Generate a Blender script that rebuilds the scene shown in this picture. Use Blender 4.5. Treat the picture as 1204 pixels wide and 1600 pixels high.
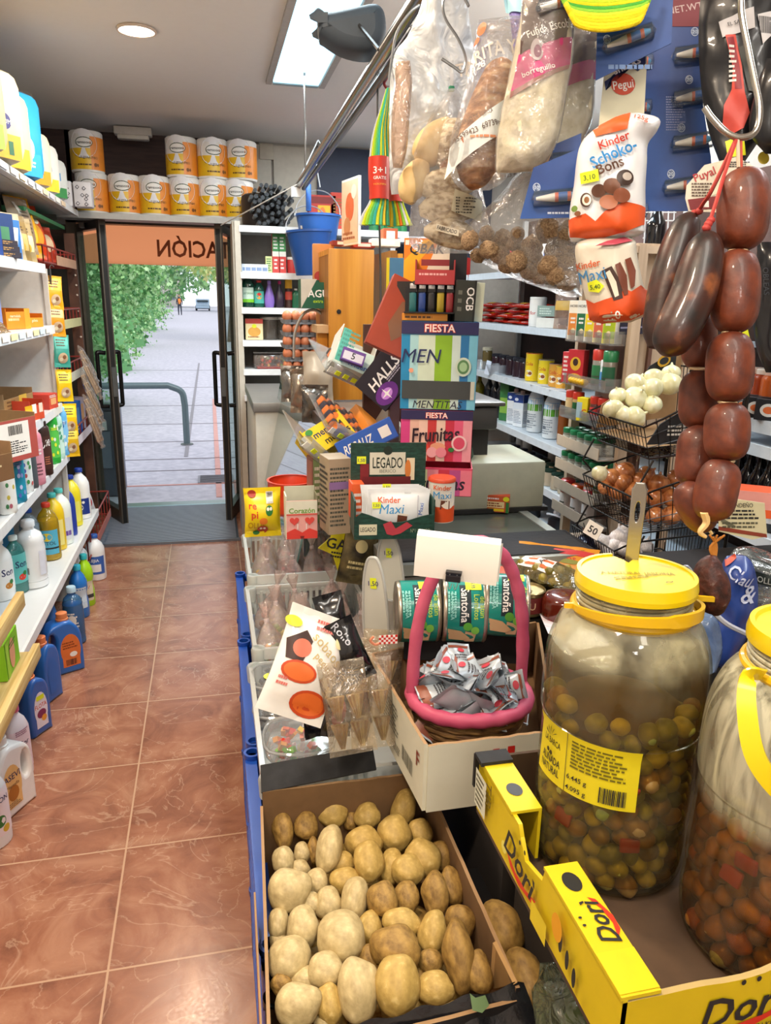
import bpy, bmesh, math, random
from math import pi, sin, cos, radians as rad
from mathutils import Vector as V, Matrix, Euler, noise
S = bpy.context.scene
for o in list(bpy.data.objects): bpy.data.objects.remove(o)

# ---------------------------------------------------------------- camera
FPX, CX, CY, EYE = 1167.0, 602.0, 800.0, 1.6
RW=Matrix(((0.974776,-0.043277,0.21895),(-0.222431,-0.269005,0.937102),(0.018344,-0.962166,-0.271846)))   # rows: world x, y, z in picture axes
cam=bpy.data.cameras.new('camera'); camo=bpy.data.objects.new('camera',cam); S.collection.objects.link(camo)
cam.sensor_fit='VERTICAL'; cam.sensor_height=36; cam.sensor_width=27.09; cam.lens=FPX/1600*36
cam.clip_start=.02; cam.clip_end=400
m4=Matrix.Identity(4)
for r in range(3):
 m4[r][0]=RW[r][0]; m4[r][1]=-RW[r][1]; m4[r][2]=-RW[r][2]
m4[2][3]=EYE
camo.matrix_world=m4
S.camera=camo

# ---------------------------------------------------------------- exposure, world, lights
S.view_settings.view_transform='Standard'; S.view_settings.look='None'
S.view_settings.gamma=1; S.view_settings.use_curve_mapping=False
S.view_settings.exposure=0.0
S.cycles.transparent_max_bounces=40; S.cycles.max_bounces=7; S.cycles.diffuse_bounces=3
S.cycles.glossy_bounces=3; S.cycles.transmission_bounces=4
S.cycles.caustics_reflective=False; S.cycles.caustics_refractive=False
S.cycles.sample_clamp_indirect=4; S.cycles.use_denoising=True
W=bpy.data.worlds.new('overcast_sky'); S.world=W; W.use_nodes=True
bg=W.node_tree.nodes['Background']; bg.inputs[0].default_value=(.86,.92,1,1); bg.inputs[1].default_value=1.55

LAMPS=[ # name, x, y, z, sx, sy, watts, colour
 ('skylight_lamp', .44,3.35,2.655, .24,1.9, 34,(.78,.93,1)),
 ('panel_lamp',    .45,-.2, 2.655, .3,1.2, 12,(1,.93,.82)),
 ('panel_lamp',    1.7,1.3, 2.655, .3,1.2, 16,(.9,.96,1)),
 ('panel_lamp',    1.9,4.0, 2.655, .3,1.2, 26,(.9,.96,1)),
 ('spot_lamp',    -.25,3.72,2.655, .16,.16,14,(1,.8,.6)),
 ('spot_lamp',    -.2,1.6,2.655, .16,.16,19,(1,.8,.6)),
 ('spot_lamp',    -.35,.2,2.655, .16,.16,18,(1,.8,.6)),
 ('panel_lamp',    1.1,5.2,2.655, .5,.3, 7,(.9,.97,1)),
]
for nm,x,y,z,sx,sy,w,c in LAMPS:
 l=bpy.data.lights.new(nm,'AREA'); l.shape='RECTANGLE'; l.size=sx; l.size_y=sy; l.energy=w*1.3; l.color=c
 o=bpy.data.objects.new(nm,l); o.location=(x,y,z); S.collection.objects.link(o)
for x,y,w in ((.25,-.55,20),(1.55,2.7,30),(-.2,-1.1,16)):  # unseen point lights added to brighten the ceiling
 l=bpy.data.lights.new('added_fill_light','POINT'); l.shadow_soft_size=.1; l.energy=w; l.color=(1,.95,.88)
 o=bpy.data.objects.new('added_fill_light',l); o.location=(x,y,2.3); S.collection.objects.link(o)
sun=bpy.data.lights.new('daylight','SUN'); sun.energy=1.2; sun.angle=rad(20); sun.color=(1,.97,.92)
so=bpy.data.objects.new('daylight',sun); so.rotation_euler=(rad(38),rad(20),0); S.collection.objects.link(so)

def ray(px,py):
 d=V((px-CX,py-CY,FPX)); return RW@d
def at(px,py,x=None,y=None,z=None,d=None):      # a measured picture point -> a place in the shop, given one known coordinate
 r=ray(px,py)
 if x is not None: t=x/r.x
 elif y is not None: t=y/r.y
 elif z is not None: t=(z-EYE)/r.z
 else: t=d/FPX
 return V((0,0,EYE))+r*t

# ---------------------------------------------------------------- materials
_mats={}
def lin(h):
 if not isinstance(h,str): return h
 h=h.lstrip('#'); h=h if len(h)==6 else ''.join(x*2 for x in h); v=[int(h[i:i+2],16)/255 for i in (0,2,4)]
 return tuple(c/12.92 if c<=.04045 else ((c+.055)/1.055)**2.4 for c in v)
def _new(nm):
 m=bpy.data.materials.new(nm); m.use_nodes=True; nt=m.node_tree
 return m,nt,nt.nodes,nt.links,nt.nodes['Principled BSDF']
def M(col,r=.5,metal=0.,var=.06,scale=30,bump=0.,coat=0.,spec=.5,emit=0,sss=0):
 """plain procedural material with a light mottling"""
 k=('M',col,r,metal,var,scale,bump,coat,spec,emit,sss)
 if k in _mats: return _mats[k]
 m,nt,N,L,b=_new('surface'); c=lin(col)
 b.inputs['Roughness'].default_value=r; b.inputs['Metallic'].default_value=metal
 b.inputs['Specular IOR Level'].default_value=spec
 b.inputs['Coat Weight'].default_value=coat
 b.inputs['Base Color'].default_value=(*c,1)
 if var>0 or bump>0:
  t=N.new('ShaderNodeTexCoord'); n=N.new('ShaderNodeTexNoise'); n.inputs['Scale'].default_value=scale; n.inputs['Detail'].default_value=3
  L.new(t.outputs['Object'],n.inputs['Vector'])
  if var>0:
   mx=N.new('ShaderNodeMix'); mx.data_type='RGBA'
   mx.inputs[6].default_value=(*[max(0,x*(1-var*2)) for x in c],1); mx.inputs[7].default_value=(*[min(1,x*(1+var*2)) for x in c],1)
   L.new(n.outputs[0],mx.inputs[0]); L.new(mx.outputs[2],b.inputs['Base Color'])
  if bump>0:
   bp=N.new('ShaderNodeBump'); bp.inputs['Strength'].default_value=bump; bp.inputs['Distance'].default_value=.01
   L.new(n.outputs[0],bp.inputs['Height']); L.new(bp.outputs[0],b.inputs['Normal'])
 if emit:
  b.inputs['Emission Color'].default_value=(*c,1); b.inputs['Emission Strength'].default_value=emit
 _mats[k]=m; return m
def CL(tint='#ffffff',fac=.12,milk='#ffffff',r=.12,bump=0.,scale=18,gloss=1.):
 """clear or milky plastic / glass: see-through with a reflection and a little haze of its own"""
 k=('CL',tint,fac,milk,r,bump,scale,gloss)
 if k in _mats: return _mats[k]
 m,nt,N,L,b=_new('clear_plastic'); N.remove(b); out=N['Material Output']
 tr=N.new('ShaderNodeBsdfTransparent'); tr.inputs[0].default_value=(*lin(tint),1)
 df=N.new('ShaderNodeBsdfPrincipled'); df.inputs['Base Color'].default_value=(*lin(milk),1); df.inputs['Roughness'].default_value=.4
 gl=N.new('ShaderNodeBsdfGlossy'); gl.inputs['Roughness'].default_value=r
 m1=N.new('ShaderNodeMixShader'); m1.inputs[0].default_value=fac
 lw=N.new('ShaderNodeLayerWeight'); lw.inputs[0].default_value=.35
 mp=N.new('ShaderNodeMath'); mp.operation='MULTIPLY_ADD'; mp.inputs[1].default_value=.55*gloss; mp.inputs[2].default_value=.03*gloss
 m2=N.new('ShaderNodeMixShader')
 L.new(tr.outputs[0],m1.inputs[1]); L.new(df.outputs[0],m1.inputs[2]); L.new(m1.outputs[0],m2.inputs[1]); L.new(gl.outputs[0],m2.inputs[2])
 L.new(lw.outputs['Fresnel'],mp.inputs[0]); L.new(mp.outputs[0],m2.inputs[0]); L.new(m2.outputs[0],out.inputs[0])
 if bump>0:
  t=N.new('ShaderNodeTexCoord'); n=N.new('ShaderNodeTexNoise'); n.inputs['Scale'].default_value=scale; n.inputs['Detail'].default_value=3; n.inputs['Distortion'].default_value=1.5
  L.new(t.outputs['Object'],n.inputs['Vector'])
  bp=N.new('ShaderNodeBump'); bp.inputs['Strength'].default_value=bump; bp.inputs['Distance'].default_value=.02
  L.new(n.outputs[0],bp.inputs['Height'])
  for s in (gl,df,lw): L.new(bp.outputs[0],s.inputs['Normal'])
 _mats[k]=m; return m
def MX(key,c1,c2,scale=8,r=.5,detail=5,lo=.35,hi=.65,c3=None,bump=0.,stretch=(1,1,1),metal=0,distort=0,coat=0,spec=.5,ntype='noise'):
 """two or three colour patchy material"""
 k=('MX',key)
 if k in _mats: return _mats[k]
 m,nt,N,L,b=_new(key)
 t=N.new('ShaderNodeTexCoord'); mp=N.new('ShaderNodeMapping'); mp.inputs['Scale'].default_value=stretch
 L.new(t.outputs['Object'],mp.inputs[0])
 n=N.new('ShaderNodeTexNoise'); n.inputs['Scale'].default_value=scale; n.inputs['Detail'].default_value=detail; n.inputs['Distortion'].default_value=distort
 L.new(mp.outputs[0],n.inputs['Vector'])
 cr=N.new('ShaderNodeValToRGB'); e=cr.color_ramp.elements
 e[0].position=lo; e[0].color=(*lin(c1),1); e[1].position=hi; e[1].color=(*lin(c2),1)
 if c3: x=e.new(min(.99,hi+.12)); x.color=(*lin(c3),1)
 L.new(n.outputs[0],cr.inputs[0]); L.new(cr.outputs[0],b.inputs['Base Color'])
 b.inputs['Roughness'].default_value=r; b.inputs['Metallic'].default_value=metal; b.inputs['Coat Weight'].default_value=coat; b.inputs['Specular IOR Level'].default_value=spec
 if bump:
  bp=N.new('ShaderNodeBump'); bp.inputs['Strength'].default_value=bump; bp.inputs['Distance'].default_value=.01
  L.new(n.outputs[0],bp.inputs['Height']); L.new(bp.outputs[0],b.inputs['Normal'])
 _mats[k]=m; return m

# ---------------------------------------------------------------- mesh builder
_txt={}
def text_mesh(s,bold=0.0,shear=0.,sp=1.):
 if 'M' in s: bold=0
 k=(s,bold,shear,sp)
 if k in _txt: return _txt[k]
 c=bpy.data.curves.new('t','FONT'); c.body=s; c.size=1; c.offset=bold; c.shear=shear; c.resolution_u=2; c.space_character=sp
 o=bpy.data.objects.new('t',c); S.collection.objects.link(o)
 bpy.context.view_layer.update()
 me=bpy.data.meshes.new_from_object(o.evaluated_get(bpy.context.evaluated_depsgraph_get()))
 vs=[v.co.copy() for v in me.vertices]; fs=[tuple(p.vertices) for p in me.polygons]
 bpy.data.objects.remove(o); bpy.data.curves.remove(c); bpy.data.meshes.remove(me)
 if vs:
  x0=min(v.x for v in vs); x1=max(v.x for v in vs); y0=min(v.y for v in vs); y1=max(v.y for v in vs)
 else: x0=x1=y0=y1=0
 _txt[k]=(vs,fs,x0,x1,y0,y1); return _txt[k]
def curve_solid(loops,ext,bev,res=2):
 c=bpy.data.curves.new('s','CURVE'); c.dimensions='2D'; c.fill_mode='BOTH'; c.extrude=max(0,ext-bev); c.bevel_depth=bev; c.bevel_resolution=res; c.offset=-bev
 for lp in loops:
  s=c.splines.new('POLY'); s.points.add(len(lp)-1)
  for p,q in zip(s.points,lp): p.co=(q[0],q[1],0,1)
  s.use_cyclic_u=True
 o=bpy.data.objects.new('s',c); S.collection.objects.link(o); bpy.context.view_layer.update()
 me=bpy.data.meshes.new_from_object(o.evaluated_get(bpy.context.evaluated_depsgraph_get()))
 vs=[v.co.copy() for v in me.vertices]; fs=[tuple(p.vertices) for p in me.polygons]
 bpy.data.objects.remove(o); bpy.data.curves.remove(c); bpy.data.meshes.remove(me)
 return vs,fs
def smooth_loop(pts,n=4):
 """closed Catmull-Rom through 2D points"""
 out=[]; L=len(pts)
 for i in range(L):
  p0,p1,p2,p3=[V(pts[(i+j-1)%L]) for j in range(4)]
  for k in range(n):
   t=k/n; out.append(.5*((2*p1)+(-p0+p2)*t+(2*p0-5*p1+4*p2-p3)*t*t+(-p0+3*p1-3*p2+p3)*t**3))
 return out
def spl(pts,n=6):
 """open Catmull-Rom through points of any dimension"""
 P=[V(p) for p in pts]; P=[P[0]*2-P[1]]+P+[P[-1]*2-P[-2]]; out=[]
 for i in range(len(P)-3):
  p0,p1,p2,p3=P[i:i+4]
  for k in range(n):
   t=k/n; out.append(.5*((2*p1)+(-p0+p2)*t+(2*p0-5*p1+4*p2-p3)*t*t+(-p0+3*p1-3*p2+p3)*t**3))
 out.append(P[-2]); return out
def T(x=0,y=0,z=0,rx=0,ry=0,rz=0,s=1):
 return Matrix.LocRotScale(V((x,y,z)),Euler((rad(rx),rad(ry),rad(rz))),V((s,s,s)) if not hasattr(s,'__len__') else V(s))
I4=Matrix.Identity(4)
def tess2(pts,cuts=3):
 bm=bmesh.new(); vs=[bm.verts.new((p[0],p[1],0)) for p in pts]; bm.faces.new(vs); bmesh.ops.triangulate(bm,faces=bm.faces[:]); bmesh.ops.subdivide_edges(bm,edges=bm.edges[:],cuts=cuts,use_grid_fill=True); bmesh.ops.triangulate(bm,faces=bm.faces[:]); bm.verts.index_update()
 o=[(v.co.x,v.co.y) for v in bm.verts],[tuple(v.index for v in f.verts) for f in bm.faces]; bm.free(); return o
class MB:
 tess=0
 def __init__(s): s.v=[]; s.f=[]; s.fm=[]; s.fs=[]; s.mats=[]
 def mi(s,m):
  if isinstance(m,str): m=M(m)
  if m not in s.mats: s.mats.append(m)
  return s.mats.index(m)
 def raw(s,vs,fs,m,X=None,smooth=False):
  b=len(s.v); i=s.mi(m)
  s.v.extend([X@V(v) for v in vs] if X is not None else [V(v) for v in vs])
  for f in fs: s.f.append(tuple(b+k for k in f)); s.fm.append(i); s.fs.append(smooth)
  return s
 def box(s,cx,cy,cz,sx,sy,sz,m,X=None,bev=0):
  a,b,c=sx/2,sy/2,sz/2
  if bev<=0:
   vs=[(cx+i*a,cy+j*b,cz+k*c) for i in (-1,1) for j in (-1,1) for k in (-1,1)]
   fs=[(0,1,3,2),(4,6,7,5),(0,4,5,1),(2,3,7,6),(0,2,6,4),(1,5,7,3)]
   return s.raw(vs,fs,m,X)
  r=min(bev,a*.99,b*.99,c*.99); vs=[];
  bm=bmesh.new(); bmesh.ops.create_cube(bm,size=1)
  for v in bm.verts: v.co=V((v.co.x*sx,v.co.y*sy,v.co.z*sz))
  bmesh.ops.bevel(bm,geom=bm.edges[:],offset=r,segments=2,profile=.5,affect='EDGES')
  bm.verts.index_update()
  vs=[v.co+V((cx,cy,cz)) for v in bm.verts]; fs=[tuple(v.index for v in f.verts) for f in bm.faces]; bm.free()
  return s.raw(vs,fs,m,X,True)
 def lathe(s,prof,m,X=None,seg=20,sx=1,sy=1,cap=True,a0=0,a1=2*pi):
  full=abs(a1-a0-2*pi)<1e-6; n=seg if full else seg+1; vs=[]; fs=[]
  for (r,z) in prof:
   for k in range(n):
    a=a0+(a1-a0)*k/seg; vs.append((r*cos(a)*sx,r*sin(a)*sy,z))
  for i in range(len(prof)-1):
   for k in range(seg):
    k2=(k+1)%n; fs.append((i*n+k,i*n+k2,(i+1)*n+k2,(i+1)*n+k))
  if cap and full:
   if prof[0][0]>1e-5: fs.append(tuple(range(n))[::-1])
   if prof[-1][0]>1e-5: fs.append(tuple((len(prof)-1)*n+k for k in range(n)))
  return s.raw(vs,fs,m,X,True)
 def cyl(s,p,q,r,m,seg=10,r2=None,X=None):
  return s.tube([p,q],r,m,seg,X,r2=r2)
 def tube(s,pts,r,m,seg=8,X=None,closed=False,r2=None,rad_=None):
  P=[V(p) for p in pts]; n=len(P); vs=[]; fs=[]; up=None
  for i in range(n):
   if closed: d=P[(i+1)%n]-P[i-1]
   else: d=P[min(i+1,n-1)]-P[max(i-1,0)]
   d=d.normalized() if d.length>1e-9 else V((0,0,1))
   if up is None:
    up=V((0,0,1)) if abs(d.z)<.9 else V((1,0,0))
   a=(up-d*up.dot(d)); a=a.normalized() if a.length>1e-6 else d.orthogonal().normalized(); up=a; b=d.cross(a)
   rr=rad_[i] if rad_ else (r if r2 is None else r+(r2-r)*i/max(1,n-1))
   for k in range(seg):
    t=2*pi*k/seg; vs.append(P[i]+a*(rr*cos(t))+b*(rr*sin(t)))
  for i in range(n if closed else n-1):
   j=(i+1)%n
   for k in range(seg):
    k2=(k+1)%seg; fs.append((i*seg+k,i*seg+k2,j*seg+k2,j*seg+k))
  if not closed: fs.append(tuple(range(seg))[::-1]); fs.append(tuple((n-1)*seg+k for k in range(seg)))
  return s.raw(vs,fs,m,X,True)
 def ball(s,c,r,m,X=None,seg=12,rings=8,nz=0,ns=1,seed=0,shape=None):
  if not hasattr(r,'__len__'): r=(r,r,r)
  vs=[];fs=[]
  for i in range(rings+1):
   ph=pi*i/rings
   if i in (0,rings):
    pts=[V((0,0,cos(ph)))]
   else: pts=[V((sin(ph)*cos(2*pi*k/seg),sin(ph)*sin(2*pi*k/seg),cos(ph))) for k in range(seg)]
   for p in pts:
    q=1+(nz*noise.noise(p*ns+V((seed*7.3,seed*3.1,seed))) if nz else 0)
    if shape: p2=shape(p)
    else: p2=p
    vs.append(V((c[0]+p2.x*r[0]*q,c[1]+p2.y*r[1]*q,c[2]+p2.z*r[2]*q)))
  def ix(i,k): return 0 if i==0 else (1+(rings-1)*seg if i==rings else 1+(i-1)*seg+k%seg)
  for i in range(rings):
   for k in range(seg):
    q=[ix(i,k),ix(i+1,k),ix(i+1,k+1),ix(i,k+1)]
    q2=[]; [q2.append(x) for x in q if x not in q2]; fs.append(tuple(q2))
  return s.raw(vs,fs,m,X,True)
 def sheet(s,fn,nu,nv,m,X=None,smooth=True,closed_u=False):
  vs=[fn(i/nu,j/nv) for j in range(nv+1) for i in range(nu+1)]; w=nu+1
  fs=[(j*w+i,j*w+i+1,(j+1)*w+i+1,(j+1)*w+i) for j in range(nv) for i in range(nu)]
  return s.raw(vs,fs,m,X,smooth)
 def solid(s,loops,ext,bev,m,X=None,res=2):
  vs,fs=curve_solid(loops,ext,bev,res); return s.raw(vs,fs,m,X,True)
 def prism(s,pts,h,m,X=None):
  n=len(pts); vs=[(p[0],p[1],0) for p in pts]+[(p[0],p[1],h) for p in pts]
  fs=[tuple(range(n))[::-1],tuple(range(n,2*n))]+[(i,(i+1)%n,n+(i+1)%n,n+i) for i in range(n)]
  return s.raw(vs,fs,m,X)
 def art(s,f,items,base=.0004,X=None,n0=0):
  k=n0
  for it in items:
   k+=1; off=base+.00025*k; t=it[0]
   if t=='r':
    _,u0,v0,u1,v1,c=it[:6]; n=it[6] if len(it)>6 else ((7,5) if s.tess else (1,1))
    s.sheet(lambda a,b:f(u0+(u1-u0)*a,v0+(v1-v0)*b,off),n[0],n[1],c,X,True)
   elif t=='e':
    _,u,v,ru,rv,c=it[:6]; n=20
    if s.tess:
     vs=[f(u,v,off)]+[f(u+ru*q*cos(2*pi*i/n),v+rv*q*sin(2*pi*i/n),off) for q in (.25,.5,.75,1) for i in range(n)]
     s.raw(vs,[(0,1+i,1+(i+1)%n) for i in range(n)]+[(1+q*n+i,1+q*n+n+i,1+q*n+n+(i+1)%n,1+q*n+(i+1)%n) for q in range(3) for i in range(n)],c,X,True); continue
    vs=[f(u,v,off)]+[f(u+ru*cos(2*pi*i/n),v+rv*sin(2*pi*i/n),off) for i in range(n)]
    s.raw(vs,[(0,1+i,1+(i+1)%n) for i in range(n)],c,X,True)
   elif t=='p' and s.tess:
    q,fs=tess2(it[1],4); s.raw([f(a,b,off) for a,b in q],fs,it[2],X,True)
   elif t=='p':
    vs=[f(a,b,off) for a,b in it[1]]; s.raw(vs,[tuple(range(len(vs)))],it[2],X)
   elif t=='t':
    _,txt,u,v,h,c=it[:6]; o=it[6] if len(it)>6 else {}
    vs,fs,x0,x1,y0,y1=text_mesh(txt,o.get('b',.01),o.get('sh',0.),o.get('sp',1.))
    if not vs: continue
    hh=h/.73; w=(x1-x0)*hh; sx=hh
    if 'w' in o: sx=hh*o['w']/w; w=o['w']
    if 'mw' in o and w>o['mw']: sx*=o['mw']/w; w=o['mw']
    a=rad(o.get('rot',0)); ca,sa=cos(a),sin(a)
    if o.get('al','c')=='c': ox=-w/2
    else: ox=0
    q=[]
    for p in vs:
     lx=(p.x-x0)*sx+ox; ly=p.y*hh-h/2
     q.append(f(u+lx*ca-ly*sa,v+lx*sa+ly*ca,off))
    s.raw(q,fs,c,X)
   elif t=='l': # block of fine print lines
    _,u0,v0,u1,v1,nl,c=it[:7]; R=random.Random(nl*7+int(u0*1e4)); dv=(v1-v0)/nl
    for i in range(nl):
     e=u1-(u1-u0)*R.random()*.35; b=v1-dv*(i+.75)
     u=u0
     while u<e:
      w=(u1-u0)*R.uniform(.05,.16); x=min(u+w,e)
      s.raw([f(u,b,off),f(x,b,off),f(x,b+dv*.5,off),f(u,b+dv*.5,off)],[(0,1,2,3)],c,X); u=x+(u1-u0)*.025
   elif t=='bar':
    _,u0,v0,u1,v1,c=it[:6]; R=random.Random(int(u0*1e5)); u=u0
    while u<u1:
     w=(u1-u0)*R.choice((.02,.035,.05)); x=min(u1,u+w)
     s.raw([f(u,v0,off),f(x,v0,off),f(x,v1,off),f(u,v1,off)],[(0,1,2,3)],c,X); u=x+(u1-u0)*R.choice((.02,.035))
  return s
 def mesh(s,name):
  me=bpy.data.meshes.new(name); me.from_pydata([tuple(v) for v in s.v],[],s.f)
  for m in s.mats: me.materials.append(m)
  me.polygons.foreach_set('material_index',s.fm); me.polygons.foreach_set('use_smooth',s.fs)
  me.update(); me.set_sharp_from_angle(angle=rad(42)); return me
 def build(s,name,parent=None,loc=None,rot=None,X=None):
  o=bpy.data.objects.new(name,s.mesh(name)); S.collection.objects.link(o)
  if parent is not None: o.parent=parent
  if X is not None: o.matrix_basis=X
  if loc is not None: o.location=loc
  if rot is not None: o.rotation_euler=[rad(a) for a in rot]
  return o
def plane_map(O,U,Vv):
 O=V(O);U=V(U).normalized();Vv=V(Vv).normalized();N=U.cross(Vv).normalized()
 return lambda u,v,o:O+U*u+Vv*v+N*o
def cyl_map(R,sx=1,sy=1,a0=-pi/2,z0=0):
 """u runs along the arc, front centre at angle a0"""
 def f(u,v,o):
  r=R(v) if callable(R) else R
  a=a0+u/max(r,1e-4); return V(((r*sx+o)*cos(a),(r*sy+o)*sin(a),z0+v))
 return f
def tag(o,label,cat=None,group=None,kind=None):
 if label: o['label']=label
 if cat: o['category']=cat
 if group: o['group']=group
 if kind: o['kind']=kind
 return o
def thing(name,label,cat,loc=(0,0,0),rot=(0,0,0),group=None):
 o=bpy.data.objects.new(name,None); o.empty_display_size=.03; S.collection.objects.link(o)
 o.location=loc; o.rotation_euler=[rad(a) for a in rot]; return tag(o,label,cat,group)
def struct(o): o['kind']='structure'; return o
def dup(root,loc=None,rot=None,label=None,group=None,s=None):
 r=root.copy(); S.collection.objects.link(r)
 for ch in root.children:
  c=ch.copy(); S.collection.objects.link(c); c.parent=r
  for g in ch.children:
   d=g.copy(); S.collection.objects.link(d); d.parent=c
 if loc is not None: r.location=loc
 if rot is not None: r.rotation_euler=[rad(a) for a in rot]
 if s is not None: r.scale=(s,s,s) if not hasattr(s,'__len__') else s
 if label: r['label']=label
 if group: r['group']=group
 return r
class Kit:
 """first call places the prototype itself, later calls copy it"""
 def __init__(s,root): s.root=root; s.used=False
 def put(s,loc,rot=(0,0,0),label=None,group=None,sc=None):
  if not s.used:
   s.used=True; o=s.root; o.location=loc; o.rotation_euler=[rad(a) for a in rot]
   if sc is not None: o.scale=(sc,sc,sc) if not hasattr(sc,'__len__') else sc
   if label:o['label']=label
   if group:o['group']=group
   return o
  return dup(s.root,loc,rot,label,group,sc if sc is not None else 1)
ORD=['first','second','third','fourth','fifth','sixth','seventh','eighth','ninth','tenth','eleventh','twelfth','thirteenth','fourteenth','fifteenth','sixteenth','seventeenth','eighteenth','nineteenth','twentieth']
def rxyz(ax,ay,az): return (ax,ay,az)
# ================================================================ SETTING
CEIL=2.68; FY=5.93
def floor_mat():
 k='floor_tiles'
 m,nt,N,L,b=_new(k)
 g=N.new('ShaderNodeNewGeometry'); sx=N.new('ShaderNodeSeparateXYZ'); L.new(g.outputs['Position'],sx.inputs[0])
 def math_(op,a,bv=None,c=None):
  n=N.new('ShaderNodeMath'); n.operation=op
  for i,x in enumerate((a,bv,c)):
   if x is None: continue
   if isinstance(x,(int,float)): n.inputs[i].default_value=x
   else: L.new(x,n.inputs[i])
  return n.outputs[0]
 P=.4365
 u=math_('DIVIDE',math_('ADD',sx.outputs[0],.312+P*20),P); v=math_('DIVIDE',math_('SUBTRACT',sx.outputs[1],1.572-P*20),P)
 fu=math_('ABSOLUTE',math_('SUBTRACT',math_('FRACT',u),.5)); fv=math_('ABSOLUTE',math_('SUBTRACT',math_('FRACT',v),.5))
 mxx=math_('MAXIMUM',fu,fv); gr=math_('GREATER_THAN',mxx,.4935); soft=N.new('ShaderNodeMapRange'); soft.inputs[1].default_value=.42; soft.inputs[2].default_value=.495
 L.new(mxx,soft.inputs[0])
 cell=N.new('ShaderNodeCombineXYZ'); L.new(math_('FLOOR',u),cell.inputs[0]); L.new(math_('FLOOR',v),cell.inputs[1])
 wn=N.new('ShaderNodeTexWhiteNoise'); wn.noise_dimensions='3D'; L.new(cell.outputs[0],wn.inputs[0])
 add=N.new('ShaderNodeVectorMath'); add.operation='MULTIPLY_ADD'; L.new(wn.outputs['Color'],add.inputs[0]); add.inputs[1].default_value=(9,9,9); L.new(g.outputs['Position'],add.inputs[2])
 n1=N.new('ShaderNodeTexNoise'); n1.inputs['Scale'].default_value=4.5; n1.inputs['Detail'].default_value=9; n1.inputs['Roughness'].default_value=.62; n1.inputs['Distortion'].default_value=1.2; L.new(add.outputs[0],n1.inputs[0])
 cr=N.new('ShaderNodeValToRGB'); e=cr.color_ramp.elements
 e[0].position=.3; e[0].color=(*lin('#80513f'),1); e[1].position=.72; e[1].color=(*lin('#bd8a6d'),1); x=e.new(.5); x.color=(*lin('#a36c53'),1)
 L.new(n1.outputs[0],cr.inputs[0])
 n2=N.new('ShaderNodeTexNoise'); n2.inputs['Scale'].default_value=3.2; n2.inputs['Detail'].default_value=6; n2.inputs['Distortion'].default_value=2.2; L.new(add.outputs[0],n2.inputs[0])
 vein=N.new('ShaderNodeMapRange'); L.new(math_('ABSOLUTE',math_('SUBTRACT',n2.outputs[0],.5)),vein.inputs[0]); vein.inputs[1].default_value=0; vein.inputs[2].default_value=.012; vein.inputs[3].default_value=.4; vein.inputs[4].default_value=0
 n3=N.new('ShaderNodeTexNoise'); n3.inputs['Scale'].default_value=120; n3.inputs['Detail'].default_value=4; L.new(g.outputs['Position'],n3.inputs[0])
 m1=N.new('ShaderNodeMix'); m1.data_type='RGBA'; L.new(vein.outputs[0],m1.inputs[0]); L.new(cr.outputs[0],m1.inputs[6]); m1.inputs[7].default_value=(*lin('#d9b294'),1)
 dn=math_('MULTIPLY',soft.outputs[0],math_('MULTIPLY',n3.outputs[0],1.0))
 m2=N.new('ShaderNodeMix'); m2.data_type='RGBA'; L.new(math_('MULTIPLY',dn,.5),m2.inputs[0]); L.new(m1.outputs[2],m2.inputs[6]); m2.inputs[7].default_value=(*lin('#5d2a19'),1)
 m3=N.new('ShaderNodeMix'); m3.data_type='RGBA'; L.new(gr,m3.inputs[0]); L.new(m2.outputs[2],m3.inputs[6]); m3.inputs[7].default_value=(*lin('#c9a182'),1)
 L.new(m3.outputs[2],b.inputs['Base Color'])
 rr=N.new('ShaderNodeMapRange'); L.new(n3.outputs[0],rr.inputs[0]); rr.inputs[3].default_value=.12; rr.inputs[4].default_value=.34; L.new(rr.outputs[0],b.inputs['Roughness'])
 bp=N.new('ShaderNodeBump'); bp.inputs['Strength'].default_value=.25; bp.inputs['Distance'].default_value=.004
 h=math_('SUBTRACT',n1.outputs[0],math_('MULTIPLY',gr,1.)); L.new(h,bp.inputs['Height']); L.new(bp.outputs[0],b.inputs['Normal'])
 return m
def slab(name,x0,x1,y0,y1,z0,z1,m):
 return struct(MB().box((x0+x1)/2,(y0+y1)/2,(z0+z1)/2,x1-x0,y1-y0,z1-z0,m).build(name))
slab('floor',-1.3,2.6,-1.6,6.0,-.06,0,floor_mat())
CW=M('#e4e0da',.85,var=.01)
slab('ceiling',-1.3,2.6,-1.6,6.1,CEIL,CEIL+.1,CW)
slab('wall_left',-1.3,-1.2,-1.6,6.1,0,CEIL,M('#c9c5c0',.8))
slab('wall_right',2.45,2.6,-1.6,6.1,0,CEIL,M('#b9b3ab',.8))
slab('wall_rear',-1.3,2.6,-1.7,-1.6,0,CEIL,M('#cfc9c0',.8))
fb=MB()
br=MX('dark_brown_panel','#3a2724','#4a3430',6,.6,stretch=(1,1,8))
fb.box(-1.04,FY+.05,1.34,.32,.1,2.68,br); fb.box(-.33,FY+.05,2.42,1.15,.1,.52,br)
fb.box(1.5,FY+.05,1.34,2.2,.1,2.68,M('#a9a39a',.8)); fb.box(.32,FY+.05,1.34,.17,.1,2.68,M('#6d655c',.6))
struct(fb.build('wall_front'))
pn=MB(); cream=M('#c3bcae',.75)
for (a,b,c,d) in ((392,222,425,300),(426,222,485,306)):
 p=at(a,b,y=FY-.02); q=at(c,d,y=FY-.02); pn.box((p.x+q.x)/2,FY-.01,2.3,q.x-p.x-.006,.02,.72,cream)
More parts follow.
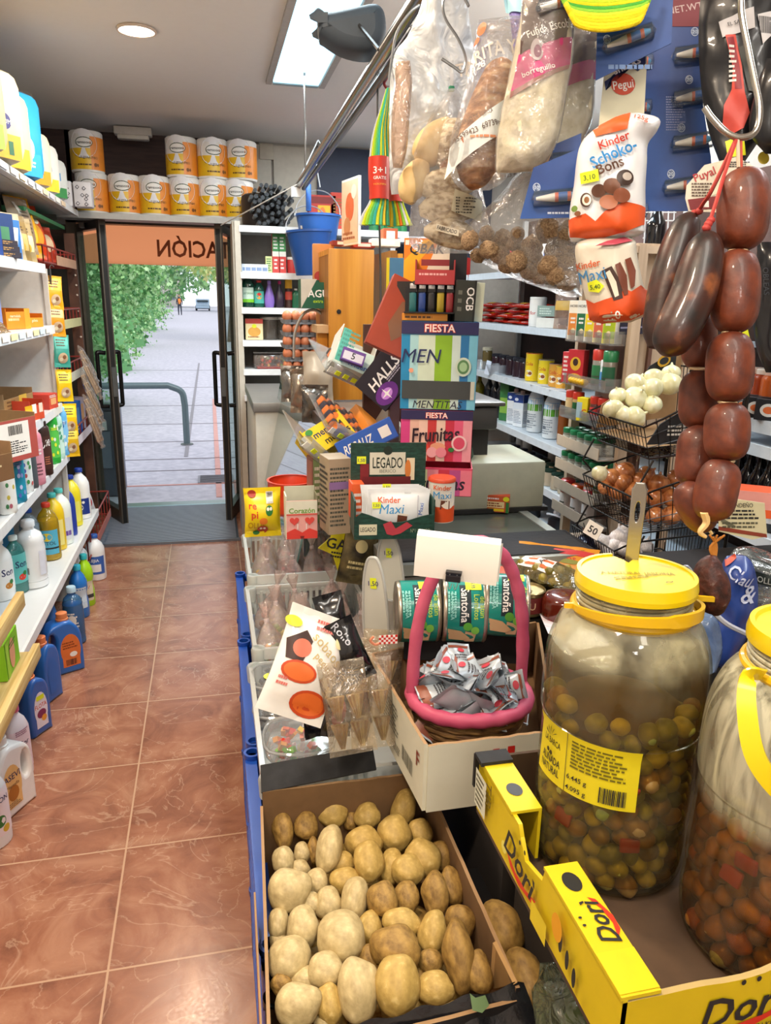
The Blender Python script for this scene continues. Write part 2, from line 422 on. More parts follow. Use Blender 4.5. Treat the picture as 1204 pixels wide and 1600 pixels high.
p=at(405,224,y=FY-.03); q=at(427,250,y=FY-.03); pn.box((p.x+q.x)/2,FY-.03,(p.z+q.z)/2,q.x-p.x,.02,p.z-q.z,M('#bdb5a4',.7),bev=.004)
pn.box(1.5,FY-.012,2.3,.85*1.6,.02,.74,M('#232d44',.6))
struct(pn.build('trim_1'))
alu=M('#6a6258',.4,.5); alud=M('#453f39',.4,.4)
fr=MB()
fr.box(-.905,FY,1.05,.07,.12,2.1,alu); fr.box(.2,FY,1.05,.06,.12,2.1,alu); fr.box(-.35,FY,2.12,1.17,.12,.07,alud); fr.box(-.35,FY+.03,.008,1.1,.1,.03,M('#8f9aa0',.3,.8))
fr.box(-1.02,FY-.01,1.0,.16,.06,2.0,alud)
struct(fr.build('trim_2'))
def leaf(name,hx,ang,wd,hs,hl):
 """leaf local: hinge at origin, width along -Y (into the shop)"""
 o=MB(); w=wd; h=2.06; t=.045; s=.05
 o.box(0,-w+s/2,h/2,t,s,h,alu); o.box(0,-s/2,h/2,t,s,h,alu); o.box(0,-w/2,h-s/2,t,w-2*s,s,alud); o.box(0,-w/2,.05,t,w-2*s,.1,alud)
 o.box(0,-w+.012,1.0,.028,.026,h,M('#171615',.5));
 r=struct(o.build(name,loc=(hx,FY-.03,.012),rot=(0,0,ang)))
 g=MB().box(0,-w/2,h/2,.008,w-2*s,h-.15,CL('#e8f2ee',.03,'#aab8b4',.03,gloss=.5)); g.build('glass_pane',r)
 for side in (-1,1):
  hd=MB(); x=side*.075; yy=-w+.08
  hd.tube(spl([(side*.02,yy,1.21),(x-.005*side,yy,1.215),(x,yy,1.19),(x,yy,1.1)],4)+spl([(x,yy,1.0),(x,yy,.9),(x,yy,.87),(x-.005*side,yy,.85),(side*.02,yy,.845)],4)[0:],.015,M('#1b1a1a',.25,.3),10)
  c=hd.build('handle',r); c['label']='black tubular pull handle'
 lk=MB().box(0,-w-.004,1.02,.03,.01,.2,M('#7b7f80',.35,.8)); lk.build('lock_plate',r)
 return r
leaf('door_1',-.87,26,.5,1,1)
leaf('door_2',.185,-12,.5,1,1)
def translucent(col,f=.65):
 m,nt,N,L,b=_new('translucent_film'); out=N['Material Output']; t=N.new('ShaderNodeBsdfTranslucent'); t.inputs[0].default_value=(*lin(col),1)
 b.inputs['Base Color'].default_value=(*lin(col),1); b.inputs['Roughness'].default_value=.5
 mx=N.new('ShaderNodeMixShader'); mx.inputs[0].default_value=f; L.new(b.outputs[0],mx.inputs[1]); L.new(t.outputs[0],mx.inputs[2]); L.new(mx.outputs[0],out.inputs[0]); return m
sg=MB(); sg.box(0,0,0,1.3,.012,.3,translucent('#ffcba8',.85))
f=plane_map((0,-.0065,0),(1,0,0),(0,0,1)); fm=lambda u,v,o:f(-u,v,o)     # mirrored
sg.art(fm,[('t','TACIÓN',-.275,-.028,.12,M('#b5562a',.6),{'w':.53,'b':.02})],.0008)
o=sg.build('fascia_sign',loc=(-.36,FY+.12,1.975)); tag(o,'orange fascia sign above the doorway, its lettering reading backwards from inside','sign')
mt=MB(); p0=at(155,852,z=.01); mt.box(-.33,5.44,.008,.93,.92,.016,M('#3a404c',.6))
for i in range(46): mt.box(-.33,5.0+i*.0195,.018,.9,.009,.006,M('#878e9c',.4))
mt.box(-.33,5.0-.02,.008,.95,.02,.018,M('#7f8894',.35,.6)); mt.box(-.33,5.9,.012,.98,.03,.022,M('#a9c3cf',.3,.6))
tag(mt.build('doormat'),'ribbed grey rubber doormat lying inside the shop doorway','doormat')
sk=MB(); x0,x1,y0,y1=.372,.606,1.6,4.31
glow=M('#bfeaff',.5,var=0,emit=1.5)
sk.box((x0+x1)/2,(y0+y1)/2,CEIL-.006,x1-x0,y1-y0,.01,glow)
fo=MB()
for (a,b,c,d) in ((x0-.02,y0,.04,0),(x1+.02,y0,.04,0)):
 fo.box(a,(y0+y1)/2,CEIL-.008,.03,y1-y0+.06,.016,M('#a7a39e',.7))
fo.box((x0+x1)/2,y1+.015,CEIL-.008,x1-x0,.03,.016,M('#8fa5aa',.7))
r=tag(fo.build('ceiling_light'),'long rectangular ceiling light glowing pale blue beside the hanging scale','ceiling light'); sk.build('diffuser',r)
p=at(213,45,z=CEIL)
r=MB().lathe([(.0,0),(.078,0),(.082,-.004),(.082,-.01),(.073,-.012)],M('#d8c6b4',.5),seg=32,cap=False).build('ceiling_light',loc=(p.x,p.y,CEIL))
MB().lathe([(.073,-.009),(.05,-.011),(0,-.012)],M('#fff0dc',.5,var=0,emit=9),seg=32,cap=False).build('diffuser',r)
tag(r,'small round recessed ceiling light glowing warm white','ceiling light')
p=at(207,195,y=5.7)
r=MB().box(0,0,0,.24,.09,.05,M('#d3cdc4',.5),bev=.008).build('emergency_light',loc=(p.x,5.7,CEIL-.03)); MB().box(0,-.0,-.035,.2,.07,.03,M('#e0d9cc',.3),bev=.008).build('lens',r)
tag(r,'small white emergency light box on the ceiling above the doorway','emergency light')
p=at(83,192,z=CEIL); r=MB().lathe([(.07,0),(.07,-.02),(.05,-.03),(0,-.032)],M('#bdb6ad',.6),seg=20).build('smoke_detector',loc=(-.98,5.0,CEIL)); tag(r,'round grey ceiling disc above the far end of the top shelf','detector')

# ---------------------------------------------------------------- outdoors
gm=MX('pavement','#aeaab6','#c9c4ce',14,.75,lo=.3,hi=.7,bump=.1)
pv=MB();
random.seed(3)
pv.box(0,81,-.05,120,150,.06,gm)
struct(pv.build('pavement'))
jm=M('#8f8a90',.9); jr=M('#cf9a92',.9)
jo=MB(); zt=-.018
for y in (7.35,7.9,8.9,10.2,12,14.5,18): jo.box(0,y,zt,6,.025,.006,jm)
jo.box(.02,9.5,zt,.05,6.5,.006,jr); jo.box(-.3,14,zt,.04,12,.006,jm); jo.box(-.3,6.75,zt,1.1,.03,.006,jr); jo.box(.18,6.4,zt,.05,.9,.006,jr)
struct(jo.build('trim_3'))
gr_=MB().box(0,0,0,.32,.3,.012,M('#8b8891',.6))
for i in range(7): gr_.box(0,-.12+i*.04,.008,.28,.018,.006,M('#6d6a73',.6))
p=at(337,746,z=0); tag(gr_.build('drain_cover',loc=(p.x,p.y,-.015)),'grey square drain cover set in the pavement outside','drain cover')
struct(MB().box(-15.2,48,-.01,22,80,.05,MX('verge','#5f8a3c','#93a35e',2,.9)).build('verge'))
struct(MB().box(0,104,-.008,120,18,.03,M('#a8a6b0',.8)).build('road'))
p=at(292,692,z=0)
rl=MB(); w=1.25; rl.tube([(w/2,0,0)]+spl([(w/2,0,.45),(w/2-.03,0,.6),(w/2-.17,0,.67)],5)+[(-w/2+.17,0,.67)]+spl([(-w/2+.17,0,.67),(-w/2+.03,0,.6),(-w/2,0,.45)],5)+[(-w/2,0,0)],.036,M('#5a6a6e',.4,.3),12)
rl.lathe([(.07,0),(.07,.012),(.03,.02)],M('#6b6f70',.5,.4),X=T(w/2),seg=14); rl.lathe([(.07,0),(.07,.012),(.03,.02)],M('#6b6f70',.5,.4),X=T(-w/2),seg=14)
tag(rl.build('bike_rail',loc=(p.x-w/2,p.y,-.02)),'grey green tubular steel bike rail bent into a hoop on the pavement outside','rail')
bn=MB(); bn.box(0,0,.36,.34,.3,.72,M('#585c6a',.45),bev=.02)
bn.box(0,-.16,.4,.2,.02,.3,M('#7d8796',.4)); bn.box(0,-.0,.735,.36,.32,.03,M('#484b58',.4),bev=.01)
r=bn.build('litter_bin',loc=(-.93,6.55,-.02)); tag(r,'dark grey litter bin standing outside against the left door leaf','bin')
MB().box(.02,-.16,.6,.12,.012,.07,M('#e6e6e2',.5)).build('notice_sticker',r)
def tree(name,x,y,h,tr,crown,label,leafm,seed,cat='tree',z0=1.4,n=900,ls=.16,droop=0,trunkm=None,gaps=.0):
 R=random.Random(seed); root=thing(name,label,cat,(x,y,-.03),group='trees outside the shop')
 tm=trunkm or MX('bark','#5d4c40','#8c7a69',12,.9,bump=.5)
 t=MB(); pts=[(0,0,0),(.1*h/5,0,h*.3),(-.05*h,.02,h*.55),(.03*h,0,h*.85)]
 t.tube(spl(pts,4),tr,tm,9,r2=tr*.35)
 for i in range(7):
  a=R.uniform(0,6.28); z=h*R.uniform(.3,.7); L=h*R.uniform(.2,.4); q=(cos(a)*L,sin(a)*L,z+L*R.uniform(.2,.9))
  t.tube(spl([(0,0,z),(q[0]*.4,q[1]*.4,z+.4*(q[2]-z)+.1),q],4),tr*.4,tm,6,r2=tr*.1)
 t.build('trunk',root)
 c=MB()
 for i in range(n):
  for _ in range(20):
   p=V((R.uniform(-1,1),R.uniform(-1,1),R.uniform(-1,1)))
   if .35<p.length<1 and noise.noise(p*2.3+V((seed,0,0)))>-.12+gaps: break
  p=V((p.x*crown[0],p.y*crown[0],z0+crown[1]*(p.z+1)/2-droop*R.random()))
  m=leafm[R.randrange(len(leafm))]
  X=Matrix.Translation(p)@Euler((R.uniform(0,6),R.uniform(0,6),R.uniform(0,6))).to_matrix().to_4x4()
  s_=ls*R.uniform(.6,1.3)
  for k in range(3):
   a=R.uniform(-1.2,1.2); dx,dy=s_*cos(a),s_*sin(a)
   c.raw([(0,0,0),(dx*.5-dy*.22,dy*.5+dx*.22,.02),(dx,dy,0),(dx*.5+dy*.22,dy*.5-dx*.22,-.02)],[(0,1,2,3)],m,X)
 c.build('foliage',root); return root
gA=[M('#7fb56a',.6),M('#9cca84',.6),M('#b8dca0',.6),M('#5f9a5c',.7)]
gB=[M('#b4cc78',.6),M('#d6dc90',.6),M('#ecdf98',.6),M('#9cc06c',.6)]
gC=[M('#8fb884',.6),M('#b0cfa0',.6),M('#76a274',.6)]
tree('conifer_tree',-1.75,11.0,5,.07,(1.2,4.0),'light green drooping conifer nearest the door outside on the left',gA,5,z0=.55,n=9000,ls=.062,droop=.3)
tree('street_tree',-4.6,24,7,.22,(2.1,4.6),'leaning grey trunked street tree behind the conifer',gC,11,z0=1.9,n=4200,ls=.12,gaps=.05)
tree('street_tree',-4.4,38,8.5,.17,(4.2,7.2),'broad street tree with bare twisting branches in the middle of the doorway view',gC+[M('#9a8f6a',.7)],17,z0=2.7,n=2600,ls=.26,gaps=.1)
tree('street_tree',.75,30,8,.12,(2.5,5.4),'yellow green autumn tree at the right of the doorway view',gB,23,z0=2.1,n=4200,ls=.17)
tree('street_tree',4.5,90,11,.3,(6.0,9.0),'pale olive tree beyond the yellow green one along the path',gB+gC,29,z0=2.4,n=2400,ls=.5)
tree('street_tree',-11,76,9,.3,(6.8,9.0),'distant hazy green tree far along the left verge',gC,31,z0=.6,n=2400,ls=.5)
tree('street_tree',-7.8,55,9,.3,(4.2,9.0),'dense mid green tree between the leaning tree and the distant ones',gC,37,z0=.9,n=2200,ls=.4)
tree('street_tree',15,124,12,.3,(9,12),'dark green tree standing beyond the road on the right',gC,41,z0=1,n=2200,ls=.8)
tree('street_tree',-8,132,12,.3,(11,12),'dark green tree standing beyond the road in the centre',gC+gA,43,z0=1,n=2600,ls=.8)
R=random.Random(9)
for i,(x,y,w,h,lb) in enumerate(((-2.0,9.6,.6,.7,'low trimmed green hedge clump beside the door handle'),(-3.2,14,1.0,.9,'low leafy shrub behind the bin outside'),(-2.9,22,.9,1.0,'rounded shrub on the verge under the leaning tree'),(-2.3,12.4,.8,1.5,'tall bushy shrub just behind the conifer'),(-2.7,18,1.2,1.9,'broad hedge clump along the left side of the path'),(-3.4,27,1.6,2.2,'dark hedge clump halfway along the path'),(-4.4,40,2.3,2.7,'distant hedge clump on the left of the path'),(-6.8,62,4,3.4,'farthest hedge clump on the left of the path'),(7.0,70,4.5,3.4,'hedge clump at the far right of the path'))):
 c=MB()
 for k in range(int(900*max(1,w))):
  a=R.uniform(0,6.28); ph=R.uniform(0,pi/2); q=V((cos(a)*cos(ph)*w,sin(a)*cos(ph)*w,sin(ph)*h))*R.uniform(.75,1.05)
  X=Matrix.Translation(q)@Euler((R.uniform(0,6),R.uniform(0,6),R.uniform(0,6))).to_matrix().to_4x4(); s_=.075*max(1,w*.8)
  c.raw([(0,0,0),(s_*.5,s_*.3,.01),(s_,0,0),(s_*.5,-s_*.3,0)],[(0,1,2,3)],gA[k%4],X)
 c.ball((0,0,0),(w*.8,w*.8,h*.85),gA[3],seg=12,rings=8)
 tag(c.build('shrub',loc=(x,y,-.02)),lb,'shrub','shrubs outside the door')
def facade(x,y,w,h,col,lb,seed,ry=0):
 root=thing('apartment_block',lb,'building',(x,y,0),(0,0,ry)); MB().box(0,0,h/2,w,6,h,M(col,.8)).build('wall',root)
 for i in range(int(w/2.4)):
  for j in range(int(h/3)):
   wn=MB(); wn.box(-w/2+1.3+i*2.4,-3.02,1.8+j*3,1.2,.08,1.4,M('#8d96a3',.3)); wn.build('window',root)
facade(-16,150,22,13,'#d8cfc8','pale apartment block far beyond the trees on the left',1)
facade(16,156,22,15,'#cfc4bb','pale apartment block far away at the right of the path',2)
def car(x,y,col,lb,rz=0,nm='parked_car'):
 root=thing(nm,lb,'car',(x,y,0),(0,0,rz),group='cars along the road'); b=MB(); cm=M(col,.25,.2,coat=.5)
 prof=[(-2.0,.25),(-2.05,.6),(-1.9,.85),(-1.2,.95),(-.7,1.4),(.7,1.42),(1.35,.98),(1.95,.85),(2.05,.5),(2.0,.25)]
 b.solid([smooth_loop(prof,3)],.82,.12,cm,X=Matrix.Rotation(pi/2,4,'X')@I4); b.build('body',root)
 g=MB().solid([[(-1.1,.95),(-.62,1.33),(.62,1.35),(1.2,.96)]],.835,.03,M('#2b3640',.15),X=Matrix.Rotation(pi/2,4,'X')); g.box(0,0,1.16,2.25,1.4,.3,M('#39454f',.15),bev=.1); g.build('windows',root)
 for sx in (-1.25,1.25):
  for sy in (-.78,.78):
   MB().lathe([(.32,-.1),(.34,0),(.32,.1)],M('#222226',.7),X=T(sx,sy,.32,90),seg=16).build('wheel',root)
car(-.7,100,'#8fa3b8','blue grey car driving on the road at the end of the path',90,'car')
def person(x,y,lb):
 root=thing('person',lb,'person',(x,y,0)); me=bpy.data.meshes.new('body');
 P=[(0,0,.95),(0,0,1.2),(0,0,1.42),(0,0,1.52),(0,-.02,1.66),(.1,0,.9),(.13,-.08,.5),(.13,.05,.06),(.13,-.08,.03),(-.1,0,.9),(-.12,.1,.5),(-.12,.2,.08),(-.12,.08,.03),(.19,0,1.4),(.26,.02,1.13),(.24,-.12,.9),(-.19,0,1.4),(-.26,-.02,1.13),(-.24,-.14,.92)]
 Eg=[(0,1),(1,2),(2,3),(3,4),(0,5),(5,6),(6,7),(7,8),(0,9),(9,10),(10,11),(11,12),(2,13),(13,14),(14,15),(2,16),(16,17),(17,18)]
 rr=[.15,.15,.14,.06,.1,.1,.07,.05,.05,.1,.07,.05,.05,.07,.05,.035,.07,.05,.035]
 me.from_pydata(P,Eg,[]); o=bpy.data.objects.new('body',me); S.collection.objects.link(o); o.parent=root
 sk_=o.modifiers.new('s','SKIN');
 for v,r in zip(me.skin_vertices[0].data if me.skin_vertices else [],rr): v.radius=(r,r)
 o.modifiers.new('b','SUBSURF').levels=1; me.materials.append(M('#3a3d4a',.8))
 if not me.skin_vertices: pass
 b=MB(); b.lathe([(.17,0),(.19,.2),(.18,.42),(.1,.5)],M('#f08a3a',.7),X=T(0,0,.98),seg=14,sy=.75,cap=False); b.build('vest',root)
 MB().ball((0,-.02,1.7),(.085,.1,.12),M('#b98d72',.6)).build('head',root); MB().ball((0,.01,1.74),(.09,.1,.1),M('#2f2723',.8)).build('hair',root)
person(-2.6,74,'person in an orange vest walking far off along the pavement')

for x,y in ((.25,-.55),(1.55,2.7),(-.2,-1.1)):  # globes added to house the unseen ceiling fill lights, not shop fittings
 r=MB().lathe([(.03,.03),(.03,.35),(.06,.37),(.06,.378)],'#c8c8c8',seg=16).build('added_fill_globe',loc=(x,y,2.3)); MB().ball((0,0,0),.09,CL('#ffffff',.25,'#ffffff',.1),seg=20,rings=12).build('fill_globe_shell',r); tag(r,{.25:'added fill light globe, unseen over the near end of the counter',1.55:'added fill light globe, hidden between counter and wall shelves',-.2:'added fill light globe, unseen over the rear of the aisle'}[x],'lamp')
# ================================================================ PRODUCT BUILDERS
YL=M('#e6f02a',.5,var=0)          # fluorescent price sticker
def price(f,u,v,w=.022,h=.014,parent=None,rot=0):
 b=MB(); a=rad(rot); c,s_=cos(a),sin(a)
 g=lambda x,y,o:f(u+x*c-y*s_,v+x*s_+y*c,o)
 b.art(g,[('r',-w/2,-h/2,w/2,h/2,YL,(3,2)),('t','1,50',0,0,h*.45,M('#30306a',.6))],.0012)
 o=b.build('price_sticker',parent); o['label']='yellow fluorescent price sticker'; return o
def smooth_prof(pts,n=3): return [(max(0,p[0]),p[1]) for p in spl(pts,n)]
def bottle(name,h,r,col,cap,label=None,cat='bottle',shape='round',sy=1.,art=None,lab=(.25,.65),lcol=None,rough=.35,cap_r=None,cap_h=None,clear=False,liq=None,lspan=1.1,seg=20):
 """body mesh with cap and label as children; profile by shape"""
 P={'round':[(.85,0),(.97,.01),(1,.04),(1,.62),(.97,.7),(.75,.8),(.42,.87),(.33,.9),(.33,.94)],
  'wine':[(.9,0),(1,.02),(1,.55),(.95,.62),(.6,.7),(.36,.77),(.33,.85),(.33,.96)],
  'shampoo':[(.85,0),(1,.02),(1,.1),(1,.78),(.92,.86),(.7,.9),(.6,.91)],
  'bulb':[(.7,0),(.85,.03),(1,.2),(.98,.35),(.75,.55),(.42,.75),(.3,.85),(.28,.9)],
  'waist':[(.9,0),(1,.03),(1,.3),(.86,.4),(.84,.46),(1,.56),(.97,.68),(.7,.8),(.4,.87),(.36,.92)],
  'jarp':[(.93,0),(1,.02),(1,.05),(1,.76),(.95,.82),(.84,.86),(.84,.88)],
  'can':[(.95,0),(1,.02),(.98,.05),(.98,.93),(1,.97),(.95,1.0)],
  'ribbed':[(.9,0),(1,.02),(1,.08),(.95,.1),(1,.12),(.95,.15),(1,.18),(1,.6),(.94,.66),(.97,.7),(.8,.8),(.4,.86),(.38,.92)]}[shape]
 prof=[(a*r,b*h) for a,b in P]
 b=MB(); bm=CL(col,.25,col,.08) if clear else (col if not isinstance(col,str) else M(col,rough,var=.02,coat=.3))
 b.lathe(prof,bm,seg=seg,sy=sy)
 o=b.build(name)
 if clear and liq:
  MB().lathe([(a*r*.93,max(.004,z*h)) for a,z in P if z<.72],M(liq,.2,var=.02),seg=seg,sy=sy).build('contents',o)
 if cap:
  cr=cap_r or prof[-1][0]*1.25; z0=prof[-1][1]-.004; ch=cap_h or (h-z0)
  MB().lathe([(cr,z0),(cr,z0+ch*.8),(cr*.85,z0+ch),(0,z0+ch)],M(cap,.35,var=.02),seg=16,sy=1 if sy>.7 else .8).build('cap',o)
 if label is not None or art:
  def R(v):
   z=v
   for (a,za),(c,zc) in zip(prof,prof[1:]):
    if za<=z<=zc and zc>za: return a+(c-a)*(z-za)/(zc-za)
   return r
  f=cyl_map(R,1,sy); z0,z1=lab[0]*h,lab[1]*h; w=r*lspan
  its=[]
  if lcol: its.append(('r',-w,z0,w,z1,M(lcol,.4,var=.02),(14,6)))
  if art: its+=[tuple(x) for x in art(w,z0,z1)]
  if its: MB().art(f,its,.0006).build('printed_label',o)
 return o
def carton(name,w,d,h,cols,art=None,side=None,top=None,open_top=0,label=None,wall=.003):
 """printed cardboard box; local: x width, front at -y, z up. cols=(body,front)"""
 b=MB(); body=cols[0] if not isinstance(cols[0],str) else M(cols[0],.55); fr=cols[1] if not isinstance(cols[1],str) else M(cols[1],.5)
 if open_top:
  b.box(0,0,wall/2,w,d,wall,body); t=wall
  b.box(-w/2+t/2,0,h/2,t,d,h,body); b.box(w/2-t/2,0,h/2,t,d,h,body); b.box(0,d/2-t/2,h/2,w-2*t,t,h,body); b.box(0,-d/2+t/2,h/2*open_top,w-2*t,t,h*open_top,body)
  hf=h*open_top
 else:
  b.box(0,0,h/2,w,d,h,body,bev=.0012); hf=h
 f=plane_map((0,-d/2,0),(1,0,0),(0,0,1))
 b.art(f,[('r',-w/2+.001,.001,w/2-.001,hf-.001,fr)]+(art or []),.0003)
 if side:
  g=plane_map((w/2,0,0),(0,1,0),(0,0,1)); b.art(g,side,.0005)
  g2=plane_map((-w/2,0,0),(0,-1,0),(0,0,1)); b.art(g2,side,.0005)
 if top:
  b.art(plane_map((0,0,h),(1,0,0),(0,1,0)),top,.0005)
 return b.build(name)
def pouch_map(w,h,t,wr=.003,seed=0,flat=.12):
 """front face of a filled pouch: u in -w/2..w/2, v in 0..h ; returns f(u,v,off) front and back"""
 def bul(u,v):
  a=max(0,1-(2*u/w)**2); q=max(0,min(1,(v/h-flat)/(.5-flat))) if v<h/2 else max(0,min(1,((1-v/h)-flat)/(.5-flat)))
  e=a**.5*math.sin(q*pi/2)**.7 if q>0 else 0
  return t/2*e+wr*noise.noise(V((u*28,v*22,seed*3.7)))*(1.2-e*.4)+.0006
 pin=lambda v:1-.0*v
 F=lambda u,v,o:V((u*(1-.06*math.sin(pi*min(1,max(0,v/h)))),-bul(u,v)-o,v))
 B=lambda u,v,o:V((u*(1-.06*math.sin(pi*min(1,max(0,v/h)))),bul(u,v+9e-5)+o,v))
 return F,B
def pouch(name,w,h,t,col,art=None,seed=0,wr=.003,rough=.3,back=None,nu=14,nv=18):
 F,B=pouch_map(w,h,t,wr,seed); b=MB(); b.tess=1; m=col if not isinstance(col,str) else M(col,rough,var=.03)
 b.sheet(lambda u,v:F((u-.5)*w,v*h,0),nu,nv,m); b.sheet(lambda u,v:B((.5-u)*w,v*h,0),nu,nv,back or m)
 if art: b.art(F,art,.0006)
 return b.build(name)
CARD=M('#a5835c',.8,scale=60); CARDW=M('#e5e2d6',.7); PAPER=M('#f2efe8',.8,var=.01)
BK=M('#222226',.6,var=0); WH=M('#f4f2ee',.5,var=0); RED=M('#c8281e',.5,var=0); NAVY=M('#1f2a5c',.5,var=0); GRN=M('#2f7a3a',.5,var=0)
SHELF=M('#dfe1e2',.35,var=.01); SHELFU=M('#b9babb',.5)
# ================================================================ LEFT SHELVING
XF=-.74
sh=thing('shelving_unit','tall white metal shelving unit along the left wall full of household products','shelf',(0,0,0))
def lshelf(z,y1,x=XF,th=.028,y0=2.05):
 b=MB(); b.box((x-1.18)/2,(y0+y1)/2,z-th/2,-1.18-x,y1-y0,th,SHELF);
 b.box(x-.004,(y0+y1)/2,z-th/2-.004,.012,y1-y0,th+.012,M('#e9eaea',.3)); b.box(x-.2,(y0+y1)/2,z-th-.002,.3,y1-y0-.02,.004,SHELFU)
 return b.build('shelf',sh)
lshelf(.365,4.6,-.70); lshelf(.81,4.08); lshelf(1.075,4.03); lshelf(1.455,4.03); lshelf(1.735,3.95,th=.03); lshelf(2.095,5.2,x=-.755,th=.022)
pnl=MB(); pnl.box(-.97,4.07,.86,.42,.02,1.72,M('#d9d3cc',.5)); pnl.box(-.765,4.065,.86,.02,.03,1.72,M('#cfc9c2',.4));
pnl.build('end_panel',sh)
MB().box(-1.185,3.07,1.1,.02,2.04,2.1,M('#b9b2aa',.6)).build('back_panel',sh)
for y in (2.15,3.1): MB().box(-1.16,y,1.1,.035,.04,2.2,SHELF).build('upright',sh)
ps=MB()
for i in range(16): ps.box(-.7335+.0,1.9+i*.13,1.44,.002,.1,.024,[PAPER,M('#f0e7b0',.6),M('#d5e6ea',.6)][i%3])
ps.build('price_strip',sh); ps=MB()
for i in range(14): ps.box(-.7485,2.6+i*.16,2.08,.002,.11,.024,[PAPER,M('#f2d9b8',.6),M('#e0dfe8',.6)][i%3])
ps.build('price_strip',sh)

def art_txt(*lines,cols=None):
 def f(w,z0,z1):
  out=[]; n=len(lines); H=(z1-z0)/n
  for i,l in enumerate(lines):
   c=(cols[i] if cols else BK)
   if l: out.append(('t',l,0,z1-H*(i+.5),H*.5,c,{'mw':w*1.5}))
  return out
 return f
def flo(px,py,dx=0): p=at(px,py,z=0); return (p.x+dx,p.y,0)
def jug(name,w,d,h,col,cap,lab,labcol,art=None,hole=True,rz=0,handle='right'):
 """flat detergent jug with a moulded grip; local x = width, thickness d"""
 k=1 if handle=='right' else -1
 ol=[(-.5,0),(-.5,.4),(-.46,.68),(-.28,.84),(-.12,.88),(.02,.87),(.3,.82),(.46,.7),(.5,.5),(.5,0)]
 ol=[(k*a*w,b*h) for a,b in ol];
 loops=[smooth_loop([(k*-.46*w,0)]+[(k*-.5*w,.06*h)]+ol[1:-1]+[(k*.5*w,.06*h),(k*.46*w,0),(k*.15*w,0),(-k*.15*w,0)],3)]
 if hole: loops.append([V((k*(.27+.1*cos(a))*w,(.55+.17*sin(a))*h)) for a in [i*pi/7 for i in range(14)]][::-1])
 b=MB(); b.solid(loops,d/2,min(d*.3,.012),M(col,.3,var=.03,coat=.4),X=Matrix.Rotation(pi/2,4,'X'))
 o=b.build(name)
 MB().lathe([(.022,h*.84),(.026,h*.86),(.026,h*.9),(.021,h*.91),(.023,h*.915),(.023,h*.99),(.018,h),(0,h)],M(cap,.35),X=T(-.12*w*k*0+(-.1*w*k),0,0),seg=16).build('cap',o)
 f=plane_map((-.02*w*k,-d/2,0),(1,0,0),(0,0,1)); lb=MB(); lw=w*.62 if not hole else w*.5; cx=-.14*w*k if hole else 0
 its=[('e',cx,h*.4,lw*.52,h*.27,M(labcol,.4)),('r',cx-lw*.45,h*.12,cx+lw*.45,h*.5,M(labcol,.4))]
 if art: its+=art(cx,lw,h)
 lb.art(f,its,.0008); lb.art(lambda u,v,o_:f(-u,v,o_)+V((0,d+2*o_,0)) if 0 else V((u-.02*w*k,d/2+o_,v)),its[:2],.0008); lb.build('printed_label',o)
 return o
o=bottle('cleaner_bottle',.27,.052,'#eef0f2','#f0f0f2',sy=.7,lab=(.15,.72),lcol='#f3e7ee',shape='round',art=lambda w,a,b:[('e',.0,.09,.02,.02,'#3a7a3a'),('e',.018,.06,.013,.013,'#d8b23a'),('t','JABON',0,.16,.018,NAVY)])
o.location=flo(-6,1318); o.rotation_euler=(0,0,rad(50)); tag(o,'white cleaner bottle with a floral label, nearest the camera on the floor','bottle')
o=jug('detergent_jug',.15,.08,.27,'#f2f0ee','#f0eeea','',"#f0c07a",lambda c,w,h:[('t','ASEVI',c,h*.52,.022,NAVY,{'mw':w*.9}),('e',c,h*.3,w*.3,h*.1,'#b8722c'),('t','Marsella',c,h*.41,.012,'#7a4a2a'),('l',c-w*.4,h*.13,c+w*.4,h*.2,3,'#9a7a5a')],handle='right')
o.location=flo(18,1262); o.rotation_euler=(0,0,rad(62)); tag(o,'big white detergent jug with an orange and cream label, under the wooden rail','bottle')
o=bottle('cleaner_bottle',.27,.048,'#f0e6ec','#d86a8a',sy=.65,lab=(.12,.7),lcol='#f4dfe8',art=lambda w,a,b:[('e',0,.07,.024,.03,'#d84a5a'),('t','flor',0,.14,.02,NAVY),('l',-.03,.17,.03,.19,3,'#a06a8a')])
o.location=flo(34,1212); o.rotation_euler=(0,0,rad(60)); tag(o,'pinkish white cleaner bottle between the white jug and the blue bottles','bottle')
o=jug('softener_bottle',.1,.08,.26,'#2f62b4','#e07a3a','','#e8e2f0',lambda c,w,h:[('t','FLOTA',c,h*.46,.018,'#c83a2a',{'mw':w*.9}),('e',c,h*.33,w*.35,h*.07,'#8a2f5a'),('e',c+.01,h*.25,w*.2,h*.05,'#e8a03a'),('r',c-w*.3,h*.55,c+w*.3,h*.62,YL)],hole=False)
o.location=flo(56,1142); o.rotation_euler=(0,0,rad(58)); tag(o,'dark blue softener bottle with a violet and white oval label','bottle')
o=jug('detergent_jug',.1,.08,.28,'#2b66b8','#d97a4a','','#2b66b8',hole=False)
o.location=flo(75,1090); o.rotation_euler=(0,0,rad(64)); tag(o,'slim plain blue detergent bottle standing in front of the handled blue jug','bottle');
o=jug('detergent_jug',.165,.085,.275,'#2a6cc0','#dd8450','','#e0763a',lambda c,w,h:[('l',c-w*.4,h*.42,c+w*.4,h*.55,3,'#8a3f1a'),('bar',c-w*.3,h*.14,c+w*.25,h*.24,BK),('e',c+.01,h*.32,.016,.012,WH)],handle='left')
o.location=flo(99,1048); o.rotation_euler=(0,0,rad(30)); tag(o,'large blue detergent jug with a hollow grip and orange label','bottle')
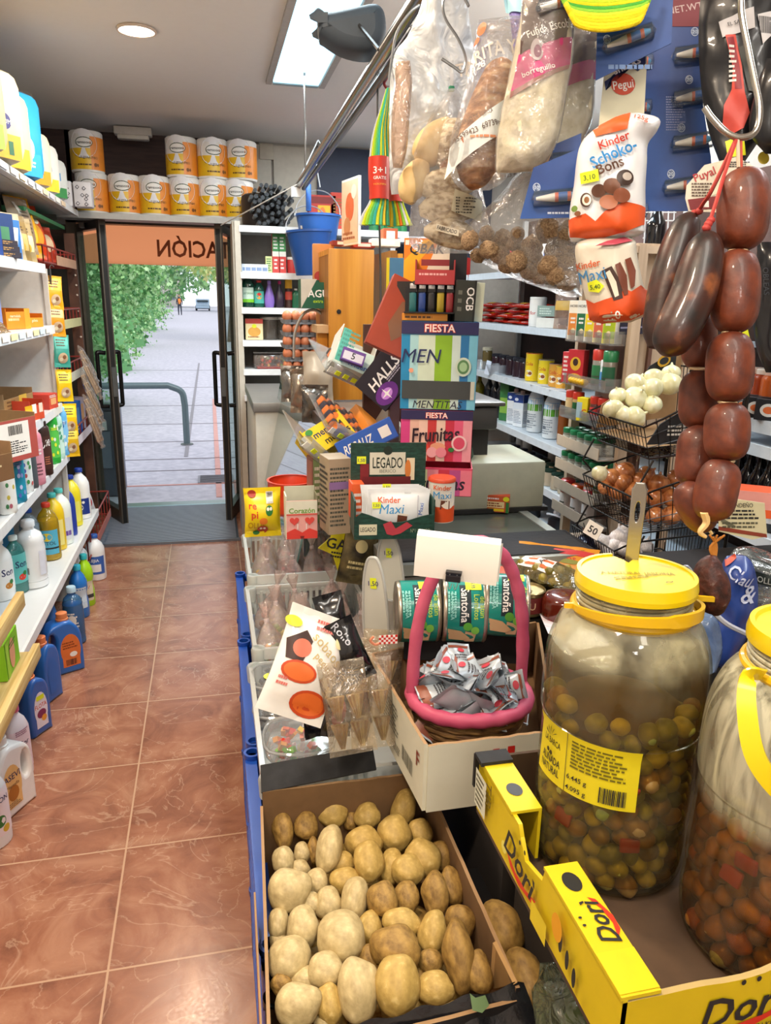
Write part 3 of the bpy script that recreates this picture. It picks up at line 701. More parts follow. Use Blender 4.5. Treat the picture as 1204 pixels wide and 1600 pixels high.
o=bottle('cleaner_bottle',.285,.047,'#6fb2e0','#b8d6e6',shape='ribbed',clear=True,liq='#4a9ad8',lab=(.25,.6),lcol=None,art=lambda w,a,b:[('e',0,.13,.02,.025,WH),('l',-.03,.09,.03,.17,5,WH)])
o.location=flo(119,1003); tag(o,'clear ribbed bottle of light blue cleaner next to the big blue jug','bottle')
o=bottle('cleaner_bottle',.28,.046,'#2f7ac8','#4aa2d0',lab=(.2,.6),lcol='#3a86d2',shape='waist')
p=flo(92,980); o.location=(p[0]-.05,p[1],0); tag(o,'blue round bottle half hidden behind the light blue ribbed one','bottle')
o=bottle('cleaner_bottle',.28,.044,'#2a7ad0','#39b0c8',lab=(.2,.6),lcol='#cfe0ee',shape='waist',art=art_txt('','NET',''))
o.location=flo(127,962); tag(o,'bright blue bottle with turquoise cap beside the lime green one','bottle')
o=bottle('cleaner_bottle',.285,.042,'#a9e01e','#35b0b8',lab=(.12,.5),lcol='#d9cdb0',shape='waist',art=lambda w,a,b:[('r',-w,.05,w,.07,'#3a3a3a',(10,1)),('t','KH-7',0,.11,.018,RED)])
o.location=flo(137,944); tag(o,'lime green bottle with a turquoise cap on the floor under the shelf end','bottle')
o=bottle('bleach_bottle',.27,.05,'#f2f4f6','#f4f4f8',lab=(.15,.5),lcol='#dfe6f2',shape='round')
p=flo(133,918); o.location=(p[0]-.02,p[1]+.02,0); tag(o,'white bleach bottle half hidden behind the lime green bottle','bottle')
o=bottle('bleach_bottle',.27,.054,'#f4f5f7','#2b59a8',lab=(.15,.55),lcol='#3a66b8',shape='round',art=lambda w,a,b:[('r',-w*.6,.055,w*.6,.1,WH,(8,2)),('t','LEJIA',0,.125,.018,WH)])
o.location=flo(152,903); tag(o,'white bleach bottle with a blue label at the far end of the floor row','bottle')
Z1=.366
def sp(px,py,z,dx=0): p=at(px,py,z=z); return (p.x+dx,p.y,z)
sen=lambda c:(lambda w,a,b:[('t','Sen',0,(a+b)/2+.02,.03,NAVY,{'b':.016}),('e',0,a+.025,.018,.014,M(c)),('e',.012,a+.04,.01,.01,GRN)])
o=bottle('softener_bottle',.26,.05,'#f1f2f0','#e9e9e6',sy=.7,lab=(.15,.65),lcol='#f4f4f2',art=sen('#c8802a')); o.location=sp(8,935,Z1); o.rotation_euler=(0,0,rad(55)); tag(o,'white softener bottle marked Sen nearest the camera on the lowest shelf','bottle')
o=bottle('softener_bottle',.255,.047,'#6fc4c0','#d9e8e6',sy=.7,clear=True,liq='#58b8b0',lab=(.2,.7),lcol='#5fb9b6',art=sen('#d83a2a')); o.location=sp(30,925,Z1); o.rotation_euler=(0,0,rad(55)); tag(o,'clear aqua softener bottle marked Sen with red flowers','bottle')
o=bottle('bleach_bottle',.3,.06,'#e9ecee','#eef0f2',lab=(.2,.6),shape='ribbed',rough=.25,art=lambda w,a,b:[('e',-.02,.15,.008,.008,GRN),('l',-.045,.12,.0,.14,3,GRN),('bar',-.03,.07,.0,.1,BK),('r',.045,.06,.075,.17,'#dfe3f0',(5,3))]); o.location=sp(54,914,Z1); tag(o,'large white ribbed bottle with green print standing alone on the lowest shelf','bottle')
o=bottle('cleaner_bottle',.27,.045,'#c8d8e2','#2657b8',clear=True,liq='#d8e2e8',lab=(.2,.6),lcol='#3a7ac0'); o.location=sp(70,878,Z1); o.location.x-=.05; tag(o,'clear bottle with a blue cap behind the large white ribbed bottle','bottle')
o=bottle('cleaner_bottle',.28,.05,'#e8d23a','#d8402a',clear=True,liq='#f0d020',lab=(.12,.55),lcol='#5ab4d0',art=lambda w,a,b:[('e',0,.12,.025,.02,'#f0d020'),('r',-w,.06,w,.068,BK,(10,1)),('t','MISTOL',0,.09,.018,BK)]); o.location=sp(80,872,Z1); tag(o,'yellow dishwashing bottle with a red cap and light blue label','bottle')
o=bottle('cleaner_bottle',.29,.05,'#ecc81c','#4fc0b8',lab=(.1,.55),lcol='#f2e48a',art=art_txt('','OLA','')); o.location=sp(89,857,Z1); tag(o,'opaque yellow bottle with a pale turquoise cap','bottle')
o=bottle('cleaner_bottle',.29,.053,'#e8efe8','#58c4be',lab=(.1,.5),lcol='#d5dbe8',art=lambda w,a,b:[('r',-w,.05,w,.075,'#6a4aa0',(10,1)),('l',-w*.7,.08,w*.7,.13,3,NAVY)]); o.location=sp(99,848,Z1); tag(o,'milky white bottle with a turquoise cap between the yellow and the blue bottle','bottle')
o=bottle('cleaner_bottle',.28,.045,'#2440a0','#1f2f78',lab=(.1,.5),lcol='#3a66b8'); o.location=sp(108,835,Z1); tag(o,'slim navy blue bottle on the lowest shelf','bottle')
o=bottle('bleach_bottle',.285,.048,'#f0e02a','#1d3a98',lab=(.1,.5),lcol='#f0e96a',art=lambda w,a,b:[('p',[(-.02,.06),(0,.1),(.02,.06)],BK),('l',-.03,.11,.03,.14,2,BK)]); o.location=sp(116,820,Z1); tag(o,'yellow bleach bottle with a navy cap and black warning triangle','bottle')
o=bottle('bleach_bottle',.29,.052,'#f4f5f4','#20409c',lab=(.1,.42),lcol='#203a88',art=lambda w,a,b:[('e',0,.07,.018,.018,WH),('e',.02,.1,.008,.008,WH)]); o.location=sp(129,808,Z1); tag(o,'white bleach bottle with navy label and cap last on the lowest shelf','bottle')
for i,(px,py,c,cp,lb) in enumerate(((20,865,'#58a8d8','#f0f0f0','light blue bottle at the back of the lowest shelf behind the aqua one'),(44,860,'#3a9ad0','#2a6ac0','mid blue bottle at the back behind the large white ribbed bottle'))):
 o=bottle('cleaner_bottle',.25,.045,c,cp,lab=(.2,.6),lcol='#e8f0f4'); p=sp(px,py,Z1); o.location=(p[0]-.1,p[1],Z1); tag(o,lb,'bottle')
Z2=.811
def sham(px,py,h,r,c,cp,lb,lc=None,sq=.62,art=None,dx=0,rz=50,nm='shampoo_bottle'):
 o=bottle(nm,h,r,c,cp,sy=sq,shape='shampoo',lab=(.12,.72),lcol=lc,art=art,cap_r=r*.62,cap_h=h*.09); p=sp(px,py,Z2); o.location=(p[0]+dx,p[1],Z2); o.rotation_euler=(0,0,rad(rz)); tag(o,lb,'bottle'); return o
sp_=lambda *cs:(lambda w,a,b:[('e',random.uniform(-w*.5,w*.5),random.uniform(a,b),.006,.009,M(random.choice(cs))) for _ in range(9)]+[('l',-w*.5,b-.02,w*.5,b-.005,2,M(cs[0]))])
sham(14,802,.25,.036,'#e9ece9','#4a86c0','white patterned shower gel bottle nearest the camera on the second shelf','#eef0ee',art=sp_('#b05a6a','#4a8a5a','#c8b84a'))
sham(30,785,.235,.035,'#1a86a8','#f0f0f0','teal shower gel bottle with violet sprinkled flowers','#2292b2',art=sp_('#8a9ad8','#5a6ac0','#c0c8f0'))
sham(42,770,.235,.032,'#eef1ef','#e2e6e6','white shower gel bottle with small coloured flowers behind the teal one','#eef3f0',art=sp_('#c85a5a','#4aa05a','#5a6ac0'))
sham(51,763,.23,.03,'#50555c','#3a3d42','dark grey bottle squeezed between the white and the pink shampoo','#6c727a')
sham(60,757,.25,.037,'#dc8ea0','#f0c8cc','matte pink shampoo bottle on the second shelf','#e09aaa',art=lambda w,a,b:[('l',-w*.5,a+.01,w*.4,a+.07,4,'#6a3a4a'),('l',-w*.3,b-.05,w*.4,b-.02,2,WH)])
sham(73,742,.25,.035,'#3a2420','#2a1a18','dark brown shampoo bottle with white script','#4a2c26',art=lambda w,a,b:[('t','Jft',0,b-.03,.03,WH,{'sh':.4}),('l',-w*.4,a+.02,w*.4,a+.06,4,'#c87a5a')])
sham(86,724,.255,.034,'#2aa83a','#1e8a3a','bright green hair product bottle','#5cc852',art=sp_('#e8f03a','#e8f8e0'))
sham(94,717,.24,.03,'#bfe6d8','#d8efe8','pale mint bottle between the green and light blue ones','#d0eee4',art=sp_('#4aa07a','#88c0b0'))
sham(102,711,.25,.03,'#6ab6e8','#9ad0f0','light blue bottle last in the row of shampoos','#84c4ee',art=sp_('#2a66b0','#e8f4fc'))
for i,(c,lb) in enumerate((('#cfd4d8','grey white bottle at the back of the second shelf behind the teal one'),('#8a5ab0','violet bottle at the back of the second shelf near the camera'))):
 o=bottle('shampoo_bottle',.22,.033,c,'#f0f0f0',sy=.7,shape='shampoo'); o.location=(-.86,2.6+i*.35,Z2); tag(o,lb,'bottle')
Z3=1.076
def place(o,px,py,z,rz,lb,cat,dx=0,grp=None):
 p=at(px,py,z=z); o.location=(p.x+dx,p.y,z); o.rotation_euler=(0,0,rad(rz)); return tag(o,lb,cat,grp)
o=carton('display_carton',.25,.2,.17,(CARD,'#b5524a'),[('r',-.07,.02,.085,.145,PAPER),('l',-.06,.03,.07,.08,6,BK),('bar',-.02,.1,.05,.135,BK),('l',-.12,.02,-.085,.14,9,'#7a2f2a')],open_top=.92,side=[('r',-.09,.12,.09,.165,'#a08050')]);
p=at(62,672,x=-.72); o.location=(-.81,3.0,1.0); o.rotation_euler=(0,0,rad(62)); tag(o,'open cardboard display carton with a red front and white barcode sheet','box')
b=carton('display_carton',.3,.2,.12,(CARD,'#9a7648'),[('r',.0,.02,.08,.1,'#c9a23a'),('l',-.12,.03,-.02,.09,4,'#6a4a2a')],open_top=.8); b.location=(-.92,3.55,Z3); b.rotation_euler=(0,0,rad(80)); tag(b,'brown cardboard tray with a yellow patch at the back of the third shelf','box')
b=carton('snack_box',.11,.1,.085,('#c8442c','#d8502e'),[('r',-.04,.03,-.005,.07,PAPER),('r',.015,.03,.045,.07,'#f2dcc8')],open_top=.75); b.location=(-.79,3.5,Z3); b.rotation_euler=(0,0,rad(72)); tag(b,'small open orange red snack box beside the barcode carton','box')
b=carton('snack_box',.1,.12,.07,('#c23a2a','#d24a30'),[('r',-.03,.02,.03,.05,'#f0b070'),('l',-.04,.052,.04,.066,2,WH)]); b.location=(-.8,3.85,Z3); b.rotation_euler=(0,0,rad(78)); tag(b,'flat orange red box at the far end of the third shelf','box')
b=pouch('wafer_pack',.05,.13,.03,'#e6b020',[('r',-.02,.02,.02,.08,'#f0d848'),('t','NEO',0,.1,.014,BK)]); b.location=(-.735,3.3,1.03); b.rotation_euler=(0,0,rad(70)); tag(b,'narrow yellow wafer pack propped against the orange box','packet')
b=carton('snack_box',.2,.16,.13,(CARD,'#7c5a3c'),[('l',-.08,.02,.08,.06,3,'#d8c8a0'),('t','Ogro',0,.09,.02,'#d8c8a0')],open_top=.7); b.location=(-.8,2.7,.985); b.rotation_euler=(0,0,rad(60)); tag(b,'brown printed carton tray at the left picture edge on the third shelf','box')
for i in range(4):
 o=pouch('mixed_sweets_bag',.1,.13,.05,CL('#fff0e8',.25,'#d8b8a0',.1,bump=.4),[('r',-.045,.0,.045,.035,RED),('e',-.01,.07,.016,.02,GRN),('e',.015,.08,.014,.02,'#e8e0d0')],seed=i); o.location=(-.79-.03*(i%2),2.58+i*.08,1.12); o.rotation_euler=(rad(-12),0,rad(60+i*6)); tag(o,'sweets bag with a red base strip, %s from the camera in the brown carton'%ORD[i],'bag','sweet bags in the brown carton')
Z4=1.456
b=carton('display_carton',.17,.13,.085,('#e0801c','#e98a20'),[('l',-.07,.03,.02,.05,1,'#f6c890'),('t','mermelada',-.02,.055,.012,'#fbe2c0'),('r',.045,.0,.085,.085,'#f0a030')],open_top=.85); b.location=(-.85,3.56,Z4); b.rotation_euler=(0,0,rad(70)); tag(b,'open orange display carton on the fourth shelf','box')
b=carton('display_carton',.12,.1,.06,('#e88a20','#f0962a'),[('t','galleta',0,.03,.012,'#fbe2c0')],open_top=.7); b.location=(-.82,3.8,Z4); b.rotation_euler=(0,0,rad(66)); tag(b,'low orange carton beyond the larger orange display carton','box')
b=carton('cereal_box',.15,.06,.15,('#23335c','#23335c'),[('e',-.02,.05,.035,.03,'#4a8a3a'),('r',.0,.09,.05,.12,'#d84a3a'),('e',-.035,.05,.012,.012,WH),('t','BIO',-.02,.115,.02,WH)]); b.location=(-.86,3.12,Z4); b.rotation_euler=(0,0,rad(50)); tag(b,'dark blue cereal box with a green landscape on the fourth shelf','box')
b=carton('cereal_box',.09,.05,.14,('#7a86b8','#8f9ad0'),[('e',0,.05,.02,.05,'#e8b0a0'),('t','Cola',0,.11,.018,'#f0e060'),('e',.01,.08,.012,.02,'#4a6ac0')]); b.location=(-.84,3.28,Z4); b.rotation_euler=(0,0,rad(55)); tag(b,'pastel blue and pink cereal box beside the dark blue one','box')
for i in range(6):
 o=pouch('nut_bag',.1,.07,.05,CL('#fff6e4',.3,'#c8a878',.1,bump=.5),[('r',-.02,.035,.012,.06,YL),('l',-.04,.01,.04,.03,3,'#7a5030')],seed=20+i); o.location=(-.77-.02*(i%3),2.98+i*.06,Z4+.002); o.rotation_euler=(rad(-60),0,rad(60)); tag(o,'small clear bag of nuts lying on the fourth shelf, %s from the camera'%ORD[i],'bag','nut bags on the fourth shelf')
b=carton('snack_box',.1,.08,.15,('#c24a2c','#cf5a34'),[('e',0,.07,.03,.04,'#e8a03a')]); b.location=(-.93,2.8,Z4); b.rotation_euler=(0,0,rad(60)); tag(b,'red orange box at the back of the fourth shelf','box')
Z5=1.736
def pk(y,w,h,d,c,art,lb,nm='cereal_box',rz=60,x=-.8,z=Z5,cat='box'):
 b=carton(nm,w,d,h,(c,c),art); b.location=(x,y,z); b.rotation_euler=(0,0,rad(rz)); return tag(b,lb,cat)
pk(3.2,.12,.17,.05,'#274a98',[('t','ORN',0,.12,.022,WH),('r',-.03,.01,.04,.05,'#d8a878'),('e',-.01,.075,.02,.016,'#c85a3a')],'royal blue biscuit box standing at the left picture edge on the fifth shelf')
pk(3.42,.11,.17,.05,'#1f3f7a',[('r',-.03,.05,.03,.12,'#4f8f66'),('e',0,.03,.016,.016,WH)],'dark blue biscuit box with a green panel on the fifth shelf')
pk(3.58,.08,.16,.05,'#3a7ac0',[('p',[(-.03,.0),(.01,.0),(.03,.13),(0,.13)],WH)],'blue and white biscuit box on the fifth shelf')
for i in range(3):
 b=carton('cookie_tray',.26,.12,.022,('#2e2a30','#3a3440'),[('l',-.1,.004,.1,.018,2,'#c89a5a')]); b.location=(-.82,2.72+.0*i,Z5+.0+i*.0225); b.rotation_euler=(0,0,rad(62+i*4));
 b.location=(-.83,3.3,Z5+i*.0225-.0) ; tag(b,'flat dark cookie pack, %s from the bottom of the stack behind the blue boxes'%ORD[i],'packet','stack of dark cookie packs')
for i,(c,c2,lb) in enumerate((('#b9a98a','#f0e8d0','clear bag of beige crackers leaning on the fifth shelf'),('#8a7448','#d8b070','brown bag of toasted snacks on the fifth shelf'),('#a5936c','#e8d8a8','kraft coloured snack bag next to the yellow crisp bags'))):
 o=pouch('snack_bag',.14,.2,.06,c,[('r',-.05,.05,.05,.12,M(c2)),('e',.01,.06,.02,.02,'#c8a838'),('l',-.05,.13,.05,.17,3,'#4a3a2a')],seed=30+i); o.location=(-.81,3.68+i*.11,Z5); o.rotation_euler=(rad(-8),0,rad(55)); tag(o,lb,'bag')
Z6=2.096
def roll_pack(y,h,r,body,band,lb,art=None,x=-.82,rz=60,nm='paper_roll_pack',n=2):
 root=thing(nm,lb,'paper rolls',(x,y,Z6),(0,0,rz)); b=MB()
 b.box(0,0,h/2,r*2*n,r*2,h,M(body,.35,bump=.1,scale=25),bev=r*.8); b.build('wrapper',root)
 a=MB(); f=plane_map((0,-r-.0015,0),(1,0,0),(0,0,1)); a.art(f,[('r',-r*n*.62,.015,r*n*.62,h*.3,M(band,.4))]+(art or []),.0015); a.build('printed_label',root); return root
roll_pack(3.22,.33,.075,'#dcc89a','#b6cf4a','cream and green paper roll pack at the left end of the top shelf')
roll_pack(3.47,.35,.078,'#e8d8b4','#d8a81c','cream roll pack with an indigo lozenge and yellow base',[('e',.02,.15,.035,.03,'#2f2f7a'),('t','SCOM',.02,.15,.018,WH),('r',.03,.03,.055,.08,'#2f6a4a')])
roll_pack(3.72,.32,.066,'#e8d0a0','#e0b020','cream roll pack with a dark green stamp next to the blue pack',[('r',-.03,.05,.02,.1,'#1f5a48'),('t','LAR',-.005,.075,.016,WH)])
roll_pack(3.93,.37,.07,'#2a9ad8','#2a9ad8','bright blue paper roll pack with a white cartoonless badge'.replace(' cartoonless',''),[('e',.02,.13,.03,.045,WH),('r',-.05,.16,-.01,.2,'#e86a9a'),('l',.0,.05,.05,.08,2,WH)])
roll_pack(4.2,.26,.062,'#f0dcc0','#d89a20','cream pack with an orange red stripe on the top shelf',[('r',-.02,.06,.03,.08,'#e05a2a'),('t','Foxy',0,.13,.02,'#e05a2a')])
roll_pack(4.45,.25,.058,'#e9e9e4','#e6d030','white pack with a blue swirl beyond the cream ones',[('e',.0,.12,.03,.03,'#2a6ab8')])
roll_pack(4.7,.22,.056,'#dfe2de','#3a8a4a','white and green paper pack near the far end of the top shelf',[('r',-.02,.1,.03,.14,'#5a9ad0')])
for i,(y,c,h,lb) in enumerate(((3.75,'#8a6a48',.46,'brown cardboard box standing behind the cream roll packs'),(4.1,'#3a66a8',.42,'blue wrapped pack standing behind the bright blue rolls'),(3.35,'#3f6a88',.47,'slate blue box at the back of the top shelf'),(4.9,'#6f7f88',.3,'grey blue pack against the wall at the far end of the top shelf'))):
 b=carton('storage_box',.26,.2,h,(c,c),[('r',-.06,.1,.06,.16,PAPER)]); b.location=(-1.03,y,Z6); b.rotation_euler=(0,0,rad(80)); tag(b,lb,'box')
nb=MB();
for i in range(2):
 nb=MB(); nb.box(0,0,.07,.1,.1,.14,M('#dcd9dc',.5),bev=.01); f=plane_map((0,-.0505,0),(1,0,0),(0,0,1)); R=random.Random(i)
 its=[]
 for k in range(7):
  u,v=R.uniform(-.035,.035),R.uniform(.015,.125); s_=.012; its+=[('p',[(u-s_,v),(u,v-s_),(u+s_,v),(u,v+s_)],'#3f3a48'),('p',[(u-s_*.6,v),(u,v-s_*.6),(u+s_*.6,v),(u,v+s_*.6)],'#dcd9dc')]
 nb.art(f,its,.0005); p=at(106+i*18,325,z=2.1); o=nb.build('napkin_pack',loc=(-.80+i*.108,5.05,2.10)); tag(o,'white napkin pack with dark diamond pattern, %s one in the corner above the door'%('left','right')[i],'napkins','patterned napkin packs')
# ================================================================ KITCHEN ROLLS OVER THE DOOR
HS=MB(); HS.box(-.24,5.42,2.085,1.3,.3,.022,M('#8f8c88',.5)); HS.box(-.24,5.265,2.08,1.3,.012,.035,M('#b5b3ae',.4)); HS.box(-.95,5.42,2.06,.12,.28,.03,M('#77746f',.5))
for x in (-.8,.3): HS.box(x,5.76,2.05,.03,.3,.03,M('#77746f',.5))
tag(HS.build('wall_shelf'),'grey shelf board running above the glass door','shelf')
def kroll():
 r=.098;h=.235; root=thing('kitchen_roll','x','kitchen roll')
 b=MB(); b.lathe([(.05,h*.99),(r*.93,h),(r,h-.008),(r,.008),(r*.95,0)],M('#ece9e4',.45),seg=28); b.lathe([(.02,h),(.05,h)],M('#9a8a70',.8),seg=16,cap=False); b.build('wrapper',root)
 f=cyl_map(r,1,1); a=MB(); Yl='#e2b41e'; og='#e58a2c'
 a.art(f,[('r',-.15,.012,.15,h*.56,M(Yl,.4),(22,2)),('r',.02,.012,.15,h*.85,M(og,.4),(14,2)),('e',-.02,h*.66,.086,.085,'#3a2c22'),('e',-.02,h*.67,.083,.083,'#e6e4e6'),
  ('e',-.015,h*.7,.052,.03,'#3d4a2a'),('e',-.015,h*.7,.047,.025,'#efede8'),('t','ramasons',-.015,h*.7,.017,'#3d3a30',{'mw':.085}),
  ('t','SUPER JUMBO',.01,h*.34,.014,'#4a3418',{'mw':.1}),('l',-.06,h*.13,.06,h*.2,1,'#5a3a1a'),('e',.045,h*.17,.009,.011,'#7a4a1a'),('e',.06,h*.17,.006,.009,'#7a4a1a')],.0006)
 a.build('printed_label',root); return root
kk=Kit(kroll()); ky=5.38
low=[(147,-6),(197,-2),(243,4),(290,-5),(334,-2),(373,-10)]; up=[(139,0),(285,-12),(333,6),(378,-10)]
for row,(L,z,py,nm) in enumerate(((low,2.098,332,'lower'),(up,2.335,278,'upper'))):
 for i,(px,rz) in enumerate(L):
  p=at(px,py,y=ky)
  kk.put((p.x,ky,z),(0,0,rz+8),'yellow and white kitchen roll, %s from the left in the %s row'%(ORD[i],nm),'kitchen rolls above the door')
# ================================================================ RED WIRE SNACK RACK NEAR THE DOOR
RW_=M('#9c3a30',.45,.3); DB=M('#3f241e',.6)
rk=thing('snack_rack','dark red snack rack with wire trays between the white shelving and the door','rack',(0,0,0))
b=MB(); b.box(-1.05,4.16,1.1,.2,.02,2.0,DB); b.box(-.83,5.28,1.02,.06,.03,1.9,MX('rack_board','#4a2c20','#6a4330',6,.6)); b.box(-1.17,4.7,1.05,.02,1.1,1.95,DB); b.box(-1.0,4.72,2.0,.3,1.1,.02,M('#2e7a4a',.6))
b.build('frame',rk)
pegs=MB()
for z in (1.72,1.66,1.6,1.5,1.42,1.34,1.22): pegs.ball((-.812,5.262,z),.007,M('#d8c8b8',.4),seg=8,rings=6)
pegs.build('screw',rk)
def tray(z,hh=.09,x0=-1.12,x1=-.8,y0=4.25,y1=5.22,strip='#d8c89a'):
 b=MB()
 for zz in (z,z+hh):
  b.tube([(x0,y0,zz),(x1,y0,zz),(x1,y1,zz),(x0,y1,zz)],.005,RW_,6,closed=False)
 for k in range(9): y=y0+(y1-y0)*k/8; b.tube([(x1,y,z),(x1,y,z+hh)],.0035,RW_,6); b.tube([(x0,y,z),(x1,y,z)],.003,RW_,6)
 for k in range(4): x=x0+(x1-x0)*k/3; b.tube([(x,y0,z),(x,y0,z+hh)],.0035,RW_,6)
 t=b.build('wire_tray',rk); s_=MB(); s_.box(x1+.008,(y0+y1)/2+.15,z+.02,.004,y1-y0-.35,.05,M(strip,.5)); s_.build('price_rail',t); return t
tray(1.76,.08,strip='#c89a78'); tray(1.42,.1,strip='#d8d08a'); tray(1.12,.1,strip='#e0dcc8'); tray(.76,.1,strip='#e8dce0',x1=-.78); tray(.16,.16,x1=-.72,strip='#b8685a')
def crisp(loc,rot,c,art,lb,w=.17,h=.25,t=.07,seed=0,nm='crisp_bag',g=None):
 o=pouch(nm,w,h,t,c,art,seed=seed); o.location=loc; o.rotation_euler=[rad(a) for a in rot]; return tag(o,lb,'bag',g)
crisp((-.86,4.32,1.78),(-14,0,62),'#f0a818',[('e',0,.1,.05,.05,'#f6c840'),('t','ojo',0,.19,.03,'#b8501a')],'large golden yellow crisp bag leaning in the top tray of the red rack',h=.3,seed=41)
crisp((-.87,4.55,1.78),(-16,0,60),'#d8441e',[('e',0,.12,.05,.06,'#f0a030'),('p',[(-.05,.0),(.0,.1),(.04,.02)],'#6a9a3a'),('e',.02,.2,.03,.02,'#f0e0c0')],'red orange crisp bag with green leaves behind the golden one',h=.29,seed=42)
crisp((-.85,4.16,1.79),(-10,0,66),'#94806a',[('r',-.03,.0,-.01,.24,'#c8c0b4'),('l',-.02,.05,.05,.2,8,'#5a4a3a')],'brown crisp bag seen from its seam side in the top tray',h=.26,seed=43)
crisp((-.86,4.06,1.73),(-8,0,60),'#eaa31a',[],'plain golden bag squeezed beside the shelf end',h=.16,w=.12,seed=44)
crisp((-.88,4.85,1.78),(-14,0,62),'#c7432c',[('e',0,.1,.04,.05,'#e8c8a0')],'small dark red snack bag at the far end of the top tray',h=.2,seed=45)
crisp((-.9,4.5,1.14),(-14,0,58),'#b83a28',[('e',0,.08,.05,.05,'#e8c030'),('r',-.06,.12,.06,.16,'#4a8a3a')],'red and yellow corn snack bag in the third tray',h=.2,seed=46)
hk=MB();
nst=thing('hanging_strip','hanging strip holding clear nut packets at the end of the white shelving','display strip',(-.745,4.09,1.70)); b=MB(); b.box(0,0,-.42,.006,.02,.88,M('#2a2a2c',.5)); b.tube([(0,0,.0),(0,.0,.03),(.01,0,.04),(.02,0,.03)],.002,M('#8a8a8a',.3,.8),6); b.build('strip',nst)
YN=[(.0,-.17,'#efa41c','#f6c030','golden packet of nuts, topmost on the hanging strip'),(.0,-.30,'#d9921a','#e8c080','second packet from the top of the hanging strip'),(0.01,-.45,'#3f9a8a','#58b8a8','turquoise and grey packet in the middle of the hanging strip'),(.01,-.62,'#ecc018','#f4d838','yellow nut packet above the lowest two on the hanging strip'),(.02,-.79,'#ecbc14','#f6da30','yellow nut packet with a clear window, second from the bottom'),(.02,-.90,'#d8a81a','#ecd050','lowest crumpled yellow packet on the hanging strip')]
for i,(dx,dz,c,c2,lb) in enumerate(YN):
 o=pouch('nut_packet',.085,.16,.03,c,[('r',-.035,.09,.035,.15,M(c2,.3)),('l',-.03,.1,.03,.14,3,'#5a3a10'),('e',0,.045,.026,.026,'#c8ab88'),('e',.006,.05,.01,.01,'#8a5a3a'),('e',-.01,.038,.01,.009,'#e8d8b8')],seed=50+i); o.location=(-.735+dx,4.085-.01*i,1.70+dz); o.rotation_euler=(rad(-6),rad(4),rad(38)); tag(o,lb,'packet')
R=random.Random(4)
for i in range(9):
 x=-.775+.01*(i%3)+.006*i; y=4.95-.035*i; z=1.28-.045*i
 root=thing('breadstick_bag','slim clear bag of breadsticks hanging by the red rack, %s from the top'%ORD[i],'bag',(x,y,z),(R.uniform(8,16),R.uniform(-28,-20),30),'hanging breadstick bags')
 b=MB();
 for k in range(5): b.cyl((-.016+.008*k,.004*(k%2),-.19),(-.012+.006*k,.004*(k%2),-.01),.0042,M('#c8a882',.7),6)
 b.build('breadsticks',root)
 c=MB(); c.lathe([(.004,.03),(.018,0),(.024,-.08),(.023,-.18),(.01,-.215),(.018,-.235)],CL('#fff',.22,'#d8c8bc',.15,bump=.5),seg=10,sy=.5,cap=False); c.build('wrapper',root)
for i,(y,w,h,c,c2,lb) in enumerate(((4.32,.13,.22,'#4a2f6a','#7a5aa0','purple box of biscuits in the lower tray of the red rack'),(4.62,.16,.2,'#8f8a9a','#c8a858','grey and gold packet box beside the purple one'),(4.9,.12,.2,'#2a66c0','#5a9ae0','bright blue wafer pack near the end of the lower tray'),(5.08,.11,.2,'#b8b0c0','#d8a878','pale lilac packet last in the lower tray'))):
 b=carton('biscuit_box',w,.1,h,(c,c),[('r',-w*.35,h*.3,w*.35,h*.8,M(c2)),('l',-w*.3,h*.1,w*.3,h*.25,2,WH)]); b.location=(-.87,y,.775); b.rotation_euler=(0,0,rad(62)); tag(b,lb,'box')
bx=MB()
for (w,z) in ((.0,0),):
 bx.box(0,0,.15,.26,.02,.3,M('#3f7a3a',.6)); bx.box(0,-.02,.15,.2,.02,.24,M('#b59a5c',.6)); bx.box(.0,.1,.15,.26,.2,.3,M('#6f5a3a',.7))
o=bx.build('snack_crate',loc=(-.9,4.5,.2),rot=(0,0,60)); tag(o,'green and straw coloured display crate on the floor tray of the red rack','crate')
crisp((-.83,4.72,.2),(-20,0,58),'#d0452c',[('e',0,.1,.05,.04,'#3a66c0'),('e',.01,.07,.03,.03,WH)],'red crisp bag with a blue disc in the floor tray',seed=61,h=.24)
crisp((-.82,5.0,.2),(-20,0,58),'#e8e4e4',[('e',0,.1,.05,.04,'#c83a3a'),('e',.0,.16,.03,.02,'#2a5ac0')],'white and red crisp bag at the far end of the floor tray',seed=62,h=.24)
# ================================================================ NEAR PINE RACK AT THE LEFT PICTURE EDGE
PINE=MX('pine','#c9a25c','#e2c486',3,.5,stretch=(30,1.2,30));
pr=thing('pine_rack','low pine wood rack with front rails at the left picture edge','rack',(0,0,0))
def rail(a,b,w=.022,hh=.05):
 A=V(a);B=V(b);d=(B-A); L=d.length; X=Matrix.Translation((A+B)/2)@d.to_track_quat('Y','Z').to_matrix().to_4x4(); m=MB(); m.box(0,0,0,w,L,hh,PINE,X=X,bev=.003); return m
x_=-.615
q1=at(33,935,x=x_); q0=V((x_,q1.y-1.0,q1.z)); rail(q0,q1).build('upper_rail',pr)
q3=at(58,1015,x=x_); q2=V((x_,q3.y-1.1,q3.z)); rail(q2,q3).build('lower_rail',pr)
for dz in (0,.0): pass
b=MB(); b.box(x_-.05,q3.y-.55,q3.z-.006,.07,1.08,.012,PINE); b.box(x_-.13,q3.y-.55,q3.z-.03,.06,1.08,.02,PINE); b.box(x_-.3,q3.y-.55,q3.z-.03,.2,1.08,.015,PINE); b.box(x_-.3,q3.y-.5,.5,.02,.02,1.0,PINE); b.build('shelf_slats',pr)
MB().box(x_-.42,q3.y-.9,.45,.04,.04,.9,PINE).build('post',pr)
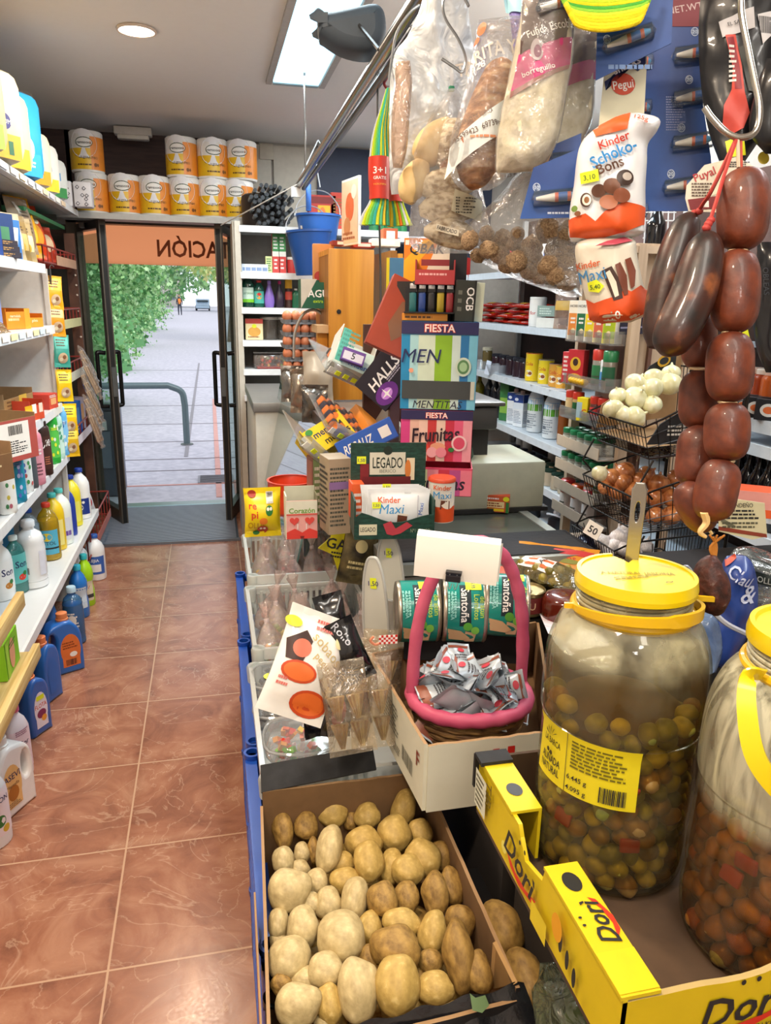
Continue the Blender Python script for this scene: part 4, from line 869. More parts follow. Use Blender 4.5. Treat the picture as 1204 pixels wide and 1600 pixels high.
b=MB().box(0,0,.06,.14,.16,.12,M('#7fc41e',.45)); b.art(plane_map((.0705,0,0),(0,1,0),(0,0,1)),[('e',0,.06,.03,.05,'#e8a080'),('r',-.07,.0,-.04,.12,'#a0d040'),('l',-.03,.08,.06,.1,2,'#3a6a1a')],.0004)
o=b.build('snack_box',loc=(x_-.11,q3.y-.14,q3.z+.002)); tag(o,'lime green snack box standing behind the lower pine rail','box')
for i,(c,lb) in enumerate((('#6f93c0','crumpled blue foil sweet bag in the lime green box'),('#b8352e','crumpled dark red bag above the lime green box'))):
 o=pouch('sweet_bag',.12,.1,.06,c,seed=70+i,wr=.012); o.location=(x_-.1,q3.y-.2+i*.1,q3.z+.09+.02*i); o.rotation_euler=(rad(-50),0,rad(60)); tag(o,lb,'bag')
# ================================================================ MIDDLE: BACK SHELVES, CABINET, COUNTER TOP
def F(px,py,d,yaw=0,roll=0,pitch=0):
 """upright frame at a measured place: x across the view, y away, z up; then turned by yaw, tipped by pitch, rolled"""
 p=at(px,py,d=d); r=p-V((0,0,EYE)); a=math.atan2(r.x,r.y)
 return Matrix.Translation(p)@Matrix.Rotation(-a+rad(yaw),4,'Z')@Matrix.Rotation(rad(pitch),4,'X')@Matrix.Rotation(rad(roll),4,'Y')
def fz(px,py,z,yaw=0,roll=0,pitch=0):
 p=at(px,py,z=z); return F(px,py,(RW.transposed()@(p-V((0,0,EYE)))).z,yaw,roll,pitch)
def put(o,X): o.matrix_basis=X; return o
def m_(px,d): return px*d/FPX
bs=thing('shelving_unit','white metal shelving unit between the door and the wooden cabinet','shelf',(0,0,0))
YB=4.9
MB().box(1.25,YB+.4,1.05,.035,.04,2.0,SHELF).build('upright',bs); b=MB(); b.box(.19,YB+.02,1.05,.035,.04,2.0,M('#c9c2b4',.5))
for i in range(34): b.box(.2085,YB+.02,.15+i*.055,.002,.012,.026,M('#4a453f',.6))
b.build('upright',bs)
MB().box(.72,YB+.42,1.1,1.1,.02,1.9,M('#8f8b86',.6)).build('back_panel',bs); MB().box(.165,YB+.22,1.05,.012,.42,2.0,M('#a89f90',.6)).build('side_panel',bs)
SZ=[2.025,1.755,1.545,1.345,1.165,1.0]
for z in SZ:
 b=MB(); b.box(.73,YB+.21,z-.012,1.06,.42,.022,SHELF); b.box(.73,YB-.003,z-.018,1.06,.01,.038,M('#eeeff0',.3)); b.build('shelf',bs)
def bb(x0,y0,x1,y1,d): return m_(x1-x0,d),m_(y1-y0,d)
dB=4.98/ .937
def onb(px,z,dy=.08): r=at(px,0,y=YB+dy);
def bx_(px,zi,dy=.1):
 lo=SZ[zi]; best=None
 for py in range(300,620,2):
  p=at(px,py,y=YB+dy)
  if p.z<=lo: return V((p.x,YB+dy,lo+.001))
k=Kit(tag(carton('medicine_box',.04,.05,.05,('#e8ecf2','#dfe6f0'),[('r',-.015,.01,.015,.03,'#8aa0c8')]),'x','box'))
for i,px in enumerate((379,384,393,401,410)):
 p=bx_(px+3,1,.08); k.put((p.x,p.y,p.z+(.0 if i else .0)),(0,0,4),'small pale blue ointment box, %s from the left on the second shelf'%ORD[i],'ointment boxes')
o=carton('tea_box',.04,.05,.1,('#e8eca0','#d8e0a0'),[('l',-.015,.01,.015,.09,6,GRN)]); o.location=bx_(420,1); tag(o,'stack of small green and white cartons beside the toothpaste','box')
for i,px in enumerate((431,441)):
 o=carton('toothpaste_box',.045,.05,.235,('#c8342e','#3a8a4a'),[('r',-.022,.0,.022,.1,'#d84a44'),('r',-.022,.1,.022,.13,'#e8e4da'),('l',-.015,.14,.015,.22,4,WH),('l',-.012,.02,.012,.09,3,WH)]); o.location=bx_(px,1); tag(o,'tall red and green toothpaste carton, %s of the pair'%('left','right')[i],'box','toothpaste cartons')
o=bottle('tonic_jar',.1,.035,'#c83a3a','#e8e8e0',lab=(.1,.7),lcol='#e8d8c8',shape='jarp'); o.location=bx_(457,1); tag(o,'small red jar beside the toothpaste on the second shelf','jar')
def bsh(px,zi,h,r,c,cp,lb,nm='mouthwash_bottle',shape='round',lc=None,art=None,sy=.6,clear=False,cap_r=None):
 o=bottle(nm,h,r,c,cp,sy=sy,shape=shape,lab=(.15,.6),lcol=lc,art=art,clear=clear,liq=c if clear else None,cap_r=cap_r); o.location=bx_(px,zi); return tag(o,lb,'bottle')
bsh(388,2,.2,.038,'#1a7a60','#c8c8cc','large green mouthwash bottle with a clear cap',lc='#cfe8d8',art=lambda w,a,b:[('t','LISTERINE',0,.085,.012,GRN,{'mw':w*1.6}),('r',-w,a,w,a+.02,'#7ac82a',(8,1))],clear=True,cap_r=.022)
bsh(405,2,.165,.033,'#2a9a82','#d8403a','green mouthwash bottle with a red cap and heart label',lc='#4ab0a0',art=lambda w,a,b:[('e',0,.07,.018,.02,'#e8a03a'),('e',0,.08,.012,.01,RED)],clear=True,cap_r=.016)
bsh(421,2,.165,.033,'#8a6ac0','#a88ad8','lilac bulb shaped bottle on the mouthwash shelf',shape='bulb',lc='#d8c8f0',nm='softener_bottle',sy=.7)
bsh(437,2,.165,.03,'#2a1830','#c02a6a','black bulb shaped bottle with a magenta cap',shape='bulb',lc='#8a8a4a',nm='softener_bottle',sy=.7)
bsh(451,2,.2,.024,'#3a1f1c','#1f1a18','tall dark spray can with a yellow and red label',shape='can',nm='spray_can',art=lambda w,a,b:[('r',-w,.12,w,.18,'#d8a020',(6,1)),('r',-w,.05,w,.1,'#a83a2a',(6,1))],sy=1,cap_r=.02)
bsh(462,2,.12,.026,'#1a6a4a','#e8e8e4','small dark green bottle behind the perfume carton',lc='#c8d8a0',nm='lotion_bottle')
bsh(472,2,.13,.028,'#c8d0c8','#2a8a5a','small white lotion bottle with a green cap behind the perfume carton',lc='#e8ece0',nm='lotion_bottle')
o=carton('cake_box',.11,.08,.13,('#e8d8b0','#ead9a8'),[('r',-.055,.1,.055,.13,'#c8443a'),('e',0,.05,.04,.03,'#d8a04a'),('e',0,.085,.015,.012,YL),('l',-.04,.01,.04,.025,1,'#8a4a2a')]); o.location=bx_(397,3); tag(o,'cream and red cake mix box on the third shelf by the door','box')
for i,px in enumerate((421,446,470)):
 b=MB(); b.lathe([(.05,0),(.055,.01),(.058,.12),(.056,.13)],CL('#d8d4cc',.45,'#6f655c',.1),seg=18,cap=False); r=b.build('clear_tub'); MB().lathe([(.06,.125),(.06,.14),(.02,.145),(0,.145)],M('#b8b4ac',.3),seg=18).build('lid',r); r.location=bx_(px,3,.14); tag(r,'smoky clear round tub with a flat lid, %s from the left'%ORD[i],'tub','clear tubs on the third shelf')
tb=MB(); tb.box(0,0,.045,.3,.16,.085,CL('#fff',.15,'#e8d8d0',.08),bev=.012); r=tb.build('sweets_tub',loc=bx_(432,4,.1)); tag(r,'clear plastic tub of mixed sweets with a red base','tub')
MB().box(0,0,.006,.26,.14,.012,M('#b8282a',.4),bev=.004).build('base',r); ct=MB(); R=random.Random(2)
for i in range(60): ct.ball((R.uniform(-.12,.12),R.uniform(-.06,.06),.02+R.random()*.05),R.uniform(.009,.014),M(R.choice(['#c87a3a','#8a5a2a','#e8a84a','#5a3a24','#c8442a','#7a8a3a'])),seg=6,rings=4)
ct.build('sweets',r)
MB().box(0,0,.1,.3,.16,.006,CL('#fff',.2,'#dcd8d4',.08),bev=.002).build('lid',r)
r=thing('tube_bundle','bundle of grey capped tubes lying on top of the shelving by the door','tubes',tuple(bx_(425,0,.12))); R=random.Random(6); pts=[]
while len(pts)<46:
 x,z=R.uniform(-.13,.13),R.uniform(.015,.25)
 if (x/.14)**2+((z-.12)/.13)**2<1 and all((x-a)**2+(z-c)**2>.026**2 for a,c in pts): pts.append((x,z))
for x,z in pts:
 t=MB(); t.lathe([(.008,-.12),(.0125,-.12),(.0125,.1),(.009,.1)],M('#8b9196',.3,.5),X=T(x,0,z,90,0,0),seg=9,cap=False); t.lathe([(0,.1),(.012,.1)],M('#30343a',.6),X=T(x,0,z,90,0,0),seg=9,cap=False); t.build('tube',r)
o=MB(); o.lathe([(.1,0),(.135,.02),(.14,.17),(.135,.2),(.12,.21)],M('#2b2320',.5),seg=20,cap=False); o=o.build('dark_pot',loc=bx_(412,0,.3)); tag(o,'dark round pot behind the bundle of grey tubes','pot')
for i,(px,w,h,c,art,lb) in enumerate(((502,.17,.21,'#b8342a',[('r',-.03,.03,.05,.15,'#d8b020'),('r',-.07,.16,.07,.2,'#7a1f1c'),('e',.0,.1,.02,.04,'#e87a3a')],'red and yellow toy pack behind the bucket handle'),(533,.15,.23,'#c03a28',[('l',-.06,.03,.06,.2,9,'#8a5a2a')],'orange red pack standing next to the white framed picture'))):
 b=carton('toy_pack',w,.1,h,(c,c),art); b.location=bx_(px,0,.2); tag(b,lb,'box')
k=Kit(tag(bottle('green_bottle',.1,.03,'#2a7a4a','#1f5a3a',lab=(.2,.7),lcol='#4a9a5a'),'x','bottle'))
for i,px in enumerate((583,594,606,618,628)):
 p=bx_(px,0,.1); k.put((p.x,p.y,p.z),(0,0,0),'small green bottle on the top shelf under the cloths, %s from the left'%ORD[i],'green bottles under the cloths')
fg=MB(); fg.box(.36,4.35,.52,.3,.9,1.04,M('#cfcabd',.5),bev=.01); fg.box(.36,4.35,1.06,.32,.92,.05,M('#8c8a86',.4,.4),bev=.005); o=fg.build('chest_cooler'); tag(o,'cream chest cooler with a grey top below the shelving by the door','cooler')
dc=thing('display_case','glass fronted refrigerated display case running along the counter','display case',(0,0,0))
b=MB(); b.box(.67,3.27,.42,.46,1.61,.84,M('#c9c6c0',.5)); b.box(.34,3.43,.74,.03,1.27,.24,M('#b9c6c8',.3,.4)); b.build('body',dc)
G0=V((.3,0,.62)); G1=V((.365,0,1.19))
def quad(m,ps,mat,th=.006):
 n=(V(ps[1])-V(ps[0])).cross(V(ps[2])-V(ps[0])).normalized()*th
 m.raw([V(p) for p in ps]+[V(p)+n for p in ps],[(0,1,2,3),(7,6,5,4),(0,4,5,1),(1,5,6,2),(2,6,7,3),(3,7,4,0)],mat)
g=MB(); gm_=CL('#b9e2dc',.35,'#a6d6d2',.03,gloss=1.4); ya,yb=2.47,4.08
A=at(445,593,x=.36); B_=at(408,748,x=.30)
quad(g,[(.365,ya,1.17),(.365,yb,1.17),(.255,yb,.66),(.255,ya,.66)],gm_); g.build('front_glass',dc)
g=MB();
for i in range(4): quad(g,[(.37+i*.02,3.95-i*.1,1.15),(.37+i*.02,3.96-i*.1,1.15),(.27+i*.03,3.96-i*.1,.68),(.27+i*.03,3.95-i*.1,.68)],M('#7fc4c0',.2))
g.build('glass_edge',dc)
b=MB(); b.box(.385,3.27,1.19,.055,1.62,.035,M('#5a4a42',.4,.3)); b.box(.63,3.27,1.19,.5,1.62,.03,M('#8a8580',.35,.3)); b.build('top_rail',dc)
b=MB(); b.box(.6,3.27,.9,.5,1.58,.01,M('#e9eef2',.3)); b.box(.6,3.4,.845,.5,1.3,.01,M('#dfe8ee',.2)); b.build('inner_shelf',dc)
wt=MB(); quad(wt,[(.30,2.5,.86),(.30,3.3,.86),(.44,3.3,1.12),(.44,2.5,1.12)],M('#e9eaf2',.4)); wt.build('white_backing_sheet',dc)
for i,(x,y,c,lb) in enumerate(((.47,2.75,'#d8442e','red cheese tin lying inside the display case'),(.5,3.1,'#e8e0d0','white wrapped cheese inside the display case'),(.48,3.5,'#c8a070','piece of cured meat inside the display case'))):
 o=MB().lathe([(.07,0),(.08,.01),(.08,.05),(.07,.06),(0,.06)],M(c,.4),seg=20).build('cheese',loc=(x,y,.906)); tag(o,lb,'food')
et=thing('egg_tray_stack','x','eggs',(0,0,0));
p=at(468,556,z=1.21); egg0=None
eg=tag(MB().ball((0,0,.027),(.021,.021,.027),MX('egg_shell','#c8734e','#dc9068',20,.5),seg=12,rings=9).build('egg'),'x','egg')
bpy.data.objects.remove(et)
ke=Kit(eg); ex,ey,ez=at(468,556,z=1.21); ex=.45; ey=3.62
for lv in range(6):
 t=MB(); z=1.21+lv*.056; n=5
 t.box(0,0,.004,.225,.18,.008,M('#8a8f96',.9))
 for i in range(6):
  for j in range(5): t.lathe([(.017,.004),(.022,.02)],M('#8a8f96',.9),X=T(-.1+i*.04,-.075+j*.038,0),seg=8,cap=False)
 o=t.build('egg_tray',loc=(ex,ey,z)); tag(o,'grey pulp egg tray, %s from the bottom of the stack'%ORD[lv],'egg tray','stack of egg trays')
 for i in range(6):
  for j in range(2): ke.put((ex-.1+i*.04,ey-.075+j*.038,z+.006),(0,0,i*40),'brown egg in the stacked trays on the display case','eggs in the stacked trays')
def foil(name,px,py,d,w,h,lb,seed,c='#b8b4b0'):
 o=pouch(name,w,h,w*.5,M(c,.22,.7,bump=.6,scale=30) if c[1]!='c' else c,seed=seed,wr=.014); put(o,F(px,py,d,0,0,0)); return tag(o,lb,'packet')
foil('foil_pack',460,628,3.35,.12,.16,'crumpled silver cellophane pack left of the wooden cabinet, furthest left',81,'#9a958e')
foil('foil_pack',478,645,3.1,.13,.18,'crumpled silver and brown pack in front of the egg trays',82,'#a89a8a')
foil('foil_pack',497,630,2.95,.12,.2,'cream and silver wrapped pack against the wooden cabinet',83,'#c4b8a6')
foil('foil_pack',492,660,2.8,.1,.14,'small dark foil pack at the foot of the wooden cabinet',84,'#6f6a64')
hp=MB(); hp.tube(spl([(-.09,0,0),(-.085,0,.1),(-.05,0,.18),(0,0,.2),(.05,0,.17)],5),.006,M('#cfcdc8',.3,.6),8); hp.tube([(.03,0,.02),(.035,0,.19)],.008,M('#d8d4c8',.4),8); o=hp.build('headband'); put(o,F(492,560,3.2)); tag(o,'thin curved metal hoop standing by the eggs','hoop')
WD=MX('orange_beech','#c07a1c','#d89430',2.2,.4,stretch=(14,14,.7),detail=3); WDd=MX('orange_beech_dark','#8f5a1c','#a56a24',2.2,.45,stretch=(14,14,.7))
cb=thing('wooden_cabinet','tall orange wood cabinet standing behind the chewing gum rack','cabinet',(0,0,0))
yf=3.0; xa=at(514,500,y=yf).x; xb=at(583,500,y=yf).x; xc=at(613,500,y=yf+.25).x
b=MB(); b.box((xa+xb)/2,yf+.012,1.5,xb-xa,.024,.58,WD,bev=.002); b.build('front_board',cb)
b=MB(); b.box((xb+xc)/2+.01,yf+.2,1.5,.024,.4,.58,WDd); b.box((xa+xb)/2,yf+.2,1.78,xb-xa,.38,.02,WD); b.box(xa+.012,yf+.2,1.5,.022,.38,.56,WDd); b.box(xc+.01,yf+.18,1.5,.02,.02,.58,WD); b.build('carcass',cb)
MB().lathe([(.009,0),(.009,.004),(0,.005)],M('#1a1310',.6),X=T(at(529,487,y=yf).x,yf-.001,at(529,487,y=yf).z,90),seg=12).build('cam_hole_cap',cb)
b=MB(); x0=at(497,560,y=yf+.02).x; b.box((x0+xa)/2-.0,yf+.06,1.35,xa-x0,.03,.26,WD); b.box((x0+xa)/2,yf+.1,1.488,xa-x0+.01,.16,.03,M('#cda77a',.5)); b.build('side_shelf',cb)
o=carton('display_carton',.17,.14,.115,('#14543c','#155a40'),[('t','AGUA',.0,.06,.03,WH,{'b':.016}),('t','extra fresca',.01,.03,.014,'#b8e020'),('p',[(-.085,.0),(-.02,.115),(-.085,.115)],'#cfc8b8')],open_top=.9,side=None); put(o,F(500,482,3.12,6)); tag(o,'dark green open carton of cologne reading AGUA beside the cabinet','box')
o=carton('cologne_box',.09,.05,.19,('#c8874a','#cf8a4c'),[('e',.0,.1,.02,.03,'#c8402a'),('e',-.02,.06,.02,.02,'#b8342a'),('e',.015,.13,.01,.03,'#8a3a24')]); put(o,F(505,455,3.2,4)); tag(o,'tan box with red flowers standing in the green cologne carton','box')
o=MB(); o.box(0,0,.14,.012,.2,.28,M('#eceae6',.4)); o.art(plane_map((-.0065,0,0),(0,-1,0),(0,0,1)),[('r',-.095,.01,.095,.27,'#e8c8a8'),('e',0,.16,.05,.06,'#d8683a'),('e',-.03,.08,.04,.04,'#c88a5a'),('e',.05,.22,.03,.03,'#e8dcc8'),('l',-.08,.02,.08,.06,2,'#a0603a')],.0005)
o=o.build('picture_frame'); put(o,F(548,383,3.05,22)@T(s=.9)); tag(o,'white edged framed picture in orange tones standing on the wooden cabinet','picture')
for i,(px,py,c,lb,w,h) in enumerate(((566,388,'#c8442e','small red tray on top of the wooden cabinet',.09,.02),(600,386,'#e6dccb','cream card lying at the right end of the cabinet top',.12,.03),(607,378,'#b85a34','orange toffee packet at the right end of the cabinet top',.06,.05),(535,385,'#8a2f28','dark red tray beside the framed picture',.1,.02))):
 o=carton('sweet_tray',w,.09,h,(c,c),[('r',-w*.3,h*.2,w*.3,h*.8,'#f0e8d8')]); put(o,F(px,py,3.15,10)); tag(o,lb,'tray')
def bucket(lb,px,py,d,rz=0,parent=None,tilt=0,c='#2f62ae'):
 b=MB(); b.lathe([(.0,.0),(.088,0),(.09,.005),(.128,.235),(.136,.238),(.136,.25),(.126,.25),(.122,.235),(.084,.012),(0,.012)],M(c,.35,var=.02),seg=30,cap=False)
 r=b.build('bucket'); h=MB(); h.tube(spl([(-.134,0,.243),(-.125,0,.3),(-.07,0,.365),(0,0,.385),(.07,0,.365),(.125,0,.3),(.134,0,.243)],5),.0035,M('#c8ccd0',.3,.8),7); h.lathe([(.0,-.005),(.009,-.005),(.009,.004),(0,.004)],M('#d8dce0',.4),X=T(-.136,0,.243,0,90,0),seg=8); h.lathe([(.0,-.005),(.009,-.005),(.009,.004),(0,.004)],M('#d8dce0',.4),X=T(.136,0,.243,0,90,0),seg=8)
 h.build('handle',r); put(r,F(px,py,d,rz,tilt)); return tag(r,lb,'bucket','hanging blue buckets')
r=bucket('bright blue plastic bucket hanging in front from its wire handle',497,405,4.5,10); a=MB(); a.art(cyl_map(lambda v:.1+v*.16,1,1,-pi/2-1.0),[('r',-.012,.15,.004,.18,'#e8c860'),('r',-.012,.165,.004,.18,PAPER)],.001); a.build('price_sticker',r)
bucket('darker blue bucket nested behind the first, hanging slightly lower',486,430,4.45,10,tilt=-3,c='#234f95')
o=MB().box(0,0,.07,.03,.014,.14,M('#2860b0',.4),bev=.004).build('blue_brush'); put(o,F(482,330,4.15)); tag(o,'blue brush handle sticking out of the front bucket','brush')
gr=thing('gum_rack','tilted metal and acrylic rack of chewing gum trays in front of the cabinet','rack',(0,0,0))
b=MB(); p0=at(640,500,d=2.5);
for (px,pa,pb) in ((612,560,790),(640,470,790)):
 A=at(px,pb,d=2.3); B_=V((A.x,A.y,1.6)); b.box(A.x,A.y,(A.z+1.55)/2,.03,.02,1.55-A.z,M('#6d6a66',.35,.6))
b.build('upright',gr)
b=MB(); A=at(600,700,d=2.38); b.box(A.x,A.y+.03,1.22,.13,.02,.62,M('#4b2c22',.6)); b.build('back_board',gr)
def acr(px,py,d,L,W,roll,lb,yaw=24):
 """clear acrylic trough with rounded grey end caps"""
 X=F(px,py,d,yaw,roll,30); b=MB(); b.box(0,W/2,.002,L,W,.004,CL('#fff',.2,'#dfe6e6',.05)); b.lathe([(.022,-L/2),(.022,L/2)],CL('#fff',.35,'#e8ecea',.05),X=T(0,0,.018,0,90,0),seg=14,cap=False); b.box(0,-.001,.012,L,.002,.02,PAPER)
 for i in range(6): b.box(-L*.4+i*L*.16,-.024,.02,.018,.002,.014,YL)
 t=b.build('acrylic_trough',gr,X=X); c=MB(); c.solid([[(.03*cos(a),.026*sin(a)) for a in [i*pi/8 for i in range(16)]]],.004,.001,M('#8d9190',.35,.2),X=T(L/2+.003,.0,.018,0,90,0)@T(0,0,0,0,0,90)); c.build('end_cap',t); return X
X1=acr(548,598,2.28,.2,.17,26,'')
X2=acr(556,700,2.22,.25,.2,33,'')
X3=acr(505,728,2.16,.24,.16,44,'')
R=random.Random(12)
o=carton('gum_box',.15,.07,.12,('#1c1622','#1d1726'),[('t','HALLS',.01,.075,.032,WH,{'b':.016,'sh':.2,'rot':0}),('e',-.03,.03,.04,.028,'#6a2a8a'),('e',-.03,.03,.02,.014,'#c88ae0'),('p',[(-.05,.03),(-.03,.034),(-.01,.03),(-.03,.026)],WH),('p',[(-.03,.01),(-.034,.03),(-.03,.05),(-.026,.03)],WH),('l',.0,.045,.06,.058,2,'#b8b0c0')])
put(o,F(618,575,2.22,-30,-55,0)@T(0,0,0)); put(o,Matrix.Translation(at(606,590,d=2.2))@F(606,590,2.2,-12,-52).to_3x3().to_4x4()@T(0,0,-.06)); tag(o,'black and purple HALLS sweet box tilted in the top trough','box')
o=carton('gum_box',.12,.09,.13,('#d8d6cc','#cfe6dc'),[('r',-.055,.01,-.03,.12,'#5ab8a8'),('l',-.05,.02,.0,.12,7,'#4a9a8a'),('t','Trident',.02,.02,.018,'#2a6ab0')],open_top=.55); put(o,F(540,585,2.26,20,25,-25)); tag(o,'open white and mint gum carton in the top trough','box')
o=carton('gum_box',.07,.02,.04,('#5a3a8a','#6a4a9a'),[('r',-.03,.005,.03,.03,'#d8d8e8'),('t','5',0,.02,.02,BK)]); put(o,F(548,568,2.2,10,20,-20)); tag(o,'small violet gum pack lying in the mint carton','packet')
g0=MB(); g0.box(0,0,.012,.05,.017,.024,M('#3a2a24',.35),bev=.003); g0.box(.0,0,.012,.03,.0175,.0245,M('#d8783a',.4),bev=.003); kg=Kit(tag(g0.build('gum_pack'),'x','packet'))
g1=MB(); g1.box(0,0,.012,.05,.017,.024,M('#b8745a',.35),bev=.003); g1.box(.0,0,.012,.03,.0175,.0245,M('#3a3440',.4),bev=.003); kh=Kit(tag(g1.build('gum_pack'),'x','packet'))
for j in range(5):
 for i in range(7):
  X=X2@T(-.1+j*.033,.012+i*.021,.006+.02*0,0,0,90); K=(kg,kh)[(i+j)%2] ; o=K.put((0,0,0),(0,0,0),'dark and orange gum stick pack in the middle trough' if (i+j)%2==0 else 'pinkish gum stick pack with a dark centre in the middle trough','dark and orange gum packs' if (i+j)%2==0 else 'pinkish gum packs'); o.matrix_basis=X
for j in range(2):
 for i in range(5):
  X=X1@T(-.05+j*.04,.01+i*.02,.006,0,0,90); o=(kg,kh)[j].put((0,0,0),(0,0,0),('dark and orange','pinkish')[j]+' gum stick pack in the top trough','gum packs in the top trough '+'ab'[j]); o.matrix_basis=X
oc=carton('gum_box',.1,.15,.05,('#e08a2a','#e8922e'),[('l',-.04,.01,.04,.04,3,WH)]); oc.matrix_basis=X2@T(.085,.1,.006); tag(oc,'orange liquorice gum carton at the right of the middle trough','box')
wb=carton('gum_box',.025,.17,.11,('#d3d2c8','#dbdacf'),[]); wb.matrix_basis=X2@T(.125,.11,.004); tag(wb,'plain white carton side board at the right end of the middle trough','box')
o=carton('sweet_box',.14,.08,.09,('#e8c81c','#eccc1e'),[('t','mentos',.0,.055,.022,NAVY,{'b':.016}),('t','mentos',.02,.025,.022,BK,{'b':.016}),('e',-.05,.07,.012,.01,'#3a8a3a'),('e',.05,.075,.012,.01,'#e87a2a')],open_top=.9,top=None); put(o,F(522,702,2.2,14,-30,-35)); tag(o,'open yellow mentos carton in the lowest trough','box')
o=carton('sweet_box',.17,.08,.06,('#1f4fa8','#2358b8'),[('t','REGALIZ',-.025,.03,.026,WH,{'sh':.3,'b':.014,'mw':.09}),('r',.04,.015,.07,.045,'#dfe3e2'),('p',[(-.085,.0),(.085,.0),(.085,.003),(-.085,.003)],'#12326e')]); put(o,F(580,702,2.1,0,-27,-8)); tag(o,'blue REGALIZ liquorice box tilted below the gum trough','box')
o=carton('chocolate_box',.115,.05,.2,('#9c3a2a','#a8452f'),[('e',.03,.05,.012,.016,'#b88a5a'),('p',[(-.01,.03),(.01,.06),(.0,.13),(.02,.16),(-.02,.14),(-.03,.07)],'#8a5f46'),('p',[(.0,.165),(.03,.16),(.035,.2),(.012,.205)],'#dfe6ee'),('p',[(.002,.165),(.03,.16),(.031,.175),(.003,.18)],'#3a7ac8')]); put(o,F(608,553,1.97,10,24,-8)@T(s=(1.25,.8,.95))); tag(o,'large dark red chocolate box leaning above the gum trough','box')
def strp(w,z0,z1,cols):
 n=len(cols); return [('r',-w/2+w*i/n,z0,-w/2+w*(i+1)/n,z1,M(c,.5)) for i,c in enumerate(cols)]
dF=2.05
w=m_(106,dF)
pb=F(680,712,dF,0);
o=carton('sweet_box',m_(100,dF),.16,.075,('#c83a5a','#d84a6e'),strp(m_(98,dF),.002,.07,['#e8a8b4','#c8d0a0','#e88a9a','#c8304a','#b84a8a','#e87a90'])+[('t','Frunitas',.0,.036,.036,'#2a1a30',{'b':.016,'sh':.2,'mw':.14})],open_top=1);
zt=pb.translation.z-.078; L1=F(684,752,dF-.02,0); L1.translation.z=zt-.005; put(o,L1); tag(o,'pink Frunitas sweet box at the bottom of the tower','box')
hF=m_(77,dF)
o=carton('sweet_box',w,.16,hF,('#d85a7a','#e46a86'),strp(w-.002,.002,hF*.82,['#d8448a','#e8b8a8','#f0c8b8','#c83a3a','#e8c8b8','#c8304a','#e05a80','#e89aa8'])+[('r',-w/2,hF*.82,w/2,hF,'#2a2454'),('t','FIESTA',.0,hF*.91,.014,'#e8502a',{'b':.06}),('t','FIESTA',.0,hF*.91,.014,WH,{'b':.01}),('t','Frunitas',-.002,hF*.55,.038,'#2a1424',{'b':.016,'sh':.15,'rot':4,'mw':.125}),('e',-.03,hF*.27,.012,.013,'#e0483a'),('e',.005,hF*.3,.02,.011,'#e8a080'),('e',-.01,hF*.19,.014,.014,'#f0a8b0'),('e',.014,hF*.19,.014,.014,'#e88a9a'),('e',.06,hF*.38,.02,.021,'#f0c8cc'),('e',.06,hF*.38,.015,.016,'#d84a6a'),('e',.04,hF*.25,.008,.006,GRN)],side=[('r',-.08,0,.08,hF*.8,'#e8a0a8')]); put(o,pb); tag(o,'pink FIESTA Frunitas sweet box in the middle of the tower','box')
pm=pb.copy(); pm.translation.z+=hF+.002; hM=m_(126,dF); w2=w*1.04
its=strp(w2-.002,.002,hM*.85,['#1f8ac0','#a8d8e0','#cfe0cc','#cfe0cc','#8aba2a','#8aba2a','#cfe4e0','#2a78b4','#7ac4e0'])
its+=[('r',-w2/2,hM*.86,w2/2,hM,'#2a2a5c'),('t','FIESTA',0,hM*.93,.019,'#e8502a',{'b':.06}),('t','FIESTA',0,hM*.93,.019,WH,{'b':.01}),('t','MEN',-.045,hM*.62,.036,NAVY,{'b':.016,'sh':.2}),
 ('r',-w2/2+.004,hM*.125,w2/2-.012,hM*.335,'#3f4446'),('r',w2/2-.014,hM*.125,w2/2-.004,hM*.335,'#cfd0c4'),
 ('t','MENTITAS',.0,hM*.065,.02,'#1f1f3a',{'b':.014,'sh':.2,'mw':.13}),('e',.062,hM*.5,.02,.024,'#cfe0d0'),('e',.062,hM*.5,.015,.018,'#5a8a5a'),('e',.062,hM*.5,.01,.012,'#a8cfa0'),('e',-.07,hM*.45,.006,.006,'#e8a080')]
o=carton('sweet_box',w2,.16,hM,('#3a8ac0','#4a9ac8'),its); put(o,pm); tag(o,'blue and green FIESTA Mentitas sweet box on top of the Frunitas box','box')
top=pm.copy(); top.translation.z+=hM+.001
def ont(px,py,yaw=0,roll=0,pitch=0,dz=0,d=2.05):
 X=F(px,py,d,yaw,roll,pitch); return X
c=MB(); c.box(0,0,.045,.085,.0015,.055,M('#e6e8d8',.5)); c.art(plane_map((0,-.001,0),(1,0,0),(0,0,1)),[('r',-.035,.025,.03,.065,'#6f7468'),('t','Clia',.0,.045,.016,WH),('r',-.035,.055,.0,.062,YL),('l',-.02,.03,.035,.04,2,BK)],.0002); o=c.build('price_card'); put(o,F(688,572,1.93,0,-42)); tag(o,'small grey and yellow printed card stuck slanting on the Mentitas box','card')
c=MB(); c.box(0,0,.055,.065,.0015,.11,M('#e9e7da',.5)); c.art(plane_map((0,-.001,0),(1,0,0),(0,0,1)),[('r',-.03,.01,-.024,.1,'#5a5f5a'),('t','NF450',.004,.075,.016,BK,{'b':.014,'mw':.042}),('r',-.018,.05,.026,.064,BK),('l',-.018,.008,.026,.045,5,'#5a5a55'),('l',-.018,.09,.026,.098,1,BK)],.0002); o=c.build('blister_card'); put(o,F(678,616,1.93,0,4)); tag(o,'white card printed NF450 hanging in front of the Mentitas box','card')
c=MB(); c.box(0,0,.055,.02,.0015,.11,M('#dfddd0',.5)); o=c.build('blister_card'); put(o,F(657,616,1.94,0,6)); tag(o,'narrow white card edge showing behind the NF450 card','card')
